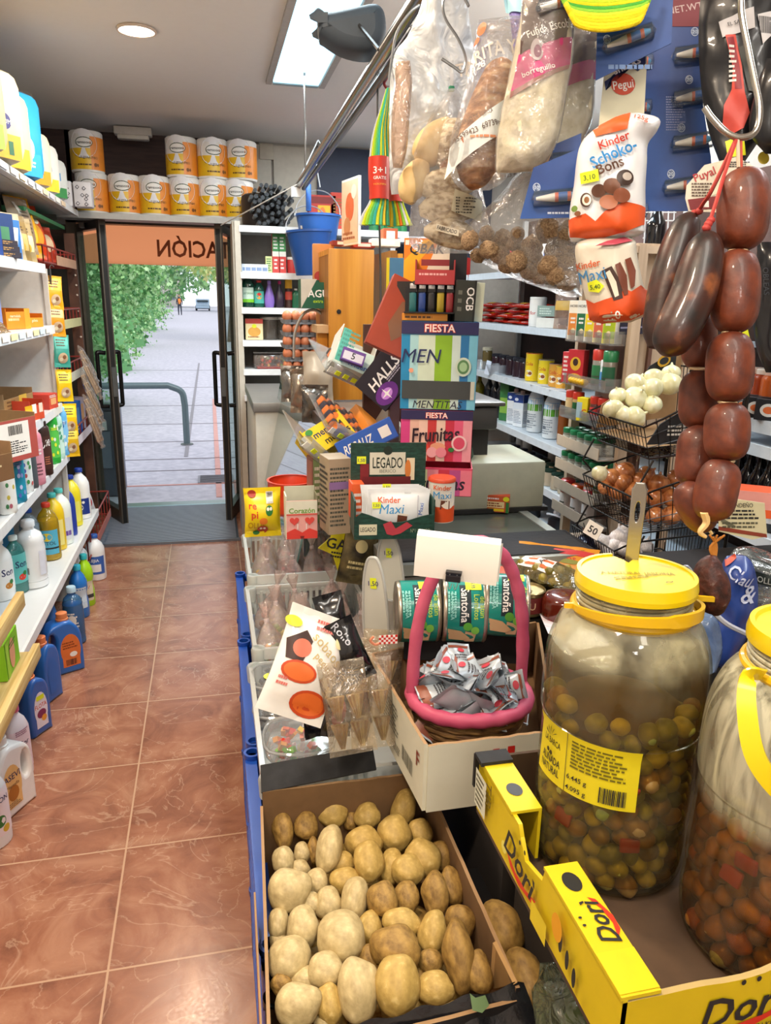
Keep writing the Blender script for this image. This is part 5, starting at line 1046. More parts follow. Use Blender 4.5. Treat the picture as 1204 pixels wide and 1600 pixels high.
c=MB(); R=random.Random(8)
for i in range(7): c.box(-.03+i*.011,0,.0+R.uniform(-.004,.008),.009,.012,R.uniform(.025,.035),M('#15151a',.4),bev=.002)
c.box(.03,0,-.01,.012,.012,.05,M('#15151a',.4),bev=.002); o=c.build('pen_clip'); put(o,F(675,577,1.92)); tag(o,'row of black pen clips holding the cards on the Mentitas box','clips')
def ontop(o,dx,dy=0,dz=0,rz=0,roll=0):
 put(o,top@T(dx,dy,dz,0,roll,rz)); return o
o=carton('paper_box',.115,.07,.018,('#d8882a','#e0902e'),[('l',-.05,.004,.05,.014,1,'#5a3a1a')]); ontop(o,-.04,-.035); tag(o,'low orange and yellow rolling paper box on the tower','box')
lh=tag(MB().box(0,0,.03,.02,.012,.06,'#888888',bev=.004).build('tmp'),'x'); bpy.data.objects.remove(lh)
for i,(cc,nm) in enumerate((('#1a7a80','teal'),('#1f4aa0','blue'),('#15151a','black'),('#c8b020','yellow'),('#b02a34','red'))):
 b=MB(); b.box(0,0,.026,.019,.012,.052,CL(cc,.7,cc,.05),bev=.005); r=b.build('lighter'); g=MB(); g.box(0,0,.062,.017,.011,.02,M('#c8c8cc',.25,.9),bev=.002); g.box(0,-.001,.055,.019,.012,.008,M('#16161a',.4)); g.lathe([(.005,-.006),(.005,.006)],M('#55555a',.4,.8),X=T(.003,0,.073,90),seg=8); g.build('metal_head',r)
 ontop(r,-.072+i*.0235,-.045,.019); tag(r,nm+' pocket lighter in the row above the Mentitas box','lighter','lighters on the tower')
MBk=MB(); MBk.box(-.03,.0,.05,.125,.01,.065,M('#1b1b22',.5)); MBk.box(-.03,-.03,.02,.125,.06,.003,M('#1b1b22',.5)); o=MBk.build('lighter_stand'); ontop(o,0,-.02,.0); tag(o,'black stand behind the row of lighters','stand')
o=carton('paper_box',.05,.06,.1,('#2a2c2a','#34362f'),[('t','OCB',.012,.055,.02,WH,{'b':.016,'rot':-90}),('l',-.02,.02,-.005,.08,3,'#7a7c70'),('r',.02,.0,.025,.1,'#1a1c1a')]); ontop(o,.055,-.04,0,8,2); tag(o,'black OCB rolling paper box standing on the tower','box')
o=carton('paper_box',.03,.06,.095,('#c4cab4','#c8ceb8'),[]); ontop(o,.087,-.03,0,6,2); tag(o,'pale grey green box beside the OCB box','box')
o=carton('display_carton',.1,.07,.06,('#a8363a','#b23c40'),[('l',-.04,.02,.04,.03,1,'#e8b0b0'),('r',-.035,.045,.035,.06,'#8a2a30')],open_top=.6); ontop(o,-.018,-.02,.088); tag(o,'small open crimson display carton above the lighters','box')
o=carton('battery_box',.12,.04,.125,('#e88a1c','#e8821e'),[('p',[(-.06,.0),(-.06,.07),(-.01,.12),(.03,.125),(-.02,.07),(-.035,.0)],'#f0b020'),('p',[(.06,.0),(.06,.125),(.03,.125),(.0,.05),(.0,.0)],'#e8dcc8'),('t','QBAK',.0,.1,.024,BK,{'b':.016,'sh':.2}),('r',-.057,.108,-.047,.12,PAPER)]); ontop(o,-.04,.03,.078); tag(o,'orange QBAK box standing behind the crimson carton','box')
o=carton('paper_box',.045,.05,.11,('#17171c','#1a1a20'),[]); ontop(o,.04,.03,.1,0); tag(o,'black box beside the orange QBAK box','box')
ss=MB(); ss.box(-.02,.03,.048,.19,.075,.096,M('#2a2626',.6)); o=ss.build('black_riser'); ontop(o,0,.0); tag(o,'black cardboard riser under the QBAK box','box')
o=carton('cigarette_rack',.2,.06,.84,('#3f6f94','#4a7fa8'),[('r',-.08,.65,-.02,.72,'#7ab0d0'),('r',.0,.68,.06,.78,'#5a90b8'),('e',-.05,.76,.02,.02,'#9ac8e0'),('r',-.1,0,-.09,.84,'#e8d020')]); put(o,F(640,780,2.75,0)); tag(o,'slate blue packaged rack with a yellow edge behind the tower','rack')
o=carton('display_carton',.09,.05,.15,('#5a3a6a','#c8b0b8'),[('e',0,.06,.03,.04,'#3a4a2a')]); put(o,F(600,540,2.6,0)); bpy.data.objects.remove(o)
ct=thing('shop_counter','glass topped shop counter with a pale metal edge','counter',(0,0,0))
CT=.95
b=MB(); b.box(.70,2.08,.46,.52,.64,.9,M('#a9a59c',.5)); b.build('base',ct)
b=MB(); b.box(.70,2.08,CT-.012,.56,.68,.02,CL('#b8c0b4',.55,'#6a7068',.02,gloss=1.3)); b.build('glass_top',ct)
b=MB();
for (x,y,sx,sy) in ((.965,2.08,.03,.68),(.43,2.08,.03,.68),(.7,2.43,.56,.03),(.7,1.75,.56,.03)): b.box(x,y,CT-.012,sx,sy,.03,M('#b9bcb4',.35,.5))
b.build('edge_trim',ct)
b=MB(); b.box(.70,2.08,CT-.045,.5,.62,.005,M('#8d9288',.4));
for i in range(6): b.box(.55+.07*i,2.0+.03*(i%3),CT-.038,.05,.07,.004,M(['#d8d040','#c8c8c0','#a8b0a0'][i%3],.4))
b.build('glass_shelf',ct)
mt_=MB(); mt_.box(.72,1.85,CT+.004,.54,.19,.006,M('#2a2a2e',.8,bump=.2,scale=80))
for i in range(18): mt_.box(.995,1.76+i*.0105,CT+.006,.012,.004,.003,M('#3c3c40',.7))
o=mt_.build('counter_mat'); tag(o,'black rubber mat with toothed edge on the counter','mat')
sc=thing('shop_scale','grey weighing scale and cash drawer behind the sweet tower','scale',(0,0,0))
A=at(745,790,z=CT); b=MB(); b.box(.86,2.33,CT+.085,.36,.3,.16,M('#b6b79f',.45),bev=.012); b.box(.86,2.33,CT+.008,.38,.32,.014,M('#1d1d1c',.5)); b.build('drawer',sc)
b=MB(); b.box(.77,2.42,CT+.29,.26,.3,.075,M('#4b4b4a',.4,.3),bev=.01); b.box(.77,2.42,CT+.337,.3,.32,.014,M('#6d6d6c',.3,.5),bev=.005); b.box(.77,2.42,CT+.2,.22,.24,.1,M('#242424',.5)); b.build('weighing_plate',sc)
MB().lathe([(.0,.0),(.05,0),(.055,.01),(.05,.035),(.03,.045),(0,.047)],M('#1f4a3a',.4),X=T(.76,2.26,CT+.166),seg=20).build('stamp_pad',sc)
o=carton('noodle_box',.09,.05,.055,('#c8502a','#cf5a2c'),[('r',-.043,.015,.03,.035,'#ecd8a0'),('l',-.04,.017,.028,.033,2,'#8a3a1a'),('l',-.04,.04,.02,.05,1,WH),('r',-.02,.004,.03,.012,'#e8d020'),('e',.035,.045,.01,.008,YL),('r',.035,.0,.045,.035,GRN)]); put(o,fz(773,797,CT+.004,-4)); tag(o,'small orange and yellow food box in front of the grey scale','box')
dL=1.8; XL=F(610,829,dL,8)@T(s=.92);
b=MB(); wl=.2; G=MX('green_pattern','#0f2f28','#1e4a3e',60,.5,stretch=(1,1,3)); t=.004
b.box(0,.07,.11,wl,t,.22,G); b.box(-wl/2,0,.05,t,.14,.1,G); b.box(wl/2,0,.05,t,.14,.1,G); b.box(0,0,.002,wl,.14,t,G)
wave=[(-wl/2,0),(wl/2,0),(wl/2,.062)]+[(wl/2-wl*i/12,.05+.012*cos(i/12*2*pi)+.01*(i/12)) for i in range(1,12)]+[(-wl/2,.056)]
b.prism([(x,z) for x,z in wave],.004,G,X=T(0,-.068,0,90,0,0))
f=plane_map((0,-.073,0),(1,0,0),(0,0,1)); its=[('r',-.09,.012,-.045,.04,'#d8d4b8'),('t','LEGADO',-.0675,.027,.012,BK,{'mw':.038}),('p',[(-.03,.04),(-.01,.048),(.002,.028),(.03,.045),(.045,.035),(.015,.015),(-.005,.01),(-.02,.014)],'#b83a48'),('t','Nº1 IBERICO',.065,.022,.01,'#8a9a80',{'mw':.05})]
b.art(f,its,.0005)
f=plane_map((0,.0675,0),(1,0,0),(0,0,1)); b.art(f,[('r',-.05,.135,.045,.195,'#d9d6c4'),('t','LEGADO',-.002,.168,.03,'#1a2a22',{'mw':.08,'b':.01}),('t','IBERICO',-.002,.145,.009,'#8a8a78'),('e',-.002,.2,.012,.012,'#1a2a22'),('r',-.075,.02,-.052,.165,'#7a1f26'),('r',.048,.12,.07,.18,'#e8d8b8'),('e',.052,.15,.008,.025,'#d8803a'),('r',-.07,.08,.06,.13,'#6a1a22')],.0006)
o=b.build('display_carton'); put(o,XL); tag(o,'dark green LEGADO display carton with scalloped front on the counter','box');
price(plane_map((0,.066,0),(1,0,0),(0,0,1)),-.072,.175,.024,.02,o)
for i in range(6):
 art=[] if i else [('t','Kinder',-.03,.075,.016,'#e0602a',{'b':.014}),('t','Maxi',-.024,.052,.026,'#3a9ad8',{'b':.014,'sh':.15}),('p',[(-.01,.012),(.016,.01),(.018,.032),(-.008,.036)],'#6a3a28'),('p',[(-.008,.036),(.018,.032),(.022,.036),(-.002,.041)],'#efe6d8'),('t','Maxi',.055,.05,.012,'#3a6ac0',{'rot':80}),('r',.045,.01,.048,.085,'#c8c8d0')]
 o=pouch('chocolate_bar_pack',.155,.1,.014,M('#e9edf0',.3),art,seed=90+i,wr=.002); o.matrix_basis=XL@T(.018-.004*i,-.045+i*.011,.02,-6,0,0); tag(o,'white Kinder Maxi pack, %s from the front of the LEGADO carton'%ORD[i],'packet','Kinder Maxi packs');
 if i in(0,3): price(plane_map((0,-.009,0),(1,0,0),(0,0,1)),-.062 if i==0 else -.02,.062 if i==0 else .1,.022,.016,o)
def tub(name,h,r,art,lb,X,body='#e8e4dc',cap=None,open_=False):
 b=MB(); b.lathe([(r,0),(r*1.04,h*.96),(r*1.07,h)],M(body,.5),seg=24,cap=False); b.lathe([(0,.002),(r,.002)],M(body,.5),seg=24,cap=False); r0=b.build(name)
 f=cyl_map(lambda v:r*(1+.04*v/h)); a=MB().art(f,art,.0006); a.build('printed_label',r0)
 if cap: MB().lathe([(r*1.08,h*.94),(r*1.08,h),(r*1.0,h+.003),(0,h+.003)],M(cap,.4),seg=24).build('lid',r0)
 put(r0,X); return tag(r0,lb,'tub')
tub('chocolate_tub',.105,.031,[('r',-.05,.002,.05,.04,'#d8501e',(12,2)),('e',.015,.055,.02,.02,'#efe6d6'),('t','Kinder',.0,.088,.012,'#e0602a',{'b':.014,'mw':.05}),('t','Maxi',.0,.07,.018,'#3a9ad8',{'b':.014,'mw':.045}),('p',[(-.005,.035),(.018,.035),(.018,.055),(-.003,.057)],'#6a3a28')],'small round Kinder Maxi tub standing right of the LEGADO carton',F(688,812,1.83,4),cap='#c8482a')
o=carton('cereal_bar_box',.06,.08,.2,('#9a8a70','#a8937a'),[('l',-.026,.02,.026,.18,14,'#4a4a40'),('r',-.028,.12,.028,.14,'#8a6a9a')],side=[('l',-.035,.02,.035,.18,12,'#3a3a36')]); put(o,F(523,828,1.98,18)); tag(o,'tall printed cereal bar box with nutrition text left of the LEGADO carton','box')
o=carton('cereal_bar_box',.05,.06,.19,('#8a5a4a','#7a8a5a'),[('l',-.02,.02,.02,.17,8,'#e0d0c0')],side=[('r',-.025,.1,.025,.18,'#a86a5a')]); put(o,F(497,812,2.2,18)); tag(o,'brown and green cereal bar box behind the nutrition text box','box')
o=carton('chocolate_box',.03,.05,.09,('#e0582a','#e8622e'),[('l',-.01,.01,.01,.07,4,WH)]); put(o,F(556,808,1.83,10)); tag(o,'small orange and white chocolate box at the left of the LEGADO carton','box')
dC=2.1; Xh=F(470,836,dC,6)
wc=m_(47,dC); hc=m_(75,dC); heart=lambda cx,cy,s_,c:('p',[(cx+s_*(16*math.sin(t)**3)/17,cy+s_*(13*cos(t)-5*cos(2*t)-2*cos(3*t)-cos(4*t))/17) for t in [i*2*pi/28 for i in range(28)]],M(c))
b=MB(); b.box(0,-.03,hc*.4,wc,.003,hc*.8,M('#e8a8a4',.5)); b.box(0,.03,hc/2,wc,.003,hc,M('#c8cdb8',.6)); b.box(-wc/2,0,hc*.45,.003,.06,hc*.9,M('#dfe0cf',.6)); b.box(wc/2,0,hc*.45,.003,.06,hc*.9,M('#8a8a70',.6))
b.art(plane_map((0,-.032,0),(1,0,0),(0,0,1)),[('r',-wc/2,hc*.52,wc/2,hc*.8,'#dfe0cf'),('r',-wc/2,hc*.5,wc/2,hc*.53,'#d8564a'),('t','Corazón',0,hc*.6,.015,'#6a9a2a',{'b':.016,'mw':wc*.9}),heart(-.021,hc*.38,.014,'#d84a44'),heart(.021,hc*.38,.014,'#d84a44'),('r',-.013,hc*.2,-.011,hc*.32,WH),('r',.011,hc*.2,.013,hc*.32,WH),('p',[(-wc/2,0),(wc/2,0),(wc/2,.02),(.02,.03),(0,.018),(-.02,.03),(-wc/2,.02)],'#d84038'),('p',[(-.004,.0),(.004,.0),(.006,.008),(-.006,.008)],'#7a1a1a')],.0004)
o=b.build('sweet_box'); put(o,Xh); tag(o,'open pink Corazón sweet box with red heart lollipops','box')
o=pouch('lollipop_bag',m_(58,2.12),m_(80,2.12),.07,'#ecd41c',[('t','re',-.03,.1,.02,'#d8402a',{'b':.016}),('t','pi',-.025,.075,.022,'#d8402a',{'b':.016}),('t','OLLIS',-.02,.04,.02,'#c8a018',{'b':.03,'mw':.05}),('e',.018,.085,.011,.015,'#2a7a3a'),('e',.014,.09,.004,.005,WH),('e',.023,.09,.004,.005,WH),('e',.0,.055,.012,.011,'#f08a2a'),('e',-.002,.025,.016,.015,'#b83a24'),('e',-.007,.03,.004,.004,WH),('e',.003,.03,.004,.004,WH),('e',-.02,.014,.01,.007,GRN),('r',.01,.105,.03,.135,'#e8e4dc'),('bar',.012,.107,.028,.133,BK),('e',-.03,.13,.012,.01,'#a8342a')],seed=101,wr=.004); put(o,F(411,838,2.16,4)); tag(o,'bright yellow lollipop bag with printed fruit faces at the counter end','bag')
o=MB().lathe([(.06,0),(.07,.01),(.072,.1),(.075,.105),(.068,.105)],M('#d8401e',.4),seg=20,cap=False).build('red_tub'); put(o,F(455,800,2.35)); tag(o,'round orange red tub behind the Corazón box','tub')
# ================================================================ FOREGROUND
BLUE=M('#1c4fb0',.35,var=.04,coat=.2)
def crate(name,x0,x1,y0,y1,z0,z1,m,lb,post=True,cat='crate',g=None):
 """slatted plastic crate: rim, lattice sides and corner posts"""
 w,d,h=x1-x0,y1-y0,z1-z0; r=thing(name,lb,cat,((x0+x1)/2,(y0+y1)/2,z0),group=g); a,b_=w/2,d/2
 b=MB(); t=.012
 for z in (.008,h*.5,h-.012):
  for s in (-1,1): b.box(s*(a-t/2),0,z,t,d,.022,m); b.box(0,s*(b_-t/2),z,w,t,.022,m)
 b.box(0,0,.004,w,d,.006,m)
 n=int(d/.028)
 for i in range(n):
  y=-b_+.02+i*(d-.04)/max(1,n-1)
  for s in (-1,1): b.cyl((s*(a-t/2),y,.01),(s*(a-t/2),y+.018*((i%2)*2-1),h-.01),.0032,m,5)
 n=int(w/.028)
 for i in range(n):
  x=-a+.02+i*(w-.04)/max(1,n-1)
  for s in (-1,1): b.cyl((x,s*(b_-t/2),.01),(x+.018*((i%2)*2-1),s*(b_-t/2),h-.01),.0032,m,5)
 b.build('lattice_body',r)
 for sx in (-1,1):
  for sy in (-1,1):
   p=MB(); p.lathe([(.017,0),(.017,h-.004),(.02,h),(.02,h+.014),(.014,h+.014),(.014,h-.02)],m,X=T(sx*(a-.016),sy*(b_-.016),0),seg=14,cap=False); p.build('corner_post',r)
 rm=MB()
 for s in (-1,1): rm.box(s*(a-.012),0,h-.002,.026,d,.008,m); rm.box(0,s*(b_-.012),h-.002,w,.026,.008,m)
 rm.build('rim',r); return r
cr=0
for i,(y0,y1,x0) in enumerate(((.98,1.56,.038),(1.575,2.16,.045),(2.175,2.76,.058))):
 hh=.575/3
 for k in range(3):
  crate('plastic_crate',x0,x0+.36,y0,y1,k*hh,(k+1)*hh-.002,BLUE,'blue lattice plastic crate, %s from the floor in the %s stack along the aisle'%(ORD[k],('nearest','middle','farthest')[i]),g='blue crates along the aisle')
BKP=M('#1b1c20',.45)
crate('black_crate',.04,.40,.45,.96,.0,.52,BKP,'black plastic crate standing on the floor under the potatoes')
CB=M('#8f6f4a',.85,var=.08,scale=40); CBI=M('#7a5c3c',.85,var=.08,scale=40); CBK=MX('black_print_card','#141416','#202124',40,.75)
pb=thing('potato_box','open cardboard fruit box with black printed rim, filled with potatoes','box',(0,0,0))
PZ=.70; PBt=.53
cBL=at(410,1238,z=PZ+.03); cBR=at(660,1208,z=PZ); cFL=at(424,1640,z=PZ); cFR=at(806,1540,z=PZ)
def wallp(m,a,b,z0,z1a,z1b,t,mat,inner=None,jag=0,seed=0):
 """upright board from a to b (xy), top height may slope, torn edge if jag"""
 a=V((a[0],a[1],0)); b=V((b[0],b[1],0)); d=(b-a); n=V((-d.y,d.x,0)).normalized()*t; N=14; R=random.Random(seed); vs=[];fs=[]
 for i in range(N+1):
  p=a+d*i/N; zt=z1a+(z1b-z1a)*i/N+(R.uniform(-jag,jag) if jag else 0)
  vs+=[(p.x,p.y,z0),(p.x,p.y,zt),(p.x+n.x,p.y+n.y,zt),(p.x+n.x,p.y+n.y,z0)]
 o1=[];o2=[];o3=[]
 for i in range(N):
  q=i*4; o1.append((q,q+4,q+5,q+1)); o2.append((q+3,q+2,q+6,q+7)); o3.append((q+1,q+5,q+6,q+2))
 m.raw(vs,o1,inner or mat); m.raw(vs,o2,mat); m.raw(vs,o3,CARD); m.raw(vs,[(0,1,2,3),(4*N,4*N+3,4*N+2,4*N+1)],mat)
b=MB(); wallp(b,(cBL.x,cBL.y),(cBR.x,cBR.y),PBt,PZ+.03,PZ+.0,.006,CBK,CBI,.001,1); b.build('rear_wall',pb)
b=MB(); wallp(b,(cFL.x,cFL.y),(cBL.x,cBL.y),PBt,PZ-.02,PZ,.005,CARDW,CBI,.002,2); b.build('left_wall',pb)
b=MB(); wallp(b,(cBR.x,cBR.y),(cFR.x,cFR.y),PBt,PZ-.005,PZ-.005,.006,CBK,CBI,.001,3); b.build('right_wall',pb)
b=MB(); wallp(b,(cFR.x,cFR.y),(cFL.x,cFL.y),PBt,PZ-.02,PZ-.02,.006,CBK,CBI,.001,4);
b.build('front_wall',pb)
MB().raw([(cBL.x,cBL.y,PBt),(cBR.x,cBR.y,PBt),(cFR.x,cFR.y,PBt),(cFL.x,cFL.y,PBt)],[(0,3,2,1)],CBI).build('bottom_board',pb)
A=at(412,1240,z=PZ+.03);B_=at(618,1213,z=PZ+.035)
fl=MB();
def board(m,ps,t,mat):
 ps=[V(p) for p in ps]; n=(ps[1]-ps[0]).cross(ps[2]-ps[0]).normalized()*t; k=len(ps)
 m.raw(ps+[p-n for p in ps],[tuple(range(k)),tuple(range(2*k-1,k-1,-1))]+[(i,k+i,k+(i+1)%k,(i+1)%k) for i in range(k)],mat)
board(fl,[(cBL.x-.002,cBL.y,PZ+.03),(cBL.x+.22,cBL.y+.03,PZ+.028),(cBL.x+.22,cBL.y+.07,PZ+.055),(cBL.x,cBL.y+.045,PZ+.057)],.005,CBK); fl.build('black_flap',pb)
fl=MB(); p0,p1,p2,p3=at(560,1600,z=PZ-.01),at(818,1535,z=PZ-.005),at(846,1610,z=PZ-.06),at(560,1680,z=PZ-.07)
fl.sheet(lambda u,v:(p0*(1-u)+p1*u)*(1-v)+(p3*(1-u)+p2*u)*v+V((0,0,.004*math.sin(u*22)+.003*noise.noise(V((u*9,v*5,2))))),30,6,MX('crinkled_black_board','#15161a','#23262c',30,.25,bump=.4,coat=.6)); p=at(748,1578,z=PZ-.01);
fl.art(plane_map((p.x,p.y,p.z+.012),(1,-.1,0),(0,1,.5)),[('p',[(-.012,-.008),(.0,-.012),(.012,-.004),(.01,.008),(-.004,.006),(-.01,.012)],'#4f6a3a')],.001); fl.build('front_flap',pb)
fl=MB(); q0,q1,q2,q3=at(775,1470,z=PZ),at(808,1535,z=PZ),at(806,1540,z=PZ-.06),at(770,1545,z=PZ-.06)
board(fl,[q0,q1,q2,q3],.006,M('#b08a56',.8,scale=60)); fl.build('torn_corner',pb)
fl=MB(); wallp(fl,(cFL.x-.009,cFL.y+.02),(cFL.x-.002,cFL.y+.33),PBt,PZ-.035,PZ-.06,.003,M('#c8702a',.6),None,.001,6); fl.build('orange_side_panel',pb)
POT=MX('potato_skin','#a98c48','#c4a55c',2.6,.55,c3='#d8bd78',lo=.3,hi=.6,bump=.15,detail=8); POT2=MX('potato_skin_earthy','#7a5c2c','#ab8846',2.6,.6,c3='#b8954e',lo=.32,hi=.62,bump=.2,detail=8); POT3=MX('potato_skin_pale','#ab9668','#cdb987',2.6,.5,c3='#ddcb98',lo=.28,hi=.6,bump=.12,detail=8)
pots='''155,240,85,140,0,1 245,228,95,105,0,1 345,172,120,110,0,0 485,185,100,95,0,0 630,155,90,135,-10,0 590,255,130,130,0,0 690,250,90,100,0,0 158,358,85,100,10,2 230,330,65,75,0,2 340,318,110,165,-10,2 470,290,140,110,0,0 488,360,110,145,0,0 385,375,95,85,0,0 222,395,85,65,0,2 290,445,95,90,0,2 180,480,160,150,0,2 398,440,120,95,0,0 440,508,105,155,-5,2 335,528,108,115,0,2 583,385,90,120,0,0 642,400,125,110,0,0 700,350,125,140,35,0 775,345,95,110,0,1 640,508,95,120,0,1 548,515,115,130,0,1 752,495,112,155,0,1 815,465,90,140,15,1 140,605,80,110,0,2 235,620,130,145,0,2 388,663,200,175,-10,2 495,625,95,110,0,0 615,605,140,105,0,0 850,600,120,115,0,1 742,640,108,150,-8,0 600,705,190,160,0,1 845,735,130,235,8,1 140,680,75,75,0,2 185,742,165,155,0,2 325,790,150,125,0,2 242,828,120,85,0,2 450,870,155,210,5,2 600,842,165,200,-12,0 735,760,95,90,0,1 750,860,145,115,0,0 920,800,110,150,10,1 213,930,170,145,0,2 335,920,100,135,5,0 500,745,110,100,0,1 265,530,90,80,0,2 320,995,90,50,0,2 150,850,90,80,0,1 690,820,70,60,0,1 660,930,90,60,0,0 420,200,60,80,0,1 545,300,60,60,0,1 275,320,50,90,0,1'''.split()
pproto=[]
for sd in range(5):
 m_i=[POT,POT2,POT3]
 for k in range(3):
  pproto.append(MB().ball((0,0,0),1,m_i[k],seg=20,rings=14,nz=.22,ns=1.0,seed=sd*3+k+1).mesh('potato'))
def PL(px,py,big,kd,i):
 col=('golden','earthy brown','pale yellow')[kd]; sz='large' if big>135 else 'small' if big<92 else 'medium'
 row=('in the back row','behind the middle','in the middle','before the middle','in the front row')[min(4,int((py-1240)/68))]; cl_=('against the left wall','left of centre','in the centre','right of centre','by the right wall')[min(4,int((px-415)/68))]
 return '%s %s %s potato %s, %s of the box'%(sz,'long' if i>1.4 else 'oval' if i>1.15 else 'round',col,row,cl_)
ZQ={9:1,15:1,29:1,34:1,41:1,11:1,20:1,35:1,24:0}
for i,s in enumerate(pots):
 cx,cy,w_,h_,ro,kd=[float(x) for x in s.split(',')]
 px,py=380+cx/2.508,1200+cy/2.508; big=(w_*h_)**.5
 z=.648+(.012 if big>120 else 0)+(.010 if i in ZQ else 0)-(.018 if big<82 else 0)
 p=at(px,py,z=z); dd=(RW.transposed()@(p-V((0,0,EYE)))).z; a=w_/2.508*dd/FPX/2*1.03; c=h_/2.508*dd/FPX/2*1.03
 o=bpy.data.objects.new('potato',pproto[(i%5)*3+int(kd)]); S.collection.objects.link(o)
 o.matrix_basis=F(px,py,dd,0,-ro,-52)@Matrix.Diagonal((a*1.02,(a+c)/2*.8,c*1.02,1))@Matrix.Rotation(0,4,'X')
 tag(o,PL(px,py,big,int(kd),max(w_,h_)/min(w_,h_)),'potato','potatoes in the cardboard box')
R=random.Random(77)
for i in range(34):
 u,v=R.uniform(.08,.92),R.uniform(.06,.94); p=(cFL*(1-u)+cFR*u)*(1-v)+(cBL*(1-u)+cBR*u)*v
 o=bpy.data.objects.new('potato',pproto[R.randrange(15)]); S.collection.objects.link(o); s_=R.uniform(.024,.033)
 o.matrix_basis=Matrix.Translation((p.x,p.y,R.uniform(.575,.605)))@Euler((R.random()*6,R.random()*6,R.random()*6)).to_matrix().to_4x4()@Matrix.Diagonal((s_*1.2,s_,s_*.95,1))
 tag(o,'potato in the bottom layer of the box, half buried under the others','potato','buried potatoes')
CLB=CL('#f6faf8',.36,'#f4f8f4',.15,gloss=.6)
def basket(lb,x0,x1,y0,y1,z0,z1):
 w,d,h=x1-x0,y1-y0,z1-z0; r=thing('clear_basket',lb,'basket',((x0+x1)/2,(y0+y1)/2,z0),group='clear plastic baskets'); a,c=w/2,d/2
 b=MB(); b.box(0,0,.003,w-.02,d-.02,.004,CLB)
 for s in (-1,1):
  n=int(d/.02)
  for i in range(n+1): b.box(s*(a-.008),-c+.01+i*(d-.02)/n,h*.45,.003,.009,h*.8,CLB)
  n=int(w/.02)
  for i in range(n+1): b.box(-a+.01+i*(w-.02)/n,s*(c-.008),h*.45,.009,.003,h*.8,CLB)
  b.box(s*(a-.008),0,h*.12,.003,d-.02,.02,CLB); b.box(0,s*(c-.008),h*.12,w-.02,.003,.02,CLB)
 b.build('slotted_body',r)
 q=MB(); rr=.028; pts=[]
 for (sx,sy,a0) in ((1,1,0),(-1,1,90),(-1,-1,180),(1,-1,270)):
  for k in range(5): t=rad(a0+k*22.5); pts.append((sx*(a-rr)+rr*cos(t),sy*(c-rr)+rr*math.sin(t)))
 n=len(pts); rm=CL('#f6faf8',.6,'#f4f8f4',.15,gloss=.7)
 for (o0,o1,z_a,z_b) in ((1.0,1.0,h-.03,h),(.94,1.0,h,h),(.94,.94,h-.008,h)):
  vs=[(x*o0,y*(1-(1-o0)*w/d),z_a) for x,y in pts]+[(x*o1,y*(1-(1-o1)*w/d),z_b) for x,y in pts]
  q.raw(vs,[(i,(i+1)%n,n+(i+1)%n,n+i) for i in range(n)],rm,None,True)
 q.build('rim',r)
 for sx in (-1,1):
  for sy in (-1,1): MB().lathe([(.018,h-.045),(.02,h-.005),(.017,h)],CLB,X=T(sx*(a-.014),sy*(c-.014)),seg=12).build('corner_foot',r)
 return r
basket('clear plastic basket nearest the potatoes, holding wafers and a white orange snack bag',.06,.415,1.27,1.77,.60,.70)
basket('clear plastic basket in the middle, full of tied sweet bags',.075,.43,1.80,2.26,.60,.72)
basket('clear plastic basket farthest along, full of pinkish sweet bags and a yellow pack',.088,.455,2.29,2.75,.60,.74)
def sweetbag(x,y,z,w,h,cols,lb,g,seed,tint='#fff4f0'):
 R=random.Random(seed); r=thing('sweet_bag',lb,'bag',(x,y,z),(R.uniform(-12,12),R.uniform(-14,14),R.uniform(0,90)),group=g)
 b=MB(); n=14
 for i in range(n):
  a=R.uniform(0,6.28); rr=w*.36*R.random()**.5; b.ball((cos(a)*rr,math.sin(a)*rr*.8,.012+R.random()*h*.32),(R.uniform(.009,.014),R.uniform(.007,.012),R.uniform(.007,.011)),M(R.choice(cols),.4),seg=7,rings=5)
 b.build('sweets',r)
 prof=smooth_prof([(w*.3,0),(w*.5,h*.08),(w*.5,h*.3),(w*.34,h*.52),(w*.1,h*.7),(w*.05,h*.76),(w*.14,h*.9),(w*.2,h)],3); c=MB(); seg=20
 vs=[];fs=[]
 for j,(rr,zz) in enumerate(prof):
  for k in range(seg):
   a=2*pi*k/seg; q=1+.16*math.sin(a*5+seed)*(zz/h)+.2*noise.noise(V((cos(a)*2,math.sin(a)*2,zz*30+seed))); vs.append((cos(a)*rr*q,math.sin(a)*rr*.8*q,zz))
 for j in range(len(prof)-1):
  for k in range(seg): fs.append((j*seg+k,j*seg+(k+1)%seg,(j+1)*seg+(k+1)%seg,(j+1)*seg+k))
 c.raw(vs,fs,CL(tint,.26,'#fff0ec',.12,bump=.35,scale=40,gloss=1.0),None,True); c.build('wrapper',r)
 MB().lathe([(w*.07,h*.7),(w*.075,h*.73),(w*.07,h*.76)],M('#d8c8c8',.4),seg=8).build('tie',r); return r
PK=['#d8707a','#f0b0b0','#c85a6a','#f6cec6','#e8908a']; OR_=['#d88a3a','#c86a2a','#e8b050','#8a5a2a','#6a8a3a']; YE=['#d8d830','#a8c030','#e8c840','#789a2a']
k=0
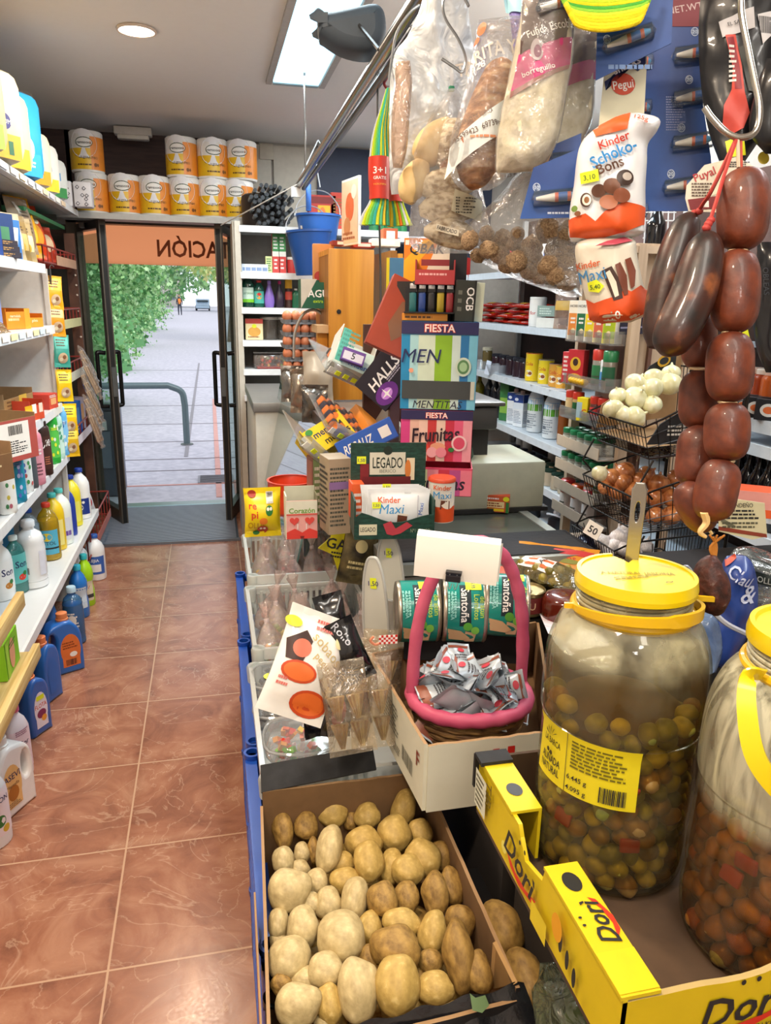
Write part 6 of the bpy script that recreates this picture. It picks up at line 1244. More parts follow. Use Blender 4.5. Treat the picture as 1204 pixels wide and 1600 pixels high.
for (x,y,cs,lb) in ((.13,1.90,OR_,'tied clear bag of brown and orange sweets at the near left of the middle basket'),(.21,1.87,PK+OR_,'tied clear bag of mixed sweets second from left in the middle basket front row'),(.16,2.03,YE,'tied clear bag of yellow green sweets in the centre left of the middle basket'),(.26,1.98,PK,'tied clear bag of pink sweets in the centre of the middle basket'),(.34,2.05,PK+OR_,'tied clear bag of reddish sweets at the right side of the middle basket'),(.14,2.17,PK+OR_,'tied clear bag at the far left of the middle basket'),(.24,2.15,OR_,'tied clear bag of toffees at the back of the middle basket'),(.36,1.92,OR_,'tied clear bag of nuts at the near right of the middle basket'),(.35,2.19,PK,'tied clear bag at the far right corner of the middle basket')):
 k+=1; sweetbag(x,y,.607,.1,.19,cs,lb,'sweet bags in the middle basket',k)
for (x,y,cs,lb) in ((.15,2.36,['#5a8a9a','#b8c8d0','#e8a0a0'],'tied clear bag of bluish sweets at the near left of the farthest basket'),(.24,2.37,PK,'tied clear bag of pink strips in front of the farthest basket'),(.15,2.5,YE,'tied clear bag of bright yellow sweets in the farthest basket'),(.24,2.52,PK,'tied clear bag of pink sweets in the centre of the farthest basket'),(.33,2.45,['#f09a90','#e87a70','#f0b8a8'],'tied clear bag of salmon coloured sweets beside the yellow pack'),(.16,2.65,YE,'tied clear bag of yellow sweets in the back row of the farthest basket'),(.26,2.66,PK,'tied clear bag of red sweets in the back row of the farthest basket'),(.37,2.62,PK,'tied clear bag in the far right corner of the farthest basket')):
 k+=1; sweetbag(x,y,.607,.105,.22,cs,lb,'sweet bags in the farthest basket',k)
st=[( (.05 if i%2 else .028)*cos(i*pi/5+.3),.06+(.055 if i%2 else .03)*math.sin(i*pi/5+.3)) for i in range(10)]
b=MB(); b.solid([st],.008,.003,M('#e8dc10',.35),X=T(0,0,0,90)); b.art(plane_map((0,-.0085,.0),(1,0,0),(0,0,1)),[('t','GAT,',0,.06,.022,BK,{'b':.016}),('l',-.02,.03,.02,.045,2,BK)],.0004); o=b.build('yellow_snack_pack'); put(o,F(527,895,2.28,0,10,-10)@T(s=1.5)); tag(o,'bright yellow jagged snack pack standing in the farthest basket','packet')
o=pouch('chocolate_bag',.1,.19,.05,MX('gold_brown_wrap','#2f2920','#8f7f52',14,.35,metal=.4),[('e',0,.11,.018,.018,'#cfc08a'),('l',-.03,.04,.03,.07,2,'#d8c890')],seed=120,wr=.006); put(o,F(551,912,2.08,10,12,-8)); tag(o,'dark brown and gold wrapped bag leaning at the right of the sweet baskets','bag')
o=pouch('chocolate_bag',.1,.17,.04,MX('tan_wrap','#5a4a34','#a08a62',14,.35),[],seed=121,wr=.006); put(o,F(545,878,2.3,10,-8,-8)); tag(o,'tan and brown wrapped bag behind the dark gold one','bag')
def clamtub(px,py,d,lb,cols,X=None,w=.115,h=.05):
 R=random.Random(int(px)); ol=smooth_loop([(-w/2,-w*.36),(w/2,-w*.36),(w/2,w*.36),(-w/2,w*.36)],5)
 b=MB(); b.solid([ol],h/2,.012,CL('#fff',.14,'#dfe4e4',.06),X=T(0,0,h/2)); r=b.build('sweets_tub')
 m=MB(); m.tube([(p.x,p.y,h*.8) for p in ol],.004,CL('#fff',.3,'#e8ecec',.05),6,closed=True); m.build('rim',r)
 c=MB()
 for i in range(26): c.box(0,0,0,R.uniform(.014,.026),R.uniform(.01,.016),R.uniform(.006,.012),M(R.choice(cols),.35),X=T(R.uniform(-w*.4,w*.4),R.uniform(-w*.27,w*.27),R.uniform(.012,h*.85),R.uniform(0,90),R.uniform(0,90),R.uniform(0,180)))
 c.build('sweets',r); put(r,X or fz(px,py,.64)); return tag(r,lb,'tub')
p=at(470,1180,z=.64); clamtub(470,1180,1.4,'oval clear tub of colourful wrapped sweets at the front of the near basket',['#e8622a','#f0d020','#7ac03a','#5a3a8a','#e8e8f0','#e89a3a','#f04a3a'],T(p.x,p.y+.02,.645,14,0,-8),.125)
p=at(442,1118,z=.64); clamtub(442,1118,1.5,'clear tub with a dark filling behind the colourful sweets tub',['#2a2428','#3a3034','#54484a'],T(p.x,p.y+.02,.61,0,0,-5),.11)
p=at(440,1075,z=.66); o=clamtub(440,1075,1.55,'clear lidded tub with a yellow sticker at the left of the near basket',['#1e1c20','#2f2c30','#3f3a3a'],T(p.x,p.y+.01,.655,10,0,-5),.12)
a=MB(); a.art(plane_map((0,-.02,.053),(1,0,0),(0,1,0)),[('e',-.025,0,.018,.013,YL)],.001); a.build('price_sticker',o)
wS,hS=.13,.2
SC=.84; art=[('p',[(-.07,.16),(-.03,.19),(-.01,.17),(-.02,.12),(-.06,.12)],'#3a201a'),('e',-.03,.15,.022,.02,'#d8745a'),('e',-.02,.10,.042,.024,'#c8481c'),('e',-.02,.10,.036,.019,'#e8702c'),('e',.03,.04,.045,.03,'#c8481c'),('e',.03,.04,.038,.024,'#e06a28'),
 ('t','sobaos',.03,.165,.024,'#c9b37a',{'b':.0,'rot':-30}),('t','pequeños',.045,.125,.017,'#c9b37a',{'rot':-30}),('l',-.01,.195,.05,.225,2,'#d8746a'),('l',-.06,.06,-.03,.085,2,'#d8746a'),('e',.055,.19,.012,.018,'#e8dca8'),('e',-.065,.2,.02,.012,YL)]
def scl(it,k):
 if it[0]=='p': return ('p',[(a*k,b*k) for a,b in it[1]],it[2])
 if it[0]=='t': return ('t',it[1],it[2]*k,it[3]*k,it[4]*k)+tuple(it[5:])
 return (it[0],)+tuple(x*k for x in it[1:5])+tuple(it[5:])
o=pouch('snack_bag',wS,hS,.05,M('#f0eee8',.25,coat=.3),[scl(i,.84) for i in art],seed=130,wr=.004); put(o,F(450,1122,1.36,14,27,-22)@T(s=(1,1,1))); tag(o,'white and orange snack bag lying across the near basket','bag')
p=at(505,965,z=.84)
b=MB(); b.box(0,0,0,.012,.004,.16,M('#c8402a',.4)); o=b.build('clip_strip'); put(o,F(540,1010,1.5,18,-30,0)); tag(o,'red sealing strip beside the snack bag','strip')
for i,(px,py,ro,lb,c) in enumerate(((566,1062,-22,'black snack bag with pale lettering leaning behind the white snack bag','#15171c'),(523,1150,8,'black bag with red print beside the wafer bags','#1a1618'),(500,1150,-5,'dark crinkled bag next to the colourful sweets tub','#1e2028'),(533,1020,-12,'small black glossy bag top above the near basket','#101216'))):
 o=pouch('black_snack_bag',.06,.125,.035,M(c,.2,coat=.5),[('e',0,.05,.015,.03,'#a83a3a')] if i==1 else [('t','Rollo',0,.1,.016,'#c8cdd8',{'rot':-70})] if i==0 else [],seed=140+i,wr=.008); put(o,F(px,py,1.42+.03*i,10,ro,-12)); tag(o,lb,'bag')
for i,(px,py,dd_,lb) in enumerate(((553,1178,1.36,'clear bag of wafer fans in the near right of the near basket'),(585,1168,1.42,'clear bag of wafer fans against the white box'),(560,1128,1.52,'clear bag of wafer fans in the second row'),(592,1110,1.58,'clear bag of wafer fans farthest back beside the basket handle'))):
 r=thing('wafer_bag',lb,'bag',(0,0,0),group='wafer bags'); WF=MX('wafer','#b98a4a','#ecd9a8',3,.7,stretch=(24,24,.5)); b=MB()
 for j in range(2):
  for kx in range(2):
   n=8; x0=-.018+kx*.036; z0=j*.05
   vs=[];fs=[]
   for q in range(n+1):
    a=rad(-22+44*q/n);
    for (rr,) in ((.012,),(.055,)): vs.append((x0+math.sin(a)*rr*.8,(.004 if q%2 else -.004)+.0,z0+rr)); vs.append((x0+math.sin(a)*rr*.8,(.004 if q%2 else -.004)+.016,z0+rr))
   for q in range(n): s4=q*4; fs+=[(s4,s4+4,s4+6,s4+2),(s4+1,s4+3,s4+7,s4+5),(s4+2,s4+6,s4+7,s4+3),(s4,s4+1,s4+5,s4+4)]
   b.raw(vs,fs,WF)
 b.build('wafers',r); F_,B2=pouch_map(.088,.17,.04,.005,150+i); c=MB(); m=CL('#fff8ec',.1,'#e8dcc8',.08,bump=.5,scale=30,gloss=1.4)
 c.sheet(lambda u,v:F_((u-.5)*.088,v*.17,0),12,14,m); c.sheet(lambda u,v:B2((.5-u)*.088,v*.17,0),12,14,m); c.build('wrapper',r); put(r,F(px,py,dd_,4,-8+4*i,-20))
for i,(px,py,d,w_,h_,lb) in enumerate(((590,1000,1.62,.05,.19,'tall rounded translucent plastic panel standing behind the wafers'),(612,930,1.85,.06,.16,'second translucent plastic panel farther back beside the basket handle'))):
 ol=smooth_loop([(-w_/2,0),(w_/2,0),(w_/2,h_*.6),(w_*.28,h_*.93),(0,h_),(-w_*.28,h_*.93),(-w_/2,h_*.6)],4); b=MB(); b.solid([ol],.006,.003,CL('#f8f8f2',.6,'#f4f3e6',.15,gloss=.6),X=T(0,0,0,90)); o=b.build('plastic_divider')
 MB().tube([(p.x,-.006,p.y) for p in ol],.003,CL('#fff',.5,'#e8eae6',.1),6,closed=True).build('rim',o); put(o,F(px,py,d,-20,-4)); tag(o,lb,'divider')
 price(plane_map((0,-.007,0),(1,0,0),(0,0,1)),0,h_*.7,.014,.024,o)
wb=thing('white_box','white corrugated cardboard box holding the pink wrapped basket','box',(0,0,0)); WT=.885; WB=.755
c1=at(668,1163,z=WT); c0=at(583,1022,z=WT); c2=at(862,1140,z=WT); c3=at(838,972,z=WT)
WC=M('#d9d7c4',.75,var=.03); WCI=M('#8a6a48',.85,var=.06)
def wsheet(a,b,nm,jag=.0012,out=None,inner=WCI,seed=0,top=WT): m=MB(); wallp(m,(a.x,a.y),(b.x,b.y),WB,top,top,-.006,WC,inner,jag,seed); return m
m=wsheet(c1,c2,'f',.0015,seed=1); U=(V((c2.x-c1.x,c2.y-c1.y,0))).normalized(); L=V((c2.x-c1.x,c2.y-c1.y,0)).length
f=plane_map((c1.x,c1.y,WB),U,(0,0,1)); n_=U.cross(V((0,0,1)))
f2=lambda u,v,o:f(u,v,o)+n_*.0062
m.art(f2,[('r',.115,.075,.127,.11,RED),('r',.142,.08,.155,.112,RED),('r',.16,.08,.2,.095,RED)],.0005); m.build('front_wall',wb)
m=wsheet(c0,c1,'l',.002,seed=2); U=V((c1.x-c0.x,c1.y-c0.y,0)); LL=U.length; U.normalize(); g_=plane_map((c0.x,c0.y,WB),U,(0,0,1)); n2=U.cross(V((0,0,1))); g2=lambda u,v,o:g_(u,v,o)+n2*.0062
gy=M('#6f6f62',.7)
m.art(g2,[('l',LL*.3,.05,LL*.62,.11,7,gy),('bar',LL*.66,.03,LL*.84,.06,gy),('t','F',LL*.92,.085,.03,'#8a3a2a',{'b':.014}),('r',LL*.12,.095,LL*.14,.12,'#c83a3a'),('l',LL*.5,.02,LL*.64,.04,3,gy)],.0005); m.build('left_wall',wb)
wsheet(c3,c0,'b',seed=3).build('rear_wall',wb); wsheet(c2,c3,'r',seed=4).build('right_wall',wb)
MB().raw([(c0.x,c0.y,WB+.002),(c1.x,c1.y,WB+.002),(c2.x,c2.y,WB+.002),(c3.x,c3.y,WB+.002)],[(0,1,2,3)],WCI).build('bottom_board',wb)
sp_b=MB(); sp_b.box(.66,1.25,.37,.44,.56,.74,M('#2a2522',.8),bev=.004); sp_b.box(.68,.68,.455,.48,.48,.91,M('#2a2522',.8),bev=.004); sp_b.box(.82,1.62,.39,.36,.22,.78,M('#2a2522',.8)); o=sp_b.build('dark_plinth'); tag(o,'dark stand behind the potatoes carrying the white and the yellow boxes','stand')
pkm=MX('pink_ribbon','#b23f62','#d0607e',7,.5,stretch=(1,1,1),bump=.25);
bc=at(733,1082,z=.895); rx,ry=.108,.098; br=thing('wicker_basket','wicker basket with a pink ribbon wrapped rim and tall handle, full of small silver packets','basket',(bc.x,bc.y+.0,.775))
WK=MX('wicker','#5f4126','#94703f',30,.7,bump=.6,stretch=(1,1,4))
b=MB(); b.lathe(smooth_prof([(.0,.0),(rx*.78,0),(rx*.9,.04),(rx,.115)],4),WK,seg=36,sy=ry/rx,cap=False);
for j in range(9):
 z=.008+j*.0125; rr=rx*(.80+.2*(z/.115)); b.tube([(cos(a)*(rr+.002*((i+j)%2)),math.sin(a)*(rr+.002*((i+j)%2))*ry/rx,z) for i,a in enumerate([q*pi/18 for q in range(36)])],.0052,WK,6,closed=True)
b.build('woven_body',br)
def wrapped(pts,r,closed=False,pitch=5):
 m=MB(); P=pts; n=len(P); rr=[]
 for i in range(n): rr.append(r*(1+.10*abs(math.sin(i*.8))+.05*math.sin(i*1.7)))
 m.tube(P,r,pkm,12,closed=closed,rad_=rr); return m
wrapped([(cos(a)*(rx+.001),math.sin(a)*(ry+.001),.118+.002*math.sin(3*a)) for a in [q*2*pi/72 for q in range(72)]],.0125,True).build('rim',br)
H0=bc.copy();
hp=[]; HZ=at(733,850,y=bc.y).z-.775-.118
for t in [i/28 for i in range(29)]:
 a=pi*t; hp.append((-cos(a)*rx*1.0*(1 if 1 else 1),0.012,.118+HZ*math.sin(a)**.72))
wrapped(spl(hp,2),.0112).build('handle',br)
SIL=MX('silver_wrap','#9aa6b0','#cfd9e0',12,.32,metal=.15,bump=.3); BRW=M('#8a4a34',.4);
R=random.Random(21)
def packet(seed):
 R=random.Random(seed); w,h=.043,.062; F_,B2=pouch_map(w,h,.02,.007,seed); m=MB()
 m.sheet(lambda u,v:F_((u-.5)*w,v*h,0)-V((0,0,h/2)),9,11,SIL); m.sheet(lambda u,v:B2((.5-u)*w,v*h,0)-V((0,0,h/2)),9,11,SIL)
 f=lambda u,v,o:F_(u,v,o)-V((0,0,h/2))
 m.art(f,[('r',-w/2,.002,w/2,.016,BRW,(6,2)),('l',-w*.35,h*.4,w*.35,h*.7,4,'#4a4a50'),('r',-w/2,h-.008,w/2,h-.004,BRW,(6,1)),('e',.0,h*.8,.007,.004,'#c83a4a')],.0007)
 return m.build('sweet_packet')
kp=[Kit(tag(packet(200+i),'x','packet')) for i in range(4)]
n=0
for ring,(rr,z,c) in enumerate(((0.0,.155,2),(.038,.15,7),(.07,.135,12),(.03,.128,6),(.066,.115,11),(.02,.095,5),(.075,.09,9))):
 for i in range(c):
  a=2*pi*i/c+ring*.7+R.uniform(-.2,.2); o=kp[n%4].put((bc.x+cos(a)*rr*1.0,bc.y+math.sin(a)*rr*.88,.775+z+R.uniform(-.006,.008)+(.012 if math.sin(a)>.2 and cos(a)<.1 else 0)),(R.uniform(-95,-35),R.uniform(-50,50),R.uniform(0,360)),'small silver and brown foil packet in the pink rimmed basket','silver packets in the basket',R.uniform(1.1,1.4)); n+=1
cc=MB(); X=F(711,902,1.08,-4,3,0); wc_,hc_=m_(128,1.08),m_(66,1.08)
cc.sheet(lambda u,v:V(((u-.5)*wc_,-.014-.003*math.sin(v*pi),v*hc_)),4,4,PAPER); cc.sheet(lambda u,v:V(((u-.5)*wc_*1.0+.003,.014+.002*math.sin(v*pi),v*hc_*.97-.004)),4,4,M('#e8e6de',.8)); cc.sheet(lambda u,v:V(((u-.5)*wc_,-.014+.028*u*0-.0+.028*v,hc_+.004*math.sin(v*pi))),4,4,PAPER)
o=cc.build('folded_paper'); put(o,X); tag(o,'blank folded sheet of paper clipped over the basket handle','paper')
cl=MB(); cl.prism([(-.017,0),(.017,0),(.017,.014),(-.017,.014)],.02,M('#17171f',.35),X=T(0,0,0,90)); cl.box(0,.0,.017,.036,.022,.005,M('#17171f',.35))
for s in (-1,1): cl.tube(spl([(s*.008,-.012,.016),(s*.011,-.014,-.004),(s*.006,-.014,-.02),(s*.002,-.013,-.006)],4),.0009,M('#c8c8c8',.3,.9),5)
o=cl.build('binder_clip'); put(o,F(708,905,1.06,-4,2)@T(s=.62)); tag(o,'black binder clip holding the folded paper','clip')
TEAL=M('#0f8a7e',.3,var=.02,coat=.3);
def tin(lb,px,py,d,yaw,var):
 r=.064;h=.088; b=MB(); b.lathe([(.0,.002),(r*.95,.002),(r*.97,0),(r,.003),(r,.006),(r*.985,.008),(r*.985,h-.008),(r,h-.006),(r,h-.003),(r*.97,h),(r*.95,h-.003),(0,h-.003)],M('#b8b0a0',.28,.85,var=.04),seg=40,cap=False)
 for k in range(1): b.lathe([(r*.5,.0012),(r*.55,.0005),(r*.6,.0012)],M('#a09a8c',.3,.9),seg=30,cap=False)
 o=b.build('tuna_tin'); a=MB(); f=cyl_map(r*.987)
 its=[('r',-.175,.008,.175,h-.008,TEAL,(60,2))]
 lp=[('r',-.05,h*.36,.04,h*.62,'#12262e',(10,1)),('t','Santoña',-.004,h*.49,.0165,WH,{'b':.014,'mw':.078}),('t','Lomitos',.0,h*.75,.0115,'#b8d84a'),('t','de atún',.0,h*.88,.0105,'#b8d84a'),('r',-.062,h*.5,-.036,h*.86,YL,(3,1)),('t','5,95',-.049,h*.68,.008,'#30306a')]
 its+=lp
 food=[('p',[(.045,h*.1),(.075,h*.14),(.08,h*.5),(.07,h*.62),(.05,h*.4)],'#dcb98a'),('p',[(.05,h*.5),(.085,h*.5),(.085,h*.72),(.055,h*.75)],'#e8c89c'),('e',.04,h*.55,.009,.009,'#5aa83a'),('e',.048,h*.72,.009,.008,'#7ac04a'),('l',-.03,h*.08,.03,h*.3,3,'#8ad0c8'),('t','SANTOÑA',.0,h*.2,.008,'#8ad0c8')]
 its+=food; a.art(f,its,.0004,n0=0); a.build('printed_label',o)
 o.matrix_basis=F(px,py,d,yaw,0,0)@T(0,0,0,0,90,0)@T(0,0,0,0,0,var); return tag(o,lb,'tin','tuna tins behind the basket')
dT=1.27
tin('teal tuna tin lying on its side, left of the three',618,955,1.56,6,-34)
tin('teal tuna tin lying on its side in the middle, with SANTOÑA lettering',690,953,1.54,4,-30)
tin('teal tuna tin at the right, turned to show fish fillets and corn',756,943,1.53,2,-38)
o=MB().box(0,.03,0,.24,.1,.11,M('#1a1a1c',.6)).build('dark_box'); put(o,F(720,990,1.58,4)); tag(o,'dark box under the three tuna tins','box')
cs=MB();
for i in range(8):
 for j in range(4): cs.box(-.028+i*.008,0,.004+j*.008,.008,.002,.008,[RED,WH][(i+j)%2])
cs.tube(spl([(-.05,0,.03),(-.06,0,.015),(-.045,0,.0),(-.03,0,.004)],4),.005,M('#d88a6a',.5),6); o=cs.build('gingham_ribbon'); put(o,F(606,1006,1.40,10)@T(s=.55)); tag(o,'red gingham ribbon end showing left of the tins','ribbon')
o=carton('snack_box',.13,.05,.03,('#c8502e','#d0562f'),[('l',-.05,.005,.05,.025,2,'#f0b090')]); put(o,F(745,908,1.72,6)); tag(o,'orange red box just behind the folded paper','box')
# ---------------- groceries behind the basket on the right: olives bag, tin, jar, snack bag, papers
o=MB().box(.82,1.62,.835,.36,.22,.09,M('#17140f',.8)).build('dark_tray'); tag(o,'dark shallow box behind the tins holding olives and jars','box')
ol=thing('olive_bag','clear bag of green olives with a white and orange label lying behind the tins','bag',(0,0,0)); b=MB(); R=random.Random(5)
for i in range(46): b.ball((R.uniform(-.085,.085),R.uniform(-.03,.03),R.uniform(.012,.045)),(.011,.011,.012),M(R.choice(['#8a7a2a','#a09038','#6f6424']),.3),seg=8,rings=6)
b.build('olives',ol); F_,B2=pouch_map(.2,.1,.07,.006,61); c=MB(); m=CL('#f8f2d8',.15,'#c8b880',.06,bump=.4,gloss=1.4); X=T(0,0,.028,-90)@T(0,0,-.05)
c.sheet(lambda u,v:F_((u-.5)*.2,v*.1,0),12,10,m,X=X); c.sheet(lambda u,v:B2((.5-u)*.2,v*.1,0),12,10,m,X=X); c.build('wrapper',ol)
a=MB(); a.art(lambda u,v,o_:X@F_(u,v,o_),[('r',-.055,.02,.03,.085,PAPER,(4,4)),('r',-.04,.025,-.015,.08,'#d86a2a',(2,3)),('r',.0,.025,.028,.08,'#d8621e',(2,3)),('t','ALLU',.0,.05,.012,BK,{'rot':80})],.0008); a.build('printed_label',ol); put(ol,fz(848,915,.889,-28)@T(s=1.15))
o=MB().lathe([(0,0),(.034,0),(.036,.003),(.036,.05),(.038,.053),(.036,.055),(.034,.05),(0,.05)],M('#b5a777',.3,.8),seg=28,cap=False).build('open_tin'); put(o,fz(822,955,.889)@T(s=1.1)); tag(o,'small gold tin with a ring pull lid beside the olive bag','tin')
MB().tube([(.008*cos(a),.008*math.sin(a)-.01,.052) for a in [i*pi/6 for i in range(12)]],.0014,M('#c8bd96',.3,.8),5,closed=True).build('ring_pull',o); a=MB().art(cyl_map(.0362),[('r',-.09,.008,.09,.044,'#6a1f1a',(24,1)),('t','LAU',0,.026,.016,'#d8b890')],.0005); a.build('printed_label',o)
o=MB().lathe(smooth_prof([(.0,0),(.044,0),(.048,.01),(.05,.03),(.046,.048),(.03,.055),(0,.056)],3),M('#5e1f12',.15,coat=.8),seg=28).build('pepper_jar'); put(o,fz(880,965,.889)@T(s=1.1)); tag(o,'glossy dark red brown jar top in front of the olive bag','jar')
o=pouch('snack_bag',.2,.09,.03,'#d8902a',[('r',-.09,.05,.09,.075,'#c83a3a',(6,3)),('t','fritos',.02,.04,.02,'#c83a3a'),('e',.03,.03,.03,.006,'#8a8a3a'),('r',-.1,.0,.1,.014,'#e8c060',(6,1))],seed=171,wr=.005); put(o,fz(866,895,.91,-4,0,-60)@T(s=1.1)); tag(o,'yellow and red snack bag lying behind the olive bag','bag')
o=MB().raw([(0,0,0),(.05,.01,0),(.055,.05,.004),(.0,.045,0)],[(0,1,2,3)],PAPER).build('receipt'); put(o,fz(925,880,.93,10,0,10)); tag(o,'small white receipt beside the snack bag','paper')
pp=MB(); A=[at(*q,z=.9) for q in ((838,945),(888,955),(866,992),(858,988))]
pp.raw([tuple(p) for p in (at(836,944,z=.895),at(905,955,z=.895),at(880,1000,z=.895),at(856,990,z=.895))],[(0,1,2,3)],M('#eceaf2',.7))
for t_ in (.25,.5,.72):
 a_=at(836+ (856-836)*t_,944+(990-944)*t_,z=.8965); b__=at(905+(880-905)*t_,955+(1000-955)*t_,z=.8965); n9=V((0,.0012,0)); pp.raw([a_,b__,b__+n9,a_+n9],[(0,1,2,3)],'#b83a4a')
o=pp.build('lined_paper'); tag(o,'white paper with red lines lying right of the basket handle','paper')
# ================================================================ YELLOW BOX AND OLIVE JARS
DY=M('#dcc31a',.5,var=.04); DYd=M('#d8bd14',.5,var=.04); DIN=MX('brown_card_inside','#3f2f22','#5a4430',10,.85); DBL=M('#23252a',.4)
dx0,dy0,dx1,dy1,dz,dt=.335,.462,.84,.84,.92,1.0
db=thing('yellow_box','bright yellow printed fruit box reading DORÌ, holding the big olive jars','box',(0,0,0))
b=MB(); b.box((dx0+dx1)/2,(dy0+dy1)/2,dz-.003,dx1-dx0,dy1-dy0,.006,DIN); b.build('bottom_board',db)
def dori(f,u,v,h,rot=0,c=BK):
 ca,sa=cos(rad(rot)),math.sin(rad(rot)); g=lambda x,y,o:f(u+x*ca-y*sa,v+x*sa+y*ca,o)
 return g,[('p',[(-h*1.1,-h*.42),(-h*.2,-h*.62),(h*.7,-h*.5),(h*1.5,-h*.15),(h*1.3,-h*.5),(h*.2,-h*.85),(-h*.6,-h*.8)],'#d8321e'),('t','Dorì',0,0,h,c,{'b':.016,'sh':.25,'mw':h*2.6}),('e',-h*.1,h*.8,h*.07,h*.09,BK),('e',h*.35,h*.8,h*.07,h*.09,BK)]
w_=MB(); zt=[(dy0,dt),(dy0+.165,dt),(dy0+.17,dt-.02),(dy0+.215,dt-.032),(dy0+.232,dt-.012),(dy0+.24,dt),(dy1,dt)]
for (ya,za),(yb,zb_) in zip(zt,zt[1:]):
 board(w_,[(dx0,ya,dz),(dx0,yb,dz),(dx0,yb,zb_),(dx0,ya,za)],-.005,DY)
f=plane_map((dx0-.0052,dy1,dz),(0,-1,0),(0,0,1))
Wd=dy1-dy0
w_.art(f,[('r',.005,.015,.045,.07,'#d8dccb'),('l',.008,.018,.042,.066,6,'#6a6a5a'),('t','TIR',.055,.06,.02,'#6a5a10',{'rot':-90}),('e',.115,.03,.008,.008,'#e8e070'),('r',.2,.002,.24,.03,'#e2cc28'),('e',.262,.05,.012,.016,'#e8a41e')],.0003)
for k in range(3): w_.art(f,[('e',.272+.016*k,.04-.006*k,.004,.012,BK)],.0012)
g,its=dori(f,.16,.045,.034,-6); w_.art(g,its,.001)
w_.build('left_wall',db)
b=MB();
b.box(dx0+.018,dy0+.0825,dt+.002,.04,.165,.004,DY); b.box(dx0+.036,dy0+.085,dt-.035,.004,.15,.07,DYd)
f=plane_map((dx0+.018,dy0+.0825,dt+.0042),(0,-1,0),(1,0,0))
b.art(f,[('e',-.055,.0,.014,.010,DBL),('r',.035,-.02,.08,.02,'#e6c81c')],.0002)
g,its=dori(f,.0,.002,.021,180); b.art(g,its,.0006); b.build('front_ledge',db)
b=MB(); b.box(dx0+.018,dy1-.06,dt+.002,.04,.12,.004,DY); b.box(dx0+.036,dy1-.06,dt-.035,.004,.12,.07,DYd); b.box(dx0+.016,dy1-.012,dt+.006,.045,.026,.006,CBK); b.box(dx0+.016,dy1+.002,dt-.02,.045,.006,.05,CBK)
b.art(plane_map((dx0+.018,dy1-.06,dt+.0042),(0,-1,0),(1,0,0)),[('e',.02,.0,.013,.010,DBL)],.0002); b.build('rear_ledge',db)
b=MB(); R=random.Random(3); N=24; vs=[]
for i in range(N+1):
 x=dx0+(dx1-dx0)*i/N; z=dt+R.uniform(-.0015,.0015)+(.006 if .3<i/N<.75 else -.002); vs.append((x,dy0,dz-.002)); vs.append((x,dy0,z)); vs.append((x,dy0+.006,z)); vs.append((x,dy0+.006,dz))
b.raw(vs,[(i*4,i*4+4,i*4+5,i*4+1) for i in range(N)],DYd); b.raw(vs,[(i*4+1,i*4+5,i*4+6,i*4+2) for i in range(N)],M('#b8a26a',.8)); b.raw(vs,[(i*4+2,i*4+6,i*4+7,i*4+3) for i in range(N)],DIN)
f=plane_map((dx0,dy0-.0005,dz),(1,0,0),(0,0,1)); g,its=dori(f,.13,.046,.036,4); b.art(g,its,.0004); b.art(f,[('t','THE GOLDEN KIWI',.14,.016,.006,BK)],.0006); b.build('front_wall',db)
b=MB(); b.box(dx1,(dy0+dy1)/2,(dz+dt)/2,.005,Wd,.08,DY); b.build('right_wall',db); MB().box((dx0+dx1)/2+.02,dy1,(dz+dt)/2,dx1-dx0-.04,.005,.08,DIN).build('rear_wall',db)
gb=thing('vegetable_bag','thin green tinted plastic bag of vegetables in the dark gap beside the potatoes','bag',(0,0,0)); p=at(835,1470,z=.74)
b=MB(); b.ball((0,0,0),(.05,.09,.05),CL('#cfd8b8',.35,'#7a8268',.08,bump=.8,scale=22,gloss=1.4),seg=24,rings=16,nz=.35,ns=2.2,seed=4); b.build('wrapper',gb); b=MB()
for i in range(4): b.ball((-.01+.012*i,-.04+.03*i,-.01),(.024,.028,.022),M('#8a9a4a',.5),seg=12,rings=8)
b.build('vegetables',gb); gb.location=(.425,.66,.705)
for i,(px,py) in enumerate(((795,1425),(780,1340))):
 p=at(px,py,z=.66); o=bpy.data.objects.new('potato',pproto[3*i+1]); S.collection.objects.link(o); o.matrix_basis=Matrix.Translation((.415,.80+.1*i,.64))@Matrix.Diagonal((.034,.05,.03,1)); tag(o,'brown potato lying in the dark gap behind the box wall, %s one'%('nearer','farther')[i],'potato')
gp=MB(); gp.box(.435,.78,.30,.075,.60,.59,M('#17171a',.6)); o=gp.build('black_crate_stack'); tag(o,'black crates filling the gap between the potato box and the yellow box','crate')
YLW=M('#e2c808',.36,var=.02,coat=.3); YLO=M('#e0b40c',.38,var=.02,coat=.3)
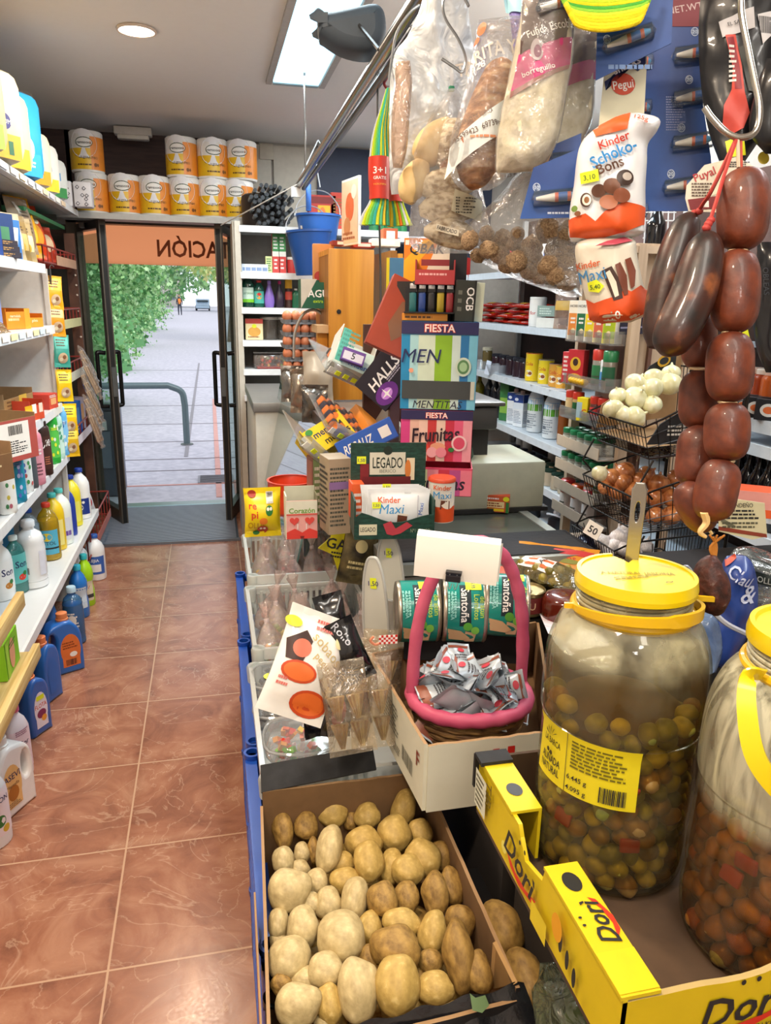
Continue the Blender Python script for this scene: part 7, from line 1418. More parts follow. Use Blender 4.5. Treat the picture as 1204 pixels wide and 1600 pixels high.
def olive_jar(base,lb,h,r,seed,level,liq_top,rows,label,orient,smear):
 root=thing('olive_jar',lb,'jar',base,(0,0,0),'big olive jars'); R=random.Random(seed)
 P=[(r*.80,0),(r*.93,.006),(r*.975,.02),(r*.99,h*.12),(r*.965,h*.2),(r*.985,h*.24),(r*.965,h*.5),(r,h*.53),(r,h*.66),(r*.97,h*.74),(r*.86,h*.82),(r*.7,h*.87),(r*.66,h*.885),(r*.66,h*.96)]
 P=smooth_prof(P,3)
 b=MB(); b.lathe(P,smear,seg=56,cap=False)
 for z in (.895,.91,.925): b.tube([(cos(a)*r*.665,math.sin(a)*r*.665,h*z+.0016*cos(a)) for a in [i*pi/24 for i in range(48)]],.0022,smear,6,closed=True)
 b.build('clear_body',root)
 def RR(z):
  for (a,za),(c,zc) in zip(P,P[1:]):
   if za<=z<=zc: return a+(c-a)*(z-za)/max(1e-6,zc-za)
  return r
 lp=[(RR(z)*.965 if z>.004 else r*.7,max(z,.004)) for z in [liq_top*i/16 for i in range(17)]]
 MB().lathe(lp+[(0,liq_top)],CL('#e6cf90' if seed==1 else '#e8bc78',.15 if seed==1 else .17,'#7a5e26' if seed==1 else '#8a5a20',.05,gloss=.3),seg=40,cap=False).build('brine',root)
 MB().lathe([(r*.74,.01),(r*.76,level*.5),(r*.76,level-.02),(r*.5,level-.008),(0,level-.006)],MX('marinade%d'%seed,'#2c2409','#5a4414' if seed==1 else '#6a4010',14,.6),seg=24).build('marinade',root)
 root['z']=0; del root['z']
 cols=[['#858c34','#a0a042','#6c7429','#aeac4e','#75603a','#8f7040'],['#95802c','#a88e32','#806a26','#b0742e','#755828']][seed-1]
 prot=[]
 for k,c in enumerate(cols):
  for q in range(2): prot.append(Kit(MB().ball((0,0,0),(.0118,.0118,.0142),MX('olive_%s'%c[1:],c,'#%02x%02x%02x'%tuple(min(255,int(int(c[j:j+2],16)*1.25)) for j in (1,3,5)),2,.28,coat=.4,stretch=(30,30,30)),seg=12,rings=9,nz=.12,ns=1.4,seed=k*2+q+seed*9).build('olive')))
 cnt=0; zz=.016; rw=0
 while zz<level:
  rr=RR(zz)*.965-.0135; n=int(orient[1]*rr/.0235);
  for i in range(n):
   if R.random()<.04: continue
   a=orient[0]+(i-(n-1)/2)*orient[1]/n+(.012/rr if rw%2 else 0)+R.uniform(-.05,.05)
   K=prot[R.randrange(len(prot))]
   o=K.put((cos(a)*(rr+R.uniform(-.006,.002)),math.sin(a)*(rr+R.uniform(-.006,.002)),zz+R.uniform(-.004,.004)),(R.uniform(0,180),R.uniform(0,180),R.uniform(0,180)))
   o.scale=[R.uniform(.82,1.12)]*3; o.location=V(o.location)+V(base); cnt+=1
   tag(o,'olive pressed against the plastic inside the %s jar'%('label bearing' if seed==1 else 'cloudy right hand'),'olive',group='olives in the %s jar'%('left' if seed==1 else 'right'))
  zz+=.0205; rw+=1
 for K in prot:
  if not K.used: bpy.data.objects.remove(K.root)
 for i in range(14):
  a=R.uniform(0,6.28); rr=r*.75*R.random()**.5; K=None
 for i in range(4):
  a=orient[0]+R.uniform(-.9,.9); b=MB(); b.box(0,0,0,.024,.006,.018,M('#b8321a',.3,coat=.4),bev=.003); o=b.build('pepper_piece'); o.location=V(base)+V((cos(a)*r*.885,math.sin(a)*r*.885,R.uniform(.05,level*.9))); o.rotation_euler=(R.uniform(-.5,.5),0,a+pi/2); tag(o,'piece of red pepper among the olives of the %s jar'%('left' if seed==1 else 'right'),'pepper piece',group='pepper pieces in the %s jar'%('left' if seed==1 else 'right'))
 c=MB(); c.lathe([(r*.66,h*.855),(r*.70,h*.85),(r*.705,h*.875),(r*.68,h*.88)],YLO,seg=48,cap=False); c.tube([(cos(a)*r*.7,math.sin(a)*r*.7,h*.868) for a in [i*pi/30 for i in range(60)]],.0045,YLO,8,closed=True); c.build('lower_collar',root)
 return root,P,RR,r,h
def smear_mat(z0,z1,lo,hi,milk,st):
 m=CL('#f6f4e6',.35,milk,.07,bump=.05,scale=9,gloss=.7).copy(); nt=m.node_tree; N=nt.nodes; L=nt.links
 t=N.new('ShaderNodeTexCoord'); mp=N.new('ShaderNodeMapping'); mp.inputs['Scale'].default_value=st; n=N.new('ShaderNodeTexNoise'); n.inputs['Scale'].default_value=1.3; n.inputs['Detail'].default_value=8; n.inputs['Distortion'].default_value=.8
 L.new(t.outputs['Object'],mp.inputs[0]); L.new(mp.outputs[0],n.inputs[0]); sx=N.new('ShaderNodeSeparateXYZ'); L.new(t.outputs['Object'],sx.inputs[0])
 mr=N.new('ShaderNodeMapRange'); L.new(sx.outputs[2],mr.inputs[0]); mr.inputs[1].default_value=z0; mr.inputs[2].default_value=z1; mr.inputs[3].default_value=lo; mr.inputs[4].default_value=hi
 nr=N.new('ShaderNodeMapRange'); L.new(n.outputs[0],nr.inputs[0]); nr.inputs[1].default_value=.35; nr.inputs[2].default_value=.6; nr.inputs[3].default_value=.25; nr.inputs[4].default_value=.95
 mu=N.new('ShaderNodeMath'); mu.operation='MULTIPLY'; L.new(mr.outputs[0],mu.inputs[0]); L.new(nr.outputs[0],mu.inputs[1])
 for x in N:
  if x.type=='MIX_SHADER' and not x.inputs[0].is_linked: L.new(mu.outputs[0],x.inputs[0])
 return m
J1=(.470,.728,dz+.001); r1,P1,RR1,jr,jh=olive_jar(J1,'big clear olive jar with a yellow label and flat yellow lid, left of the pair',.39,.096,1,.232,.293,0,True,(rad(-110),rad(215)),smear_mat(.28,.305,.08,.5,'#d8d2ac',(14,14,10)))
J2=(.583,.566,dz+.001); r2,P2,RR2,jr2,jh2=olive_jar(J2,'big cloudy smeared olive jar at the right picture edge',.38,.098,2,.175,.185,0,False,(rad(-135),rad(215)),smear_mat(.17,.2,.08,.95,'#c8c6ac',(40,40,7)))
def lid(root,h,r,notch,tilt=0):
 z=h*.945; b=MB(); R_=r*.70
 if notch:
  seg=64; pts=[]
  a0=rad(72)
  for i in range(seg):
   a=2*pi*i/seg; d=abs((a-a0+pi)%(2*pi)-pi); rr=R_*.93
   if d<.24: rr=R_*(.93-.42*(1-d/.24))
   pts.append((cos(a)*rr,math.sin(a)*rr))
  b.prism(pts,.004,YLW,X=T(0,0,z+.008))
  for (r0,r1_,za,zb_) in ((.93,1.0,z+.014,z+.014),(1.0,1.03,z+.014,z+.002),(1.03,1.02,z+.002,z-.004),(.93,.93,z+.010,z+.014)):
   vs=[];fs=[];ids=[i for i in range(seg+1)]
   for i in ids:
    a=a0+.24+(2*pi-.48)*i/seg; vs+=[(cos(a)*R_*r0,math.sin(a)*R_*r0,za),(cos(a)*R_*r1_,math.sin(a)*R_*r1_,zb_)]
   fs=[(2*i,2*i+2,2*i+3,2*i+1) for i in range(seg)]; b.raw(vs,fs,YLW,None,True)
 else:
  b.lathe([(0,z+.010),(R_*.9,z+.010),(R_*.93,z+.014),(R_*1.0,z+.014),(R_*1.03,z+.004),(R_*1.02,z-.004),(R_*.97,z-.004)],YLW,seg=64,cap=False)
 f=plane_map((0,0,z+(.0125 if notch else .0105)),(1,0,0),(0,1,0)); ink=M('#8f8410',.6)
 b.art(f,[('t','A NATURAL JARDINA' if notch else 'NATURAL',-.0,-.002,.0085,ink,{'mw':.085,'rot':-14}),('l',-.035,-.018,.02,-.009,2,ink),('t','~',.02,-.034,.012,BK)],.0003)
 if not notch: b.art(f,[('p',[(.01,-.03),(.05,-.035),(.052,-.015),(.012,-.01)],'#f07820')],.0008)
 o=b.build('lid',root); return o
lid(r1,jh,jr,True); lid(r2,jh2,jr2,False)
def strap(root,h,r,side):
 b=MB(); z=h*.875; pts=[]
 n=40; R_=r*.74
 for i in range(n+1):
  a=rad(172)+rad(190)*i/n; q=R_*(1+.10*math.sin(pi*i/n)); pts.append(V((cos(a)*q,math.sin(a)*q,z+.012*math.sin(pi*i/n)*side)))
 e=V((cos(rad(-8)),math.sin(rad(-8)),0)); pts+= [pts[-1]+e*.012+V((0,0,.002)),pts[-1]+e*.036+V((0,0,.0))]
 pts=[pts[0]+V((-.010,.004,0))]+pts; vs=[];fs=[]
 for i,p in enumerate(pts):
  t=i/(len(pts)-1); w=.003+.0028*math.sin(pi*min(1,t*1.0))+(.0015 if .5<t<.95 else 0); d=(pts[min(i+1,len(pts)-1)]-pts[max(0,i-1)]).normalized(); nn=V((d.y,-d.x,0)).normalized()*.0022
  vs+=[p+V((0,0,w))+nn,p-V((0,0,w))+nn,p-V((0,0,w))-nn,p+V((0,0,w))-nn]
 for i in range(len(pts)-1):
  q=i*4; fs+=[(q,q+1,q+5,q+4),(q+1,q+2,q+6,q+5),(q+2,q+3,q+7,q+6),(q+3,q,q+4,q+7)]
 fs+=[(0,3,2,1),(len(vs)-4,len(vs)-3,len(vs)-2,len(vs)-1)]
 b.raw(vs,fs,YLO,None,True); return b.build('carrying_strap',root)
strap(r1,jh,jr,1)
b=MB(); ph=[(-.073,-.01,jh2*.885),(-.098,-.02,jh2*.90),(-.112,-.04,jh2*.84),(-.112,-.062,jh2*.74),(-.09,-.085,jh2*.66),(-.05,-.1,jh2*.60),(0,-.106,jh2*.58)];
pp_=spl(ph,6); vs=[];fs=[]
for i,p in enumerate(pp_):
 p=V(p); w=.006+.003*math.sin(i/len(pp_)*pi); o_=V((-.6,-.8,0)).normalized()*.0025; d=(V(pp_[min(i+1,len(pp_)-1)])-V(pp_[max(0,i-1)])).normalized(); s_=d.cross(o_).normalized()*w
 vs+=[p+s_+o_,p-s_+o_,p-s_-o_,p+s_-o_]
for i in range(len(pp_)-1): q=i*4; fs+=[(q,q+1,q+5,q+4),(q+1,q+2,q+6,q+5),(q+2,q+3,q+7,q+6),(q+3,q,q+4,q+7)]
b.raw(vs,fs,YLW,None,True); b.build('carrying_strap',r2)
z0,z1=.128,.205; ang=rad(-146)
f=lambda u,v,o:V((cos(ang+u/jr)*(RR1(v)+o),math.sin(ang+u/jr)*(RR1(v)+o),v))
a=MB(); LY=M('#e0cf22',.4,var=.02); hh=z1-z0
its=[('r',-.075,z0,.068,z1,LY,(36,6)),('r',-.018,z0,-.0172,z1,BK),('t','LA BARCA',-.045,z0+hh*.66,.0085,'#3a3414',{'mw':.032}),('t','ALIÑADA',-.045,z0+hh*.36,.010,BK,{'mw':.036,'b':.01}),('t','NATURAL',-.045,z0+hh*.2,.010,BK,{'mw':.036,'b':.01}),
 ('l',-.012,z0+hh*.45,.06,z0+hh*.92,8,'#6a6216'),('t','6.445 g',-.002,z0+hh*.3,.0065,BK),('t','4.095 g',-.002,z0+hh*.12,.0065,BK),('bar',.026,z0+.006,.056,z0+.026,BK)]
for k in range(5): its.append(('p',[(-.045,z0+hh*.76),(-.045+.012*cos(rad(30+30*k)),z0+hh*.76+.014*math.sin(rad(30+30*k))),(-.045+.010*cos(rad(40+30*k)),z0+hh*.76+.010*math.sin(rad(40+30*k)))],'#3a3414'))
its.append(('e',-.047,z0+hh*.52,.0025,.003,'#3a3414')); its.append(('e',-.041,z0+hh*.5,.0025,.003,'#3a3414'))
a.art(f,its,.0008); a.build('printed_label',r1)
b=MB(); ol=[(-.0065,-.06),(.0065,-.06),(.0085,.09),(.009,.125),(.005,.134),(-.005,.134),(-.009,.125),(-.0085,.09)]
sl=[(.0028*cos(t),.098+.013*math.sin(t)) for t in [i*pi/7 for i in range(14)]]
b.solid([ol,sl[::-1]],.0022,.0012,M('#a8a49c',.25,.9,var=.02)); o=b.build('ladle_handle'); o.name='steel_ladle'; p=V(J1)+V((.022,.047,jh*.955-.03)); o.matrix_basis=Matrix.Translation(p)@Matrix.Rotation(rad(-28),4,'Z')@Matrix.Rotation(pi/2,4,'X'); tag(o,'steel ladle with a slotted handle sticking up out of the yellow lid','ladle')

# ================================================================ SAUSAGES
CH=MX('chorizo','#43190e','#75351a',5,.5,c3='#9c5a30',lo=.3,hi=.66,detail=9,coat=.12,bump=.15,stretch=(9,9,9)); CHD=MX('dark_cured','#17100f','#3d1d14',3,.42,c3='#8a4e28',lo=.36,hi=.56,detail=9,coat=.2,bump=.15,stretch=(9,9,9))
def sausage(name,pts,d,m,lb,g,sq=1,n=6):
 """thick curved link along picture points (x, y, half width in picture units)"""
 Q=spl([(a,b_,c) for a,b_,c in pts],n); P=[at(q[0],q[1],d=d) for q in Q]; c=sum(P,V())/len(P); mb=MB(); mb.tube([p-c for p in P],.02,m,20,rad_=[max(.0015,m_(q[2],d)) for q in Q]); o=mb.build(name,loc=c); return tag(o,lb,'sausage',g)
def link(x0,y0,x1,y1,w,d,lb,bend=0):
 L_=((x1-x0)**2+(y1-y0)**2)**.5; nx,ny=-(y1-y0)/L_,(x1-x0)/L_; pts=[]
 for t,k in ((0,.12),(.03,.42),(.1,.76),(.25,.97),(.5,1.02),(.75,.97),(.9,.76),(.97,.42),(1,.12)):
  s_=bend*math.sin(pi*t); pts.append((x0+(x1-x0)*t+nx*s_,y0+(y1-y0)*t+ny*s_,w/2*k))
 return sausage('chorizo_link',pts,d,CH,lb,'string of chorizo links',n=4)
dS=.80
links=[(1163,263,1158,392,76,dS,'topmost chorizo link hanging from the steel hook',0),(1150,390,1146,522,72,dS,'second chorizo link from the top of the near strand',0),(1141,518,1138,630,70,dS,'third chorizo link from the top of the near strand',0),(1136,628,1134,722,67,dS,'fourth chorizo link of the near strand',0),(1133,718,1112,815,64,dS,'fifth chorizo link, tilted, above the tied end',4),
 (1112,826,1072,752,52,dS+.03,'chorizo link at the bottom curve of the string',-8),(1076,762,1086,664,62,dS+.05,'chorizo link rising on the rear strand above the bottom curve',8),(1090,672,1094,576,66,dS+.06,'middle chorizo link of the rear strand',3),(1092,578,1090,480,54,dS+.07,'upper chorizo link of the rear strand behind the dark sausages',0)]
for l in links: link(*l[:6],l[6],l[7])
KN=0
for (a,b_,c,d_) in ((1154,391,1152,392),(1143,519,1141,520),(1137,628,1135,629),(1134,719,1131,720),(1079,668,1100,672),(1085,575,1095,577)):
 k=MB(); P=at((a+c)/2,(b_+d_)/2,d=dS+(.0 if a>1110 else .05)); k.tube([P+V((cos(t)*.009,math.sin(t)*.009,0)) for t in [i*pi/6 for i in range(12)]],.0013,M('#d8bd94',.7),5,closed=True); tag(k.build('twine_knot'),'twine tied between chorizo links, %s'%['highest on the near strand','second on the near strand','third on the near strand','lowest on the near strand','lower on the rear strand','upper on the rear strand'][KN],'string','twine knots'); KN+=1
e0=at(1100,800,d=dS-.01); k=MB(); k.tube(spl([e0,e0+V((.004,0,-.012)),e0+V((-.002,0,-.022)),e0+V((.006,0,-.028))],4),.005,M('#d8b880',.7),6,r2=.002)
o=k.build('butcher_string'); tag(o,'pale frayed string end hanging from the lowest chorizo link','string')
sausage('cured_sausage',[(1107,361,5),(1105,370,18),(1101,388,28),(1093,420,33),(1082,460,35),(1067,495,35),(1053,523,33),(1043,543,25),(1038,554,9)],.79,CHD,'thick dark cured sausage in front, hanging from a red string','dark cured sausages')
sausage('cured_sausage',[(1086,336,5),(1080,343,16),(1068,362,24),(1054,400,27),(1041,445,27),(1031,490,25),(1026,520,22),(1022,543,10)],.86,CHD,'slimmer dark cured sausage hanging behind the thick one','dark cured sausages')
k=MB(); RS=M('#b03a34',.6); hk_=at(1152,212,d=.80)
k.tube(spl([at(1107,362,d=.79),at(1109,345,d=.79),at(1120,310,d=.79),at(1132,270,d=.80),hk_],5),.0022,RS,6); k.tube(spl([at(1086,338,d=.86),at(1098,318,d=.84),at(1112,296,d=.82),hk_],5),.0022,RS,6)
for (a,b_,d_) in ((1106,350,.785),(1110,344,.785),(1103,356,.785),(1084,333,.855),(1092,330,.85)): p=at(a,b_,d=d_); k.ball(p,(.005,.004,.004),RS,seg=8,rings=5)
o=k.build('red_string'); tag(o,'red string holding the two dark cured sausages','string')
k=MB(); k.tube([hk_,at(1153,262,d=.80)],.002,M('#c8b8a0',.7),6); k.tube([hk_+V((.004,0,0)),at(1158,265,d=.80)],.0015,M('#b04a3a',.7),6); o=k.build('twine'); tag(o,'short twine loop carrying the chorizo string on the hook','string')
st_=M('#b0aca4',.22,.95,var=.02); k=MB(); k.tube(spl([at(1158,-40,d=.80),at(1158,20,d=.80),at(1168,75,d=.80),at(1178,125,d=.80),at(1186,170,d=.80),at(1180,205,d=.80),at(1158,215,d=.80),at(1135,208,d=.80),at(1112,185,d=.80),at(1100,168,d=.80)],6),.0036,st_,10); o=k.build('steel_hook'); tag(o,'curved steel hook holding the sausages at the upper right','hook')
k=MB(); k.tube(spl([at(1186,170,d=.80),at(1180,208,d=.80),at(1192,212,d=.80),at(1204,214,d=.80)],4),.003,st_,8)
o=sausage('cured_sausage',[(1117,868,3),(1113,876,14),(1108,892,23),(1110,915,28),(1114,940,25),(1118,955,14),(1119,962,4)],.92,MX('wrinkled_salami','#30120e','#5a2a1c',8,.55,c3='#9a8a80',lo=.35,hi=.66,detail=9,bump=.3,stretch=(12,12,12)),'short dark wrinkled salami hanging low with a frayed string top','dark cured sausages')
o['group']='low hanging salami'
k=MB();
for i in range(5): a=at(1116,872,d=.92); k.tube(spl([a,at(1118-2*i,850+i,d=.92),at(1108+6*i,836+3*(i%2),d=.915)],4),.0028,M('#c07a2a',.7),6,r2=.0012)
k.tube([at(1112,835,d=.92),at(1106,826,d=.92)],.002,M('#d8b878',.7),5); k.tube([at(1106,826,d=.92),at(1104,812,d=.88)],.0014,M('#d8b878',.7),5)
o=k.build('frayed_string'); tag(o,'frayed orange string tuft on top of the low salami','string')
# ================================================================ HANGING GOODS ON VERTICAL PLANES
class VPl:
 """vertical plane at a measured place, turned to the viewer; w() finds where a sight line meets it"""
 def __init__(s,px,py,d,yaw=0):
  s.o=at(px,py,d=d); r=s.o-V((0,0,EYE)); a=math.atan2(r.x,r.y)-rad(yaw); s.n=-V((math.sin(a),cos(a),0))
 def w(s,px,py,off=0):
  r=ray(px,py); t=(s.o-V((0,0,EYE))).dot(s.n)/r.dot(s.n); return V((0,0,EYE))+r*t+s.n*off-s.o
def hung(name,rows,d,th,mat,art=None,lb='',cat='bag',g=None,seed=0,wr=.004,yaw=0,nu=16,sub=4,back=None,parent=None,flat=False,pin=.6):
 """soft hanging goods: rows of (y, left, right) outline, filled to a thickness"""
 cy=sum(r[0] for r in rows)/len(rows); cx=sum(r[1]+r[2] for r in rows)/2/len(rows); pl=VPl(cx,cy,d,yaw)
 Q=spl(rows,sub); y0,y1=rows[0][0],rows[-1][0]
 def lr(py):
  for a,b_ in zip(Q,Q[1:]):
   if a[0]<=py<=b_[0]: t=(py-a[0])/max(1e-6,b_[0]-a[0]); return a[1]+(b_[1]-a[1])*t,a[2]+(b_[2]-a[2])*t
  return (Q[0][1],Q[0][2]) if py<y0 else (Q[-1][1],Q[-1][2])
 def thk(px,py):
  l,r=lr(py); u=(px-l)/max(1e-3,r-l)*2-1; e=max(0,1-u*u)**.5; v=(py-y0)/(y1-y0); k=min(1,(v/.12))**.6 if v>0 else 0; k*=min(1,((1-v)/.08))**.6 if v<1 else 0
  if flat: e=1;k=1
  return th/2*e*k+wr*noise.noise(V((px*.045,py*.03,seed*5.1)))+.0008
 F_=lambda px,py,o:pl.w(px,py,thk(px,py)+o)
 mb=MB(); mb.tess=1; n=len(Q)-1
 for sgn,mm in ((1,mat),(-1,back or mat)):
  vs=[];fs=[]
  for q in Q:
   for i in range(nu+1):
    px=q[1]+(q[2]-q[1])*i/nu; vs.append(pl.w(px,q[0],sgn*(th/2*(max(0,1-(2*i/nu-1)**2)**.5 if not flat else 1)*0+0)+ (thk(px,q[0]) if sgn>0 else -thk(px,q[0])+2*wr*noise.noise(V((px*.045,q[0]*.03,seed*5.1))))))
  for j in range(n):
   for i in range(nu):
    a=j*(nu+1)+i; f=(a,a+1,a+nu+2,a+nu+1); fs.append(f if sgn<0 else f[::-1])
  mb.raw(vs,fs,mm,None,True)
 if art:
  fx=lambda u,v,o:F_(u,v,o)
  for it in art:
   if it[0]=='t':
    _,s_,u,v,h_,c=it[:6]; o_=it[6] if len(it)>6 else {}
    mb.art(lambda a,b_,o,u=u,v=v:F_(u+a,v-b_,o),[('t',s_,0,0,h_,c,o_)],.0012+wr*.25,n0=art.index(it))
   else: mb.art(fx,[it],.0008+wr*.25,n0=art.index(it))
 if parent is not None:
  o=mb.build(name,parent,loc=pl.o-parent.matrix_basis.translation); return o
 o=mb.build(name,loc=pl.o); return tag(o,lb,cat,g)
ra=thing('hanging_rail','long double steel rail hanging under the ceiling with goods on it','rail',(0,0,0)); STL=M('#8f8a86',.22,.9,var=.02)
A=V((.508,4.43,2.2)); B_=V((.432,1.0,2.2)); b=MB(); b.tube([A,B_],.017,STL,14); b.tube([A+V((.03,0,-.012)),B_+V((.03,0,-.012))],.012,M('#5a5654',.3,.8),10); b.build('tube',ra)
b=MB(); b.box(A.x-.02,4.38,2.16,.05,.03,.05,M('#c8c6c2',.4)); b.build('end_bracket',ra)
b=MB(); p=at(613,60,z=2.2); b.tube([V((p.x+.05,p.y,2.2)),V((p.x+.05,p.y,CEIL))],.006,M('#8a8a8a',.3,.8),8); b.box(p.x+.05,p.y,2.34,.03,.012,.28,M('#d8d8d4',.4)); b.tube([V((A.x,4.1,2.2)),V((A.x,4.1,CEIL))],.005,STL,8); b.build('suspension_rod',ra)
b=MB(); b.tube([at(345,352,y=5.2),at(470,285,z=2.2)],.004,M('#d8d4cc',.5),6); o=b.build('taut_string'); tag(o,'thin white cord running from the door frame to the steel rail','cord')
b=MB(); T1=at(497,262,d=4.15); b.tube(spl([T1+V((0,0,.14)),T1+V((.02,0,.1)),T1+V((-.01,0,.03)),T1+V((.01,0,-.10))],5),.004,M('#c8ccd0',.3,.8),6); b.tube([V((T1.x,T1.y,T1.z+.14)),V((.5,T1.y,2.2))],.004,M('#c8ccd0',.3,.8),6); o=b.build('bucket_hook'); tag(o,'twisted wire hook linking the buckets to the rail','hook')
ol=[(497,22),(503,30),(530,26),(575,16),(590,17),(599,28),(602,52),(598,72),(585,88),(560,90),(530,82),(505,66),(497,58)]; pl=VPl(550,52,2.05)
pts=[pl.w(a,b_) for a,b_ in ol]; ex=(pl.n.cross(V((0,0,1))));
b=MB(); b.solid([smooth_loop([(p.dot(-ex),p.z) for p in pts],3)],.07,.03,M('#3a444e',.6),X=Matrix(((-ex.x,0,pl.n.x,0),(-ex.y,0,pl.n.y,0),(0,1,0,0),(0,0,0,1)))); b.ball((0,0,-.01),(.055,.06,.03),M('#242b33',.4),seg=16,rings=10)
b.tube([(0,0,.04),V((.44,2.05,2.2))-pl.o],.005,M('#222',.5),6)
o=b.build('black_hood',loc=pl.o); tag(o,'smooth dark grey plastic hood mounted at the rail below the ceiling','hood')
b=MB(); b.tube(spl([at(601,60,d=2.05),at(591,110,d=2.1),at(590,240,d=2.15),at(594,420,d=2.2),at(594,520,d=2.2)],5),.003,M('#1c1c20',.5),6); o=b.build('black_cable'); tag(o,'black cable hanging from the hood down past the wooden cabinet','cable')
def cloths(lb,L,Rr,d,cols,band,txt,seed):
 pl=VPl((L[2][1]+Rr[2][1])/2,(L[0][0]+L[-1][0])/2,d); r=thing('cloth_bundle',lb,'cloths',pl.o,group='folded cloth bundles'); R=random.Random(seed)
 ql=spl(L,4); qr=spl(Rr,4); n=len(cols); mb=MB()
 for i,c in enumerate(cols):
  for lay in range(2):
   u=(i+.5+(.3 if lay else 0))/n; pts=[]; rd=[]
   for a,b_ in zip(ql,qr):
    x=a[1]+(b_[1]-a[1])*u; y=a[0]+(b_[0]-a[0])*u+ (R.uniform(-1,1) if 0 else 0); w=(b_[1]-a[1])/n*.62
    pts.append(pl.w(x,y,.018*math.sin(u*pi)-.012*lay)); rd.append(max(.0022,m_(w,d)))
   mb.tube(pts,.01,M(c,.85,var=.05,bump=.3,scale=200),6,rad_=rd)
 mb.build('folded_cloths',r)
 y0,y1=band; bm=MB()
 def lr(py):
  a=min(ql,key=lambda q:abs(q[0]-py)); b_=min(qr,key=lambda q:abs(q[0]-py)); return a[1]-1.5,b_[1]+1.5
 f=lambda u,v,o:pl.w(lr(v)[0]+(lr(v)[1]-lr(v)[0])*u,v,.030*math.sin(min(1,max(0,u))*pi)**.6+.003+o)
 bm.sheet(lambda a,b_:f(a,y1+(y0-y1)*b_,0),14,6,M('#c8321e',.5));
 if txt:
  wd=lr((y0+y1)/2)[1]-lr((y0+y1)/2)[0]
  for s_,v,h_,c in txt: bm.art(lambda a,b_,o:f(.55+a/wd,v-b_,o),[('t',s_,0,0,h_,c,{'mw':wd*.62})],.001)
 bm.build('paper_band',r); return r
g5=['#c8d0dc','#c8d828','#8ac83a','#4ab87a','#38b0a8','#d0dc30','#5ac08a','#e8c838','#3a9a6a']
cloths('green and blue cloth bundle with a red 3+1 band, hanging at the left',[(140,603),(170,594),(205,583),(245,577),(285,577),(312,578),(335,566),(352,560)],[(140,609),(170,606),(205,604),(245,606),(285,606),(312,606),(335,606),(352,607)],2.05,g5,(246,312),[('3+1',268,11,WH),('GRATIS',280,5,WH),('MICROFIBRA',290,3,'#e8b040')],1)
cloths('second bundle of yellow, green and orange cloths beside the 3+1 bundle',[(140,609),(170,606),(205,604),(245,605),(285,606),(312,606),(335,607),(355,605)],[(140,613),(170,615),(205,618),(245,622),(285,624),(312,628),(335,636),(352,643)],2.1,['#e8b828','#f0c830','#48b08a','#c8d830','#e87a1e','#8ac83a','#d8d8e0','#c8dc30'],(254,316),None,2)
b=MB(); b.tube(spl([at(607,142,d=2.07),at(600,130,d=2.05),at(609,118,d=2.05),at(613,130,d=2.07)],4),.004,M('#8a2a34',.6),6); p=at(607,118,d=2.05); b.tube([p,V((.455,p.y,2.2))],.002,M('#aaa',.4,.6),5); o=b.build('cord_knot'); tag(o,'dark red cord knot above the cloth bundles','cord')
WB_=CL('#f4f8fa',.72,'#e6edf2',.25,bump=1.0,scale=12,gloss=.7)
o=hung('white_plastic_bag',[(-30,668,735),(15,655,732),(50,640,736),(95,612,745),(140,609,752),(190,608,745),(240,608,738),(285,609,730),(303,611,690)],1.32,.06,WB_,[],'large wrinkled white translucent bag hanging from wire hooks at the top','bag',seed=3,wr=.018,nu=26,sub=5)
o=hung('bread_bag',[(95,618,640),(130,616,644),(180,612,640),(230,611,636),(262,614,628)],1.25,.03,CL('#fff0e4',.35,'#d8b8a0',.1,bump=.6,scale=20,gloss=1.5),[],'narrow peach tinted crinkled wrapper at the left of the white bag','bag',seed=4,wr=.006)
for i,(pts,lb) in enumerate(((((606,135),(612,90),(620,50),(640,20),(655,8)),'thin white wire hook at the left of the white bag'),(((668,-5),(668,20),(676,50),(640,40)),'short wire hook holding the corner of the white bag'),(((700,-20),(692,5),(696,30),(715,60),(727,90),(722,112),(708,104),(690,92)),'bent grey wire hook in front of the white bag'),(((722,-10),(732,10)),'wire tip at the top edge beside the white bag'))):
 b=MB(); b.tube(spl([at(a,c,d=1.12 if i>1 else 1.3) for a,c in pts],5),.0022,M('#8c9094',.3,.8),6); o=b.build('wire_hook'); tag(o,lb,'hook','wire hooks')
BR=MX('crust','#7a4a26','#b07c50',5,.8,c3='#d8b48a',bump=1.,detail=10,lo=.36,hi=.55,stretch=(9,9,14)); BRL=MX('bun_crust','#c9a468','#e0c48c',3,.6,stretch=(6,6,6)); BRF=MX('floury_crust','#8f744c','#d8c8a8',6,.9,bump=.8,lo=.38,hi=.55,stretch=(10,10,14)); CLR=CL('#ffffff',.13,'#f4f0ec',.12,bump=.35,scale=34,gloss=.8)
o=sausage('bread_loaf',[(785,95,10),(783,108,23),(777,135,31),(768,170,37),(757,210,40),(746,250,35),(740,280,23),(737,294,7)],1.17,BR,'long rustic loaf of bread inside a clear printed bag',None)
o['category']='bread'
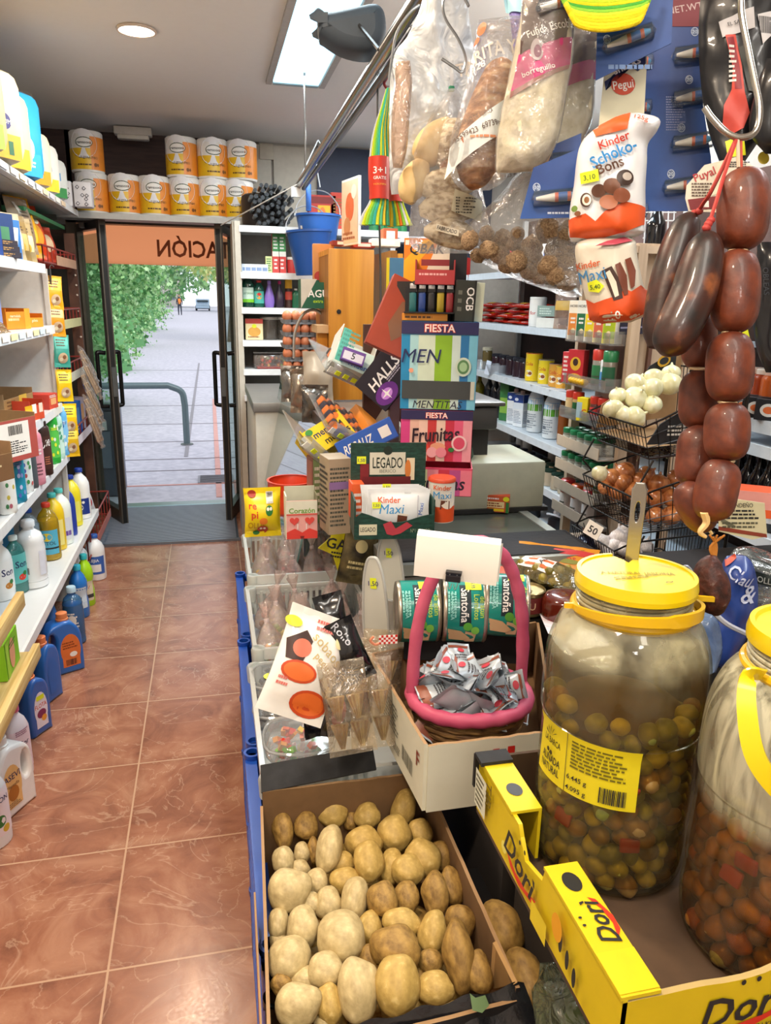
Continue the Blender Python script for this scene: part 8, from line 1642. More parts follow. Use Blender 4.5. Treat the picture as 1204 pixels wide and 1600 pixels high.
hung('loaf_bag',[(30,748,838),(60,742,832),(100,735,828),(140,726,822),(180,715,812),(215,704,808),(250,700,800),(280,706,790),(298,722,765)],1.16,.15,CLR,[('p',[(703,236),(806,158),(808,205),(694,282)],M('#dfe6e6',.6)),('t','C/CUERVO DE SEVILLA (SEVILLA)',752,196,7,'#7a6a60',{'rot':19,'mw':88}),('t','95599423  697398157',752,215,9,'#6a5a52',{'rot':19,'mw':90}),('t','f',724,232,9,'#b8683a',{'rot':19}),('l',735,225,790,232,1,'#d8906a'),('t','TARITA Y',758,104,22,'#c8c2ba',{'rot':10,'mw':92,'b':.014}),('t','1928',744,124,11,'#e8e4de',{'rot':10}),('e',752,62,7,12,'#c87a4a'),('e',744,78,5,6,'#c87a4a')],'clear bread bag printed TARITA Y around the rustic loaf','bag',seed=5,wr=.009,nu=22)
for i,(pts,m,lb) in enumerate((([(700,186,6),(688,205,20),(675,225,26),(662,245,22),(655,256,7)],BRL,'pale yellow bun at the top of the rolls bag'),([(668,246,5),(655,265,18),(645,285,22),(641,305,18),(643,318,5)],BRL,'pale yellow bun at the left side of the rolls bag'),([(722,190,8),(712,205,24),(700,228,28),(690,248,20),(686,258,6)],BRF,'floury brown roll near the top of the rolls bag'),([(655,298,8),(672,292,20),(700,287,24),(725,286,22),(742,290,8)],BRF,'floury roll in the middle of the rolls bag'),([(655,330,8),(675,326,20),(700,325,24),(725,328,20),(740,334,7)],BRF,'floury roll in the lower part of the rolls bag'),([(662,362,7),(682,362,18),(706,365,22),(730,372,18),(744,378,6)],BRF,'lowest floury roll in the rolls bag'),([(690,270,6),(700,262,16),(718,258,18),(735,262,8)],BR,'small brown roll behind the floury ones'))):
 o=sausage('bread_roll',pts,1.30,m,lb,'bread rolls in the hanging bag'); o['category']='bread'
hung('rolls_bag',[(140,700,712),(155,692,722),(190,668,738),(230,650,742),(270,640,748),(310,642,756),(350,640,764),(380,640,770),(396,655,762)],1.30,.12,CLR,[('p',[(710,303),(752,318),(750,352),(704,336)],M('#c9c3a8',.6)),('l',711,314,744,340,6,'#4a4438'),('p',[(682,355),(716,364),(715,374),(681,365)],M('#e0d8c4',.6)),('t','FABRICADO',698,364,6,BK,{'rot':-14,'mw':30})],'clear bag of assorted floury rolls below the loaf','bag',seed=6,wr=.009,nu=22)
b=MB(); p=at(705,139,d=1.28); b.box(0,0,0,.010,.008,.009,M('#0f7a52',.4),bev=.002); b.box(0,0,.014,.006,.001,.02,CL('#fff',.3,'#eee',.1)); o=b.build('bag_clip',loc=p); tag(o,'small green clip closing the rolls bag','clip')
WN=MX('walnut','#86684a','#c8a880',4,.7,bump=.9,detail=7,distort=1.2,stretch=(1,1,1))
wm=[MB().ball((0,0,0),1,WN,seg=18,rings=12,nz=.2,ns=3.0,seed=s_+3).mesh('walnut') for s_ in range(4)]
R=random.Random(15); wpos=[]
for s_ in '150,1225,55 265,1180,50 380,1215,60 280,1290,56 205,1330,46 360,1325,60 480,1180,46 455,1255,42 580,1275,72 690,1150,78 745,1290,72 600,1360,55 470,1370,66 400,1400,48 560,1430,60 690,1400,62 800,1380,66 640,1470,50 740,1470,56 820,1500,66 850,1300,50 790,1180,50 860,1200,50 880,1430,56 840,1120,44 520,1320,44 330,1260,40'.split():
 cx,cy,r_=[float(x) for x in s_.split(',')]; wpos.append((700+cx/4.44,100+cy/4.44,r_/4.44))
for i,(px,py,rr) in enumerate(wpos):
 d=1.26+.035*((i*7)%3-1); o=bpy.data.objects.new('walnut',wm[i%4]); S.collection.objects.link(o); s_=m_(rr*1.08,d); o.matrix_basis=Matrix.Translation(at(px,py,d=d))@Euler((R.random()*6,R.random()*6,R.random()*6)).to_matrix().to_4x4()@Matrix.Diagonal((s_,s_,s_*1.15,1))
 v='in the upper part' if py<378 else 'in the middle' if py<405 else 'at the bottom'; h_='left' if px<800 else 'centre' if px<850 else 'right'
 tag(o,'walnut %s of the clear hanging net bag, %s side'%(v,h_) if h_!='centre' else 'walnut %s of the clear hanging bag, in the centre'%v,'walnut','walnuts in the hanging bag')
hung('walnut_bag',[(252,822,900),(280,800,902),(310,775,904),(340,742,905),(365,722,906),(385,722,908),(405,745,910),(430,790,912),(452,850,912),(464,885,908)],1.26,.11,CLR,[('t','95599423 697',790,275,7,'#7a6a5a',{'rot':12,'mw':50})],'clear triangular plastic bag full of walnuts','bag',seed=7,wr=.008,nu=24)
FL=MX('fleece','#dfd5b2','#f6eed6',10,.95,bump=.5,detail=9,stretch=(6,6,6)); FLV=MX('violet_fleece','#6f66b8','#a8a0e0',12,.95,bump=1.2,stretch=(6,6,6))
hung('violet_mop_cover',[(-20,790,838),(20,795,838),(60,800,838),(120,803,834),(180,805,826),(205,806,818)],1.2,.05,FLV,[('p',[(785,-10),(838,-10),(836,22),(812,30),(790,22)],'#a8d8e8')],'violet fleecy mop cover hanging behind the bread bag','mop cover',seed=8,wr=.01)
for (nm,d,dx,rows,lb,sd) in (('back',1.13,0,[(-20,880,960),(40,872,950),(95,868,932),(130,866,928),(180,850,925),(215,838,912),(245,822,890),(262,815,850),(268,818,838)],'rear cream fleece broom cover with a pink band, partly hidden',10),('front',1.05,0,[(-20,818,905),(20,815,900),(60,808,895),(100,800,892),(130,794,886),(170,785,880),(210,778,872),(235,776,862),(262,775,840),(270,778,810)],'front cream fleece broom cover bag printed Funda Escoba with a pink band',9)):
 f_=nm=='front'; o=hung('broom_cover',rows,d,.05,FL,([('p',[(816,0),(902,-20),(895,62),(812,93)],M('#4f3a36',.4)),('p',[(810,92),(893,62),(889,105),(798,150)],M('#c8417e',.4)),('p',[(798,150),(889,105),(887,112),(796,160)],M('#a87a72',.5)),('t','Funda Escoba',858,52,13,WH,{'rot':17,'mw':74}),('t','borreguillo',840,118,9,WH,{'rot':16,'mw':52}),('e',838,88,10,17,'#c8bcc0'),('e',839,90,6,10,'#8a4a68')] if f_ else [('p',[(872,40),(950,20),(935,95),(868,120)],M('#4a3834',.4)),('p',[(868,120),(933,95),(930,125),(865,150)],M('#c8417e',.4))]),lb,'cover','fleece broom covers',seed=sd,wr=.008,nu=20)
 rr=[(y,l-2,r+2) for y,l,r in rows]
 hung('clear_sleeve',rr,d,.062,CLR,[],'',seed=sd+20,wr=.006,parent=o)
BLU=MX('card_blue','#14387c','#1f4f9c',3,.35,stretch=(3,3,3),coat=.4)
def gluecard(poly,d,yaw,lb,tubes,extra=None,th=.002,seed=0):
 cx=sum(p[0] for p in poly)/len(poly); cy=sum(p[1] for p in poly)/len(poly); pl=VPl(cx,cy,d,yaw); mb=MB(); k=len(poly)
 vs=[pl.w(a,b_,th/2) for a,b_ in poly]+[pl.w(a,b_,-th/2) for a,b_ in poly]; mb.raw(vs,[tuple(range(k-1,-1,-1)),tuple(range(k,2*k))]+[(i,(i+1)%k,k+(i+1)%k,k+i) for i in range(k)],BLU)
 f=lambda u,v,o:pl.w(u,v,th/2+o)
 for it in extra or []:
  if it[0]=='t': mb.art(lambda a,b_,o,it=it:f(it[2]+a,it[3]-b_,o),[('t',it[1],0,0,it[4],it[5],it[6] if len(it)>6 else {})],.0008)
  else: mb.art(f,[it],.0006)
 r=tag(mb.build('glue_card',loc=pl.o),lb,'card','blue glue cards')
 for (x,y,L_,ro) in tubes:
  ca,sa=cos(rad(ro)),math.sin(rad(ro)); P=lambda t,o:pl.w(x+t*ca*L_,y-t*sa*L_,o)
  g=MB(); rr=m_(7,d); g.tube([P(-.5,.008),P(-.42,.008),P(-.1,.008),P(-.08,.008)],rr*.7,M('#e4e2d8',.3),10,rad_=[rr*.35,rr*.5,rr*.95,rr*1.0]); g.tube([P(-.08,.008),P(.28,.008)],rr,M('#d8622c',.3),10); g.tube([P(.0,.0083),P(.2,.0083)],rr*1.02,M('#3a6ab8',.3),10); g.tube([P(.28,.008),P(.42,.008)],rr*.9,M('#4a9ad0',.3),10,r2=rr*.4); g.build('glue_tube',r)
  bl=MB(); bl.tube([P(-.58,.004),P(-.54,.006),P(.46,.006),P(.5,.004)],rr*1.7,CL('#ffffff',.08,'#a8d0f0',.04,gloss=1.6),12,rad_=[rr*.6,rr*1.75,rr*1.75,rr*.6]); bl.build('blister',r)
 return r
lg=M('#c8d8f0',.5)
ring=lambda x,y:[('e',x,y,6,7,lg),('e',x,y,5,6,BLU),('t','20',x,y,6,lg)]
gluecard([(1008,-20),(1098,-20),(1092,60),(1098,165),(1110,245),(1116,330),(1004,330),(985,200)],1.13,0,'large blue sheet of glue tubes hanging behind the sweet bags',[(1106-20,85,60,8),(1085,152,60,10),(1085,222,62,8),(1072,290,62,8)],[('r',1050,-20,1096,42,M('#7a2434',.5)),('t','NET.WT.2',1075,12,11,'#c8b0b0',{'rot':10})]+ring(1085,50)+ring(1076,125)+ring(1064,200)+ring(1048,272)+[('l',1040,150,1070,205,14,'#8f9ac8')],seed=1)
gluecard([(945,90),(1012,60),(1012,330),(935,330)],1.17,0,'blue glue sheet behind the white PEGUI card',[(1002,100,34,4),(1000,170,34,4),(996,330,30,4)],[],seed=2)
gluecard([(934,-20),(1052,-20),(1048,68),(930,126)],1.0,0,'upper blue glue card with an orange tube, below the yellow cloths',[(985,62,78,20)],ring(948,62)+[('l',950,98,1030,112,1,'#7a9ad0')],seed=3)
gluecard([(833,262),(905,232),(905,340),(812,342)],1.02,0,'lower left blue glue card above the walnuts',[(872,309,70,5)],ring(838,293)+[('l',855,330,900,336,1,lg)],seed=4)
gluecard([(868,225),(908,208),(905,268),(850,268)],1.10,0,'blue glue card partly hidden behind the fleece covers',[(890,250,50,6)],[],seed=5)
gluecard([(838,-20),(935,-20),(934,10),(840,48)],1.0,10,'blue glue card at the very top beside the broom covers',[(872,8,60,14)],[],seed=6)
pl=VPl(970,160,1.06); mb=MB(); q=[(943,118),(1012,62),(1004,215),(933,215)]; mb.raw([pl.w(a,b_,.001) for a,b_ in q]+[pl.w(a,b_,-.001) for a,b_ in q],[(3,2,1,0),(4,5,6,7),(0,1,5,4),(1,2,6,5),(2,3,7,6),(3,0,4,7)],M('#d8d4b8',.5))
f=lambda u,v,o:pl.w(u,v,.001+o)
for it in (('e',973,132,19,17,'#c8421e'),('p',[(944,128),(1008,85),(1008,100),(996,112),(985,105),(975,112),(963,112),(955,120),(946,142)],NAVY)): mb.art(f,[it],.0005)
mb.art(lambda a,b_,o:f(973+a,132-b_,o),[('t','Pegui',0,0,14,PAPER,{'rot':8,'mw':32})],.0012); mb.art(lambda a,b_,o:f(978+a,102-b_,o),[('t','snacks',0,0,13,WH,{'rot':25,'mw':52,'b':.014})],.0012)
o=mb.build('printed_card',loc=pl.o); tag(o,'cream card with a red oval reading Pegui hanging between the glue cards','card')
hung('sweet_bag',[(176,985,1000),(186,960,1030),(205,925,1026),(225,907,1012),(255,900,1010),(290,896,1008),(325,890,1008),(350,889,1006),(366,888,1003),(378,892,960)],.93,.07,M('#e9edf2',.25,coat=.4),[
 ('p',[(925,205),(985,176),(978,212),(930,222)],'#d85a20'),('p',[(890,372),(888,345),(915,338),(930,350),(945,335),(975,320),(1008,325),(1006,352),(975,366),(930,376)],'#d8541c'),
 ('t','Kinder',958,228,13,'#c83a2a',{'rot':20,'mw':50,'b':.016}),('t','Schoko-',957,247,19,'#2a8ad0',{'rot':24,'mw':74,'b':.016}),('t','Bons',952,266,16,'#5a3a2a',{'rot':22,'mw':44,'b':.016}),('t','125g',1000,192,9,'#d85a20',{'rot':-12}),
 ('p',[(906,276),(934,272),(936,290),(908,293)],YL),('t','3,10',921,283,8,'#4a6a2a',{'rot':6}),
 ('e',916,318,9,11,'#4a3028'),('e',917,318,7,8.5,'#efe6d8'),('e',917,318,4,5,'#8a5a34'),('e',935,305,11,10,'#5a3828'),('e',955,298,13,12,'#6a402c'),('e',975,285,13,12,'#3a2a24'),('e',978,283,7,6,'#c8c0b8'),('e',950,322,14,11,'#a8684a'),('e',970,312,13,11,'#8a5038'),('e',898,330,5,5,'#6a8a3a'),('e',903,338,5,4,'#7a4a2a')],'white and orange Kinder Schoko-Bons sweet bag with a yellow price sticker','bag',seed=11,wr=.006,nu=26)
o=hung('chocolate_bag',[(368,940,978),(376,905,992),(392,898,994),(420,902,999),(450,910,1006),(478,917,1014),(492,920,1010),(504,926,985)],.96,.075,M('#ded8c8',.4,coat=.2),[
 ('p',[(915,468),(928,474),(945,468),(965,462),(975,452),(985,456),(1000,446),(1012,455),(1015,485),(985,500),(940,506),(920,500)],'#d8521e'),('t','Kinder',919,415,11,'#c85a2a',{'rot':10,'mw':38,'b':.016}),('t','Maxi',925,431,20,'#3a8ac8',{'rot':12,'mw':42,'b':.016}),
 ('p',[(940,425),(955,418),(968,440),(972,466),(958,470),(948,445)],'#3f2a24'),('p',[(946,428),(952,424),(962,442),(966,462),(960,465),(953,445)],'#e6ddcc'),('p',[(960,416),(968,412),(978,432),(980,460),(974,462),(966,440)],'#6e3a28'),('p',[(975,408),(984,404),(992,424),(990,448),(984,452),(980,428)],'#7a3f2c'),
 ('p',[(918,443),(932,438),(944,448),(936,458),(920,456)],YL),('t','5,40',930,449,7,'#4a6a2a',{'rot':8}),('t','.10',958,492,13,WH,{'rot':8,'b':.016}),('p',[(948,380),(975,372),(988,378),(960,386),(930,388)],'#b8485a')],'white and orange Kinder Maxi pack hanging under the Schoko-Bons bag','packet',seed=12,wr=.003,nu=26)
cy_=thing('yellow_cloths','stack of yellow and green dusters hanging down at the top edge','cloths',(0,0,0)); b=MB()
for i in range(11):
 y=40-5.2*i; c=['#e8d010','#f0dc20','#e8c810','#e0d41a','#f0e030','#8ac83a','#4aa83a','#e8d010','#b8d828','#e8d010','#d8c818'][i]; x0=905-2.5*i; x1=1005+2*i
 b.tube(spl([at(x0-12,y-14,d=.95+.004*i),at(x0,y,d=.95+.004*i),at((x0+x1)/2-10,y+6,d=.945+.004*i),at(x1-12,y-4,d=.95),at(x1,y-20,d=.95)],4),m_(4.2,.95),M(c,.85,bump=.3,scale=150),8)
b.build('folded_cloths',cy_)
b=MB();
for (x,y,w,h_,ro) in ((1000,45,60,30,10),): pass
hung('black_glove_pack',[(-30,1096,1215),(40,1091,1215),(100,1092,1212),(160,1098,1200),(210,1108,1190),(250,1122,1165),(275,1130,1150)],1.02,.03,M('#101218',.35,coat=.2),[('p',[(1122,40),(1176,18),(1178,50),(1128,65)],'#bdbcc0'),('p',[(1132,62),(1148,60),(1158,110),(1162,150),(1170,180),(1160,205),(1140,215),(1128,200),(1130,170),(1142,145),(1144,110)],'#c84a40'),('p',[(1135,66),(1145,64),(1155,112),(1158,145),(1147,145),(1145,110)],'#8a2a34'),('l',1138,75,1150,135,8,WH),('p',[(1182,30),(1204,22),(1204,60),(1190,75)],'#c8c8cc'),('bar',1184,32,1203,58,BK),('p',[(1152,80),(1175,72),(1182,110),(1176,150),(1168,148),(1160,110)],'#2c3130'),('p',[(1132,225),(1160,214),(1164,245),(1136,250)],YL),('e',1192,248,9,10,'#c8b838'),('t','EL SALA',1150,42,6,BK,{'rot':12})],'black pack with a red and grey printed card at the upper right edge','pack',seed=13,wr=.006)
hung('black_glove_pack',[(90,1198,1240),(150,1178,1240),(205,1170,1240),(240,1195,1240)],.98,.03,M('#0e1015',.35,coat=.3),[],'second black pack overlapping at the right picture edge above the hook','pack',seed=14,wr=.006)
hung('black_snack_pack',[(378,1183,1240),(420,1180,1240),(480,1175,1240),(540,1180,1240),(582,1196,1240)],1.05,.04,M('#12141a',.3,coat=.3),[('t','OBLEAS',1197,440,9,'#3a3f48',{'rot':-88}),('p',[(1148,518),(1168,514),(1172,532)],YL)],'black pack with dark lettering beside the chorizo links','pack',seed=15,wr=.005)
pl=VPl(1160,523,.9); mb=MB(); mb.raw([pl.w(1146,519,0),pl.w(1166,513,0),pl.w(1172,535,0)]+[pl.w(1146,519,-.001),pl.w(1166,513,-.001),pl.w(1172,535,-.001)],[(0,2,1),(3,4,5),(0,1,4,3),(1,2,5,4),(2,0,3,5)],YL); o=mb.build('price_tag',loc=pl.o); tag(o,'yellow corner of a price tag peeking from behind the chorizo','tag')
def paper(poly,d,lb,art,yaw=0,col='#d8d2b0'):
 cx=sum(p[0] for p in poly)/len(poly); cy=sum(p[1] for p in poly)/len(poly); pl=VPl(cx,cy,d,yaw); mb=MB(); k=len(poly)
 mb.raw([pl.w(a,b_,.0006) for a,b_ in poly]+[pl.w(a,b_,-.0006) for a,b_ in poly],[tuple(range(k-1,-1,-1)),tuple(range(k,2*k))]+[(i,(i+1)%k,k+(i+1)%k,k+i) for i in range(k)],M(col,.7,var=.02))
 for it in art:
  if it[0]=='t': mb.art(lambda a,b_,o,it=it:pl.w(it[2]+a,it[3]-b_,.0006+o),[('t',it[1],0,0,it[4],it[5],it[6] if len(it)>6 else {})],.0006)
  else: mb.art(lambda u,v,o:pl.w(u,v,.0006+o),[it],.0005)
 return tag(mb.build('paper_tag',loc=pl.o),lb,'tag','paper sausage tags')
paper([(1122,776),(1194,786),(1198,838),(1175,843),(1122,830)],.97,'cream paper tag with fine print and a maroon stripe behind the lowest chorizo link',[('p',[(1122,822),(1197,834),(1198,840),(1122,828)],'#8a3a2a'),('t','MONDEÑO',1156,789,7,BK,{'mw':40}),('l',1128,795,1190,812,3,BK),('l',1128,814,1188,826,2,'#5a5a4a'),('p',[(1126,808),(1150,822),(1138,822),(1126,815)],'#6a6a58')])
paper([(1072,290),(1100,258),(1150,245),(1180,262),(1148,300),(1120,332),(1075,330),(1070,310)],.88,'folded paper tag reading Puyal above the dark cured sausages',[('t','Puyal',1100,272,13,'#b03a40',{'rot':22,'mw':40}),('l',1080,285,1120,308,5,'#5a4a40'),('p',[(1074,312),(1122,306),(1120,326),(1078,328)],'#7a2a30'),('r',1098,314,1107,324,WH),('p',[(1120,256),(1136,250),(1126,300),(1112,306)],'#e6dec6'),('l',1138,252,1172,262,3,BK)],col='#dcd6c6')
# ================================================================ ONION AND GARLIC WIRE STAND
WR=M('#2b2826',.35,.7,var=.02)
ws=thing('wire_stand','black wire stand with three slanted baskets of onions and garlic','stand',(0,0,0))
def wbasket(y0,y1,xf,xb,zf,zb,zr,nm='wire_basket'):
 """open front low at xf, rear high at xb; rim wires plus bars"""
 b=MB(); r=.0028; A=V((xf,y0,zf));B=V((xf,y1,zf));C=V((xb,y1,zr));D_=V((xb,y0,zr)); a=V((xf+.03,y0+.01,zb));b_=V((xf+.03,y1-.01,zb));c=V((xb,y1-.01,zb+.02));d=V((xb,y0+.01,zb+.02))
 m0=V((xf+.05,y0,zf+.02)); m1=V((xf+.05,y1,zf+.02))
 b.tube([A,B,m1,C,D_,m0],r,WR,6,closed=True); b.tube([a,b_,c,d],r,WR,6,closed=True)
 n=17
 for i in range(n+1):
  t=i/n; b.tube([A.lerp(B,t),a.lerp(b_,t),d.lerp(c,t),D_.lerp(C,t)],.0014,WR,4)
 for i in range(9):
  t=i/8
  for (p,q,s_,u) in ((A,D_,a,d),(B,C,b_,c)): b.tube([p.lerp(q,t),s_.lerp(u,t)],.0014,WR,4)
 for t in (.33,.66): b.tube([A.lerp(a,t),B.lerp(b_,t)],.0014,WR,4); b.tube([a.lerp(d,t),b_.lerp(c,t)],.0014,WR,4); b.tube([A.lerp(a,t),D_.lerp(d,t)],.0014,WR,4)
 return b.build(nm,ws)
X0=1.02
wbasket(1.62,1.90,X0,X0+.27,1.315,1.235,1.44); wbasket(1.62,1.90,X0,X0+.27,1.135,1.04,1.22); wbasket(1.66,1.90,X0-.02,X0+.27,.985,.88,1.02)
b=MB()
for y in (1.61,1.91):
 b.tube([(X0+.27,y,0.0),(X0+.27,y,1.50)],.005,WR,8)
 for z in (1.235,1.04): b.tube([(X0+.03,y,z),(X0+.0,y,z-.06),(X0+.04,y,z-.1)],.003,WR,6)
b.tube([(X0+.27,1.61,1.5),(X0+.27,1.91,1.5)],.005,WR,8); b.tube([(X0+.27,1.61,.02),(X0+.0,1.61,.02),(X0+.0,1.91,.02),(X0+.27,1.91,.02)],.005,WR,8)
b.build('frame',ws)
o=MB(); board(o,[(X0+.02,1.885,1.27),(X0+.26,1.885,1.30),(X0+.26,1.885,1.48),(X0+.03,1.885,1.335)],.003,CARD); board(o,[(X0+.14,1.880,1.40),(X0+.24,1.880,1.44),(X0+.24,1.880,1.485),(X0+.16,1.880,1.44)],.002,CBK); board(o,[(X0+.02,1.63,1.27),(X0+.24,1.63,1.27),(X0+.24,1.63,1.43),(X0+.05,1.63,1.32)],.003,CBK);
f=plane_map((X0+.12,1.6265,1.32),(1,0,0),(0,0,1));
for i in range(6): o.art(f,[('l',-.05+.012*i,-.03+.004*i,.02+.012*i,.0+.004*i,3,'#c8c8c0')] if i in(0,3) else [],.0006)
o.art(plane_map((X0+.2,1.877,1.455),(1,0,.2),(0,0,1)),[('t','B',0,0,.03,'#c89a2a'),('e',0,0,.02,.016,'#c89a2a'),('e',0,0,.014,.010,BK)],.0012); o.raw([(X0+.02,1.63,1.262),(X0+.02,1.885,1.262),(X0+.26,1.885,1.28),(X0+.26,1.63,1.28)],[(0,1,2,3)],CARD); o=o.build('onion_tray'); tag(o,'black printed cardboard tray inside the top wire basket','tray')
ON1=MX('white_onion','#d6d09c','#ece8c6',1.2,.28,coat=.4,stretch=(1.5,1.5,.3)); ON2=MX('brown_onion','#9a5630','#c9854f',1.3,.24,coat=.5,stretch=(2,2,.3)); GA=MX('garlic','#cfc9cc','#f0eef0',3,.5,stretch=(3,3,.5))
def onion_mesh(m,seed,nm='onion'):
 b=MB(); b.lathe(smooth_prof([(0,-.92),(.18,-.94),(.62,-.78),(.95,-.3),(1.0,.1),(.8,.6),(.4,.88),(.16,1.02),(.1,1.2),(.06,1.3)],3),m,seg=20,cap=False)
 return b.mesh(nm)
def garlic_mesh():
 b=MB(); P=smooth_prof([(0,-.85),(.3,-.9),(.8,-.6),(1.0,-.1),(.8,.45),(.35,.8),(.14,1.1),(.1,1.5)],3); vs=[];fs=[];seg=28
 for r_,z in P:
  for k in range(seg): a=2*pi*k/seg; q=1+.08*abs(cos(a*4))*(1 if r_>.3 else 0); vs.append((cos(a)*r_*q,math.sin(a)*r_*q,z))
 for j in range(len(P)-1):
  for k in range(seg): fs.append((j*seg+k,j*seg+(k+1)%seg,(j+1)*seg+(k+1)%seg,(j+1)*seg+k))
 b.raw(vs,fs,GA,None,True); return b.mesh('garlic_bulb')
om=[onion_mesh(ON1,1),onion_mesh(ON2,2)]; gm2=garlic_mesh()
def veg(me,nm,px,py,d,rpx,lb,cat,g,seed):
 R=random.Random(seed); o=bpy.data.objects.new(nm,me); S.collection.objects.link(o); s_=m_(rpx,d); o.matrix_basis=Matrix.Translation(at(px,py,d=d))@Euler((R.uniform(-.9,.9),R.uniform(-.9,.9),R.random()*6)).to_matrix().to_4x4()@Matrix.Diagonal((s_,s_,s_*.86,1)); return tag(o,lb,cat,g)
def dref(x,y,z): return (RW.transposed()@(V((x,y,z))-V((0,0,EYE)))).z
dO=dref(X0+.1,1.77,1.32)
won=[(958,640,17,'white onion at the far left front of the top basket'),(973,648,16,'white onion second from the left in the front row of the top basket'),(992,652,18,'white onion nearest the camera in the front row of the top basket'),(965,618,14,'white onion half hidden in the second row of the top basket'),(992,622,19,'round white onion in the middle of the top basket'),(1018,632,16,'white onion touching the right cardboard flap'),(1017,608,19,'glossy white onion right of the middle of the top basket'),(993,600,18,'white onion at the back left of the top basket'),(1020,592,17,'white onion at the back centre of the top basket'),(1045,600,20,'large yellowish onion at the back right of the top basket'),(1048,583,15,'topmost white onion beside the chorizo'),(1000,608,14,'pale onion wedged behind the round middle one')]
for i,(x,y,r_,lb) in enumerate(won): veg(om[0],'white_onion',x,y,dO+.0006*(640-y)*1.4,r_,lb,'onion','white onions',i)
for i,(x,y,r_,lb) in enumerate(((1044,565,15,'white onion on the shelf behind, left one below the dark sausage'),(1066,572,14,'white onion on the shelf behind, right one below the dark sausage'))): veg(om[0],'white_onion',x,y,2.35,r_,lb,'onion','white onions',50+i)
dB_=dref(X0+.1,1.77,1.13)
bon=[(938,741,15,'pale brown onion at the left end of the middle basket'),(954,746,16,'brown onion second from the left in the middle basket'),(971,753,17,'brown onion with a dark top in the middle basket front'),(975,738,18,'brown onion in the second row of the middle basket'),(997,750,14,'brown onion in the centre of the middle basket'),(990,767,17,'brown onion low at the front behind the ladle'),(1010,742,15,'brown onion at the back of the middle basket'),(1028,757,19,'brown onion right of centre in the middle basket'),(1022,778,16,'brown onion behind the wires right of the ladle'),(1050,778,17,'brown onion behind the side wires below the chorizo'),(1023,806,15,'lower brown onion next to the ladle handle'),(1048,806,17,'lower brown onion in the middle of the side wires'),(1074,808,13,'lowest right brown onion below the chorizo curve'),(1055,748,15,'brown onion half hidden behind the rear chorizo link'),(960,772,13,'brown onion seen through the front wires of the middle basket'),(945,762,12,'brown onion low behind the front wires at the left')]
for i,(x,y,r_,lb) in enumerate(bon): veg(om[1] if i else om[0],'brown_onion' if i else 'pale_onion',x,y,dB_+.0006*(780-y),r_,lb,'onion','brown onions',100+i)
dG=dref(X0+.07,1.77,.99)
gar=[(941,846,14),(957,852,13),(968,838,16),(985,846,15),(973,857,14),(990,864,12),(950,862,12),(1008,852,13),(978,828,12)]
for i,(x,y,r_) in enumerate(gar): veg(gm2,'garlic_bulb',x,y,dG+.0006*(860-y),r_,'white garlic bulb, %s in the pile of the lowest wire basket'%(['far left','second from the left','high centre','right of centre','in the front centre','nearest the ladle','low at the left','beyond the ladle','topmost'][i]),'garlic','garlic bulbs',200+i)
b=MB(); p=at(985,820,d=dG+.06);
for i in range(12): b.ball(p+V((R.uniform(-.04,.04),R.uniform(-.03,.03),R.uniform(-.015,.02))),(.012,.01,.009),M('#9a6a4a',.6),seg=8,rings=5,nz=.3,ns=2,seed=i)
o=b.build('shallots'); tag(o,'brown shallots heaped behind the garlic bulbs','shallots',kind='stuff')
o=MB().box(0,0,.02,.045,.002,.04,PAPER); o.art(plane_map((0,-.0012,.02),(1,0,0),(0,0,1)),[('t','50',0,0,.02,BK,{'b':.016})],.0004); o=o.build('price_note'); put(o,F(921,838,dG-.05,-20,20,-10)); tag(o,'white price note reading 50 on the corner of the garlic basket','tag')
k=MB(); R=random.Random(44)
for i in range(40):
 p=at(1015+R.uniform(-14,16),700+R.uniform(-14,14),d=2.0); q=p+V((R.uniform(-.03,.03),R.uniform(-.02,.02),R.uniform(-.02,.02))); k.tube([p,(p+q)/2+V((0,0,.006)),q],.0012,M('#b8b48c',.8),4)
o=k.build('dried_herbs'); tag(o,'tangle of pale dried stems under the top wire basket','herbs',kind='stuff')
# ================================================================ SPICE RACK
SW=MX('pale_wood','#b79f86','#cdb79c',2.5,.6,stretch=(18,18,.8)); ACR=CL('#ffffff',.16,'#d8dcdc',.05)
sr=thing('spice_rack','pale wooden spice rack with clear trays behind the onion stand','rack',(0,0,0))
sx,ya,yb=1.20,2.06,2.36
b=MB(); b.box(sx+.02,ya-.012,1.06,.03,.02,1.42,SW); b.box(sx+.02,yb+.012,1.06,.03,.02,1.42,SW); b.box(sx+.20,ya-.014,1.06,.02,.02,1.42,SW); b.build('upright',sr)
MB().box(sx+.13,ya+.02,1.5,.22,.015,.55,SW).build('side_board',sr); MB().box(sx+.12,(ya+yb)/2,.62,.2,.3,.015,SW).build('bottom_shelf',sr); MB().box(sx+.09,(ya+yb)/2,1.12,.012,.3,1.28,M('#6a4a3c',.7)).build('back_board',sr); b=MB(); b.box(sx+.04,(ya+yb)/2,.80,.12,.3,.012,SW); b.box(sx+.1,(ya+yb)/2,1.755,.24,.34,.02,SW); b.build('shelf_board',sr)
TZ=[1.485,1.345,1.235,1.135,1.055,.985,.905]
for i,z in enumerate(TZ):
 t=MB(); t.box(sx-.01,(ya+yb)/2,z,.07,yb-ya-.01,.004,ACR if i<3 else M('#cfc8c0',.4)); t.box(sx-.045,(ya+yb)/2,z+.018,.003,yb-ya-.01,.035,ACR if i<3 else M('#c9b8a4',.4)); t.box(sx-.01,ya+.008,z+.02,.07,.003,.04,ACR); t.build('clear_tray',sr)
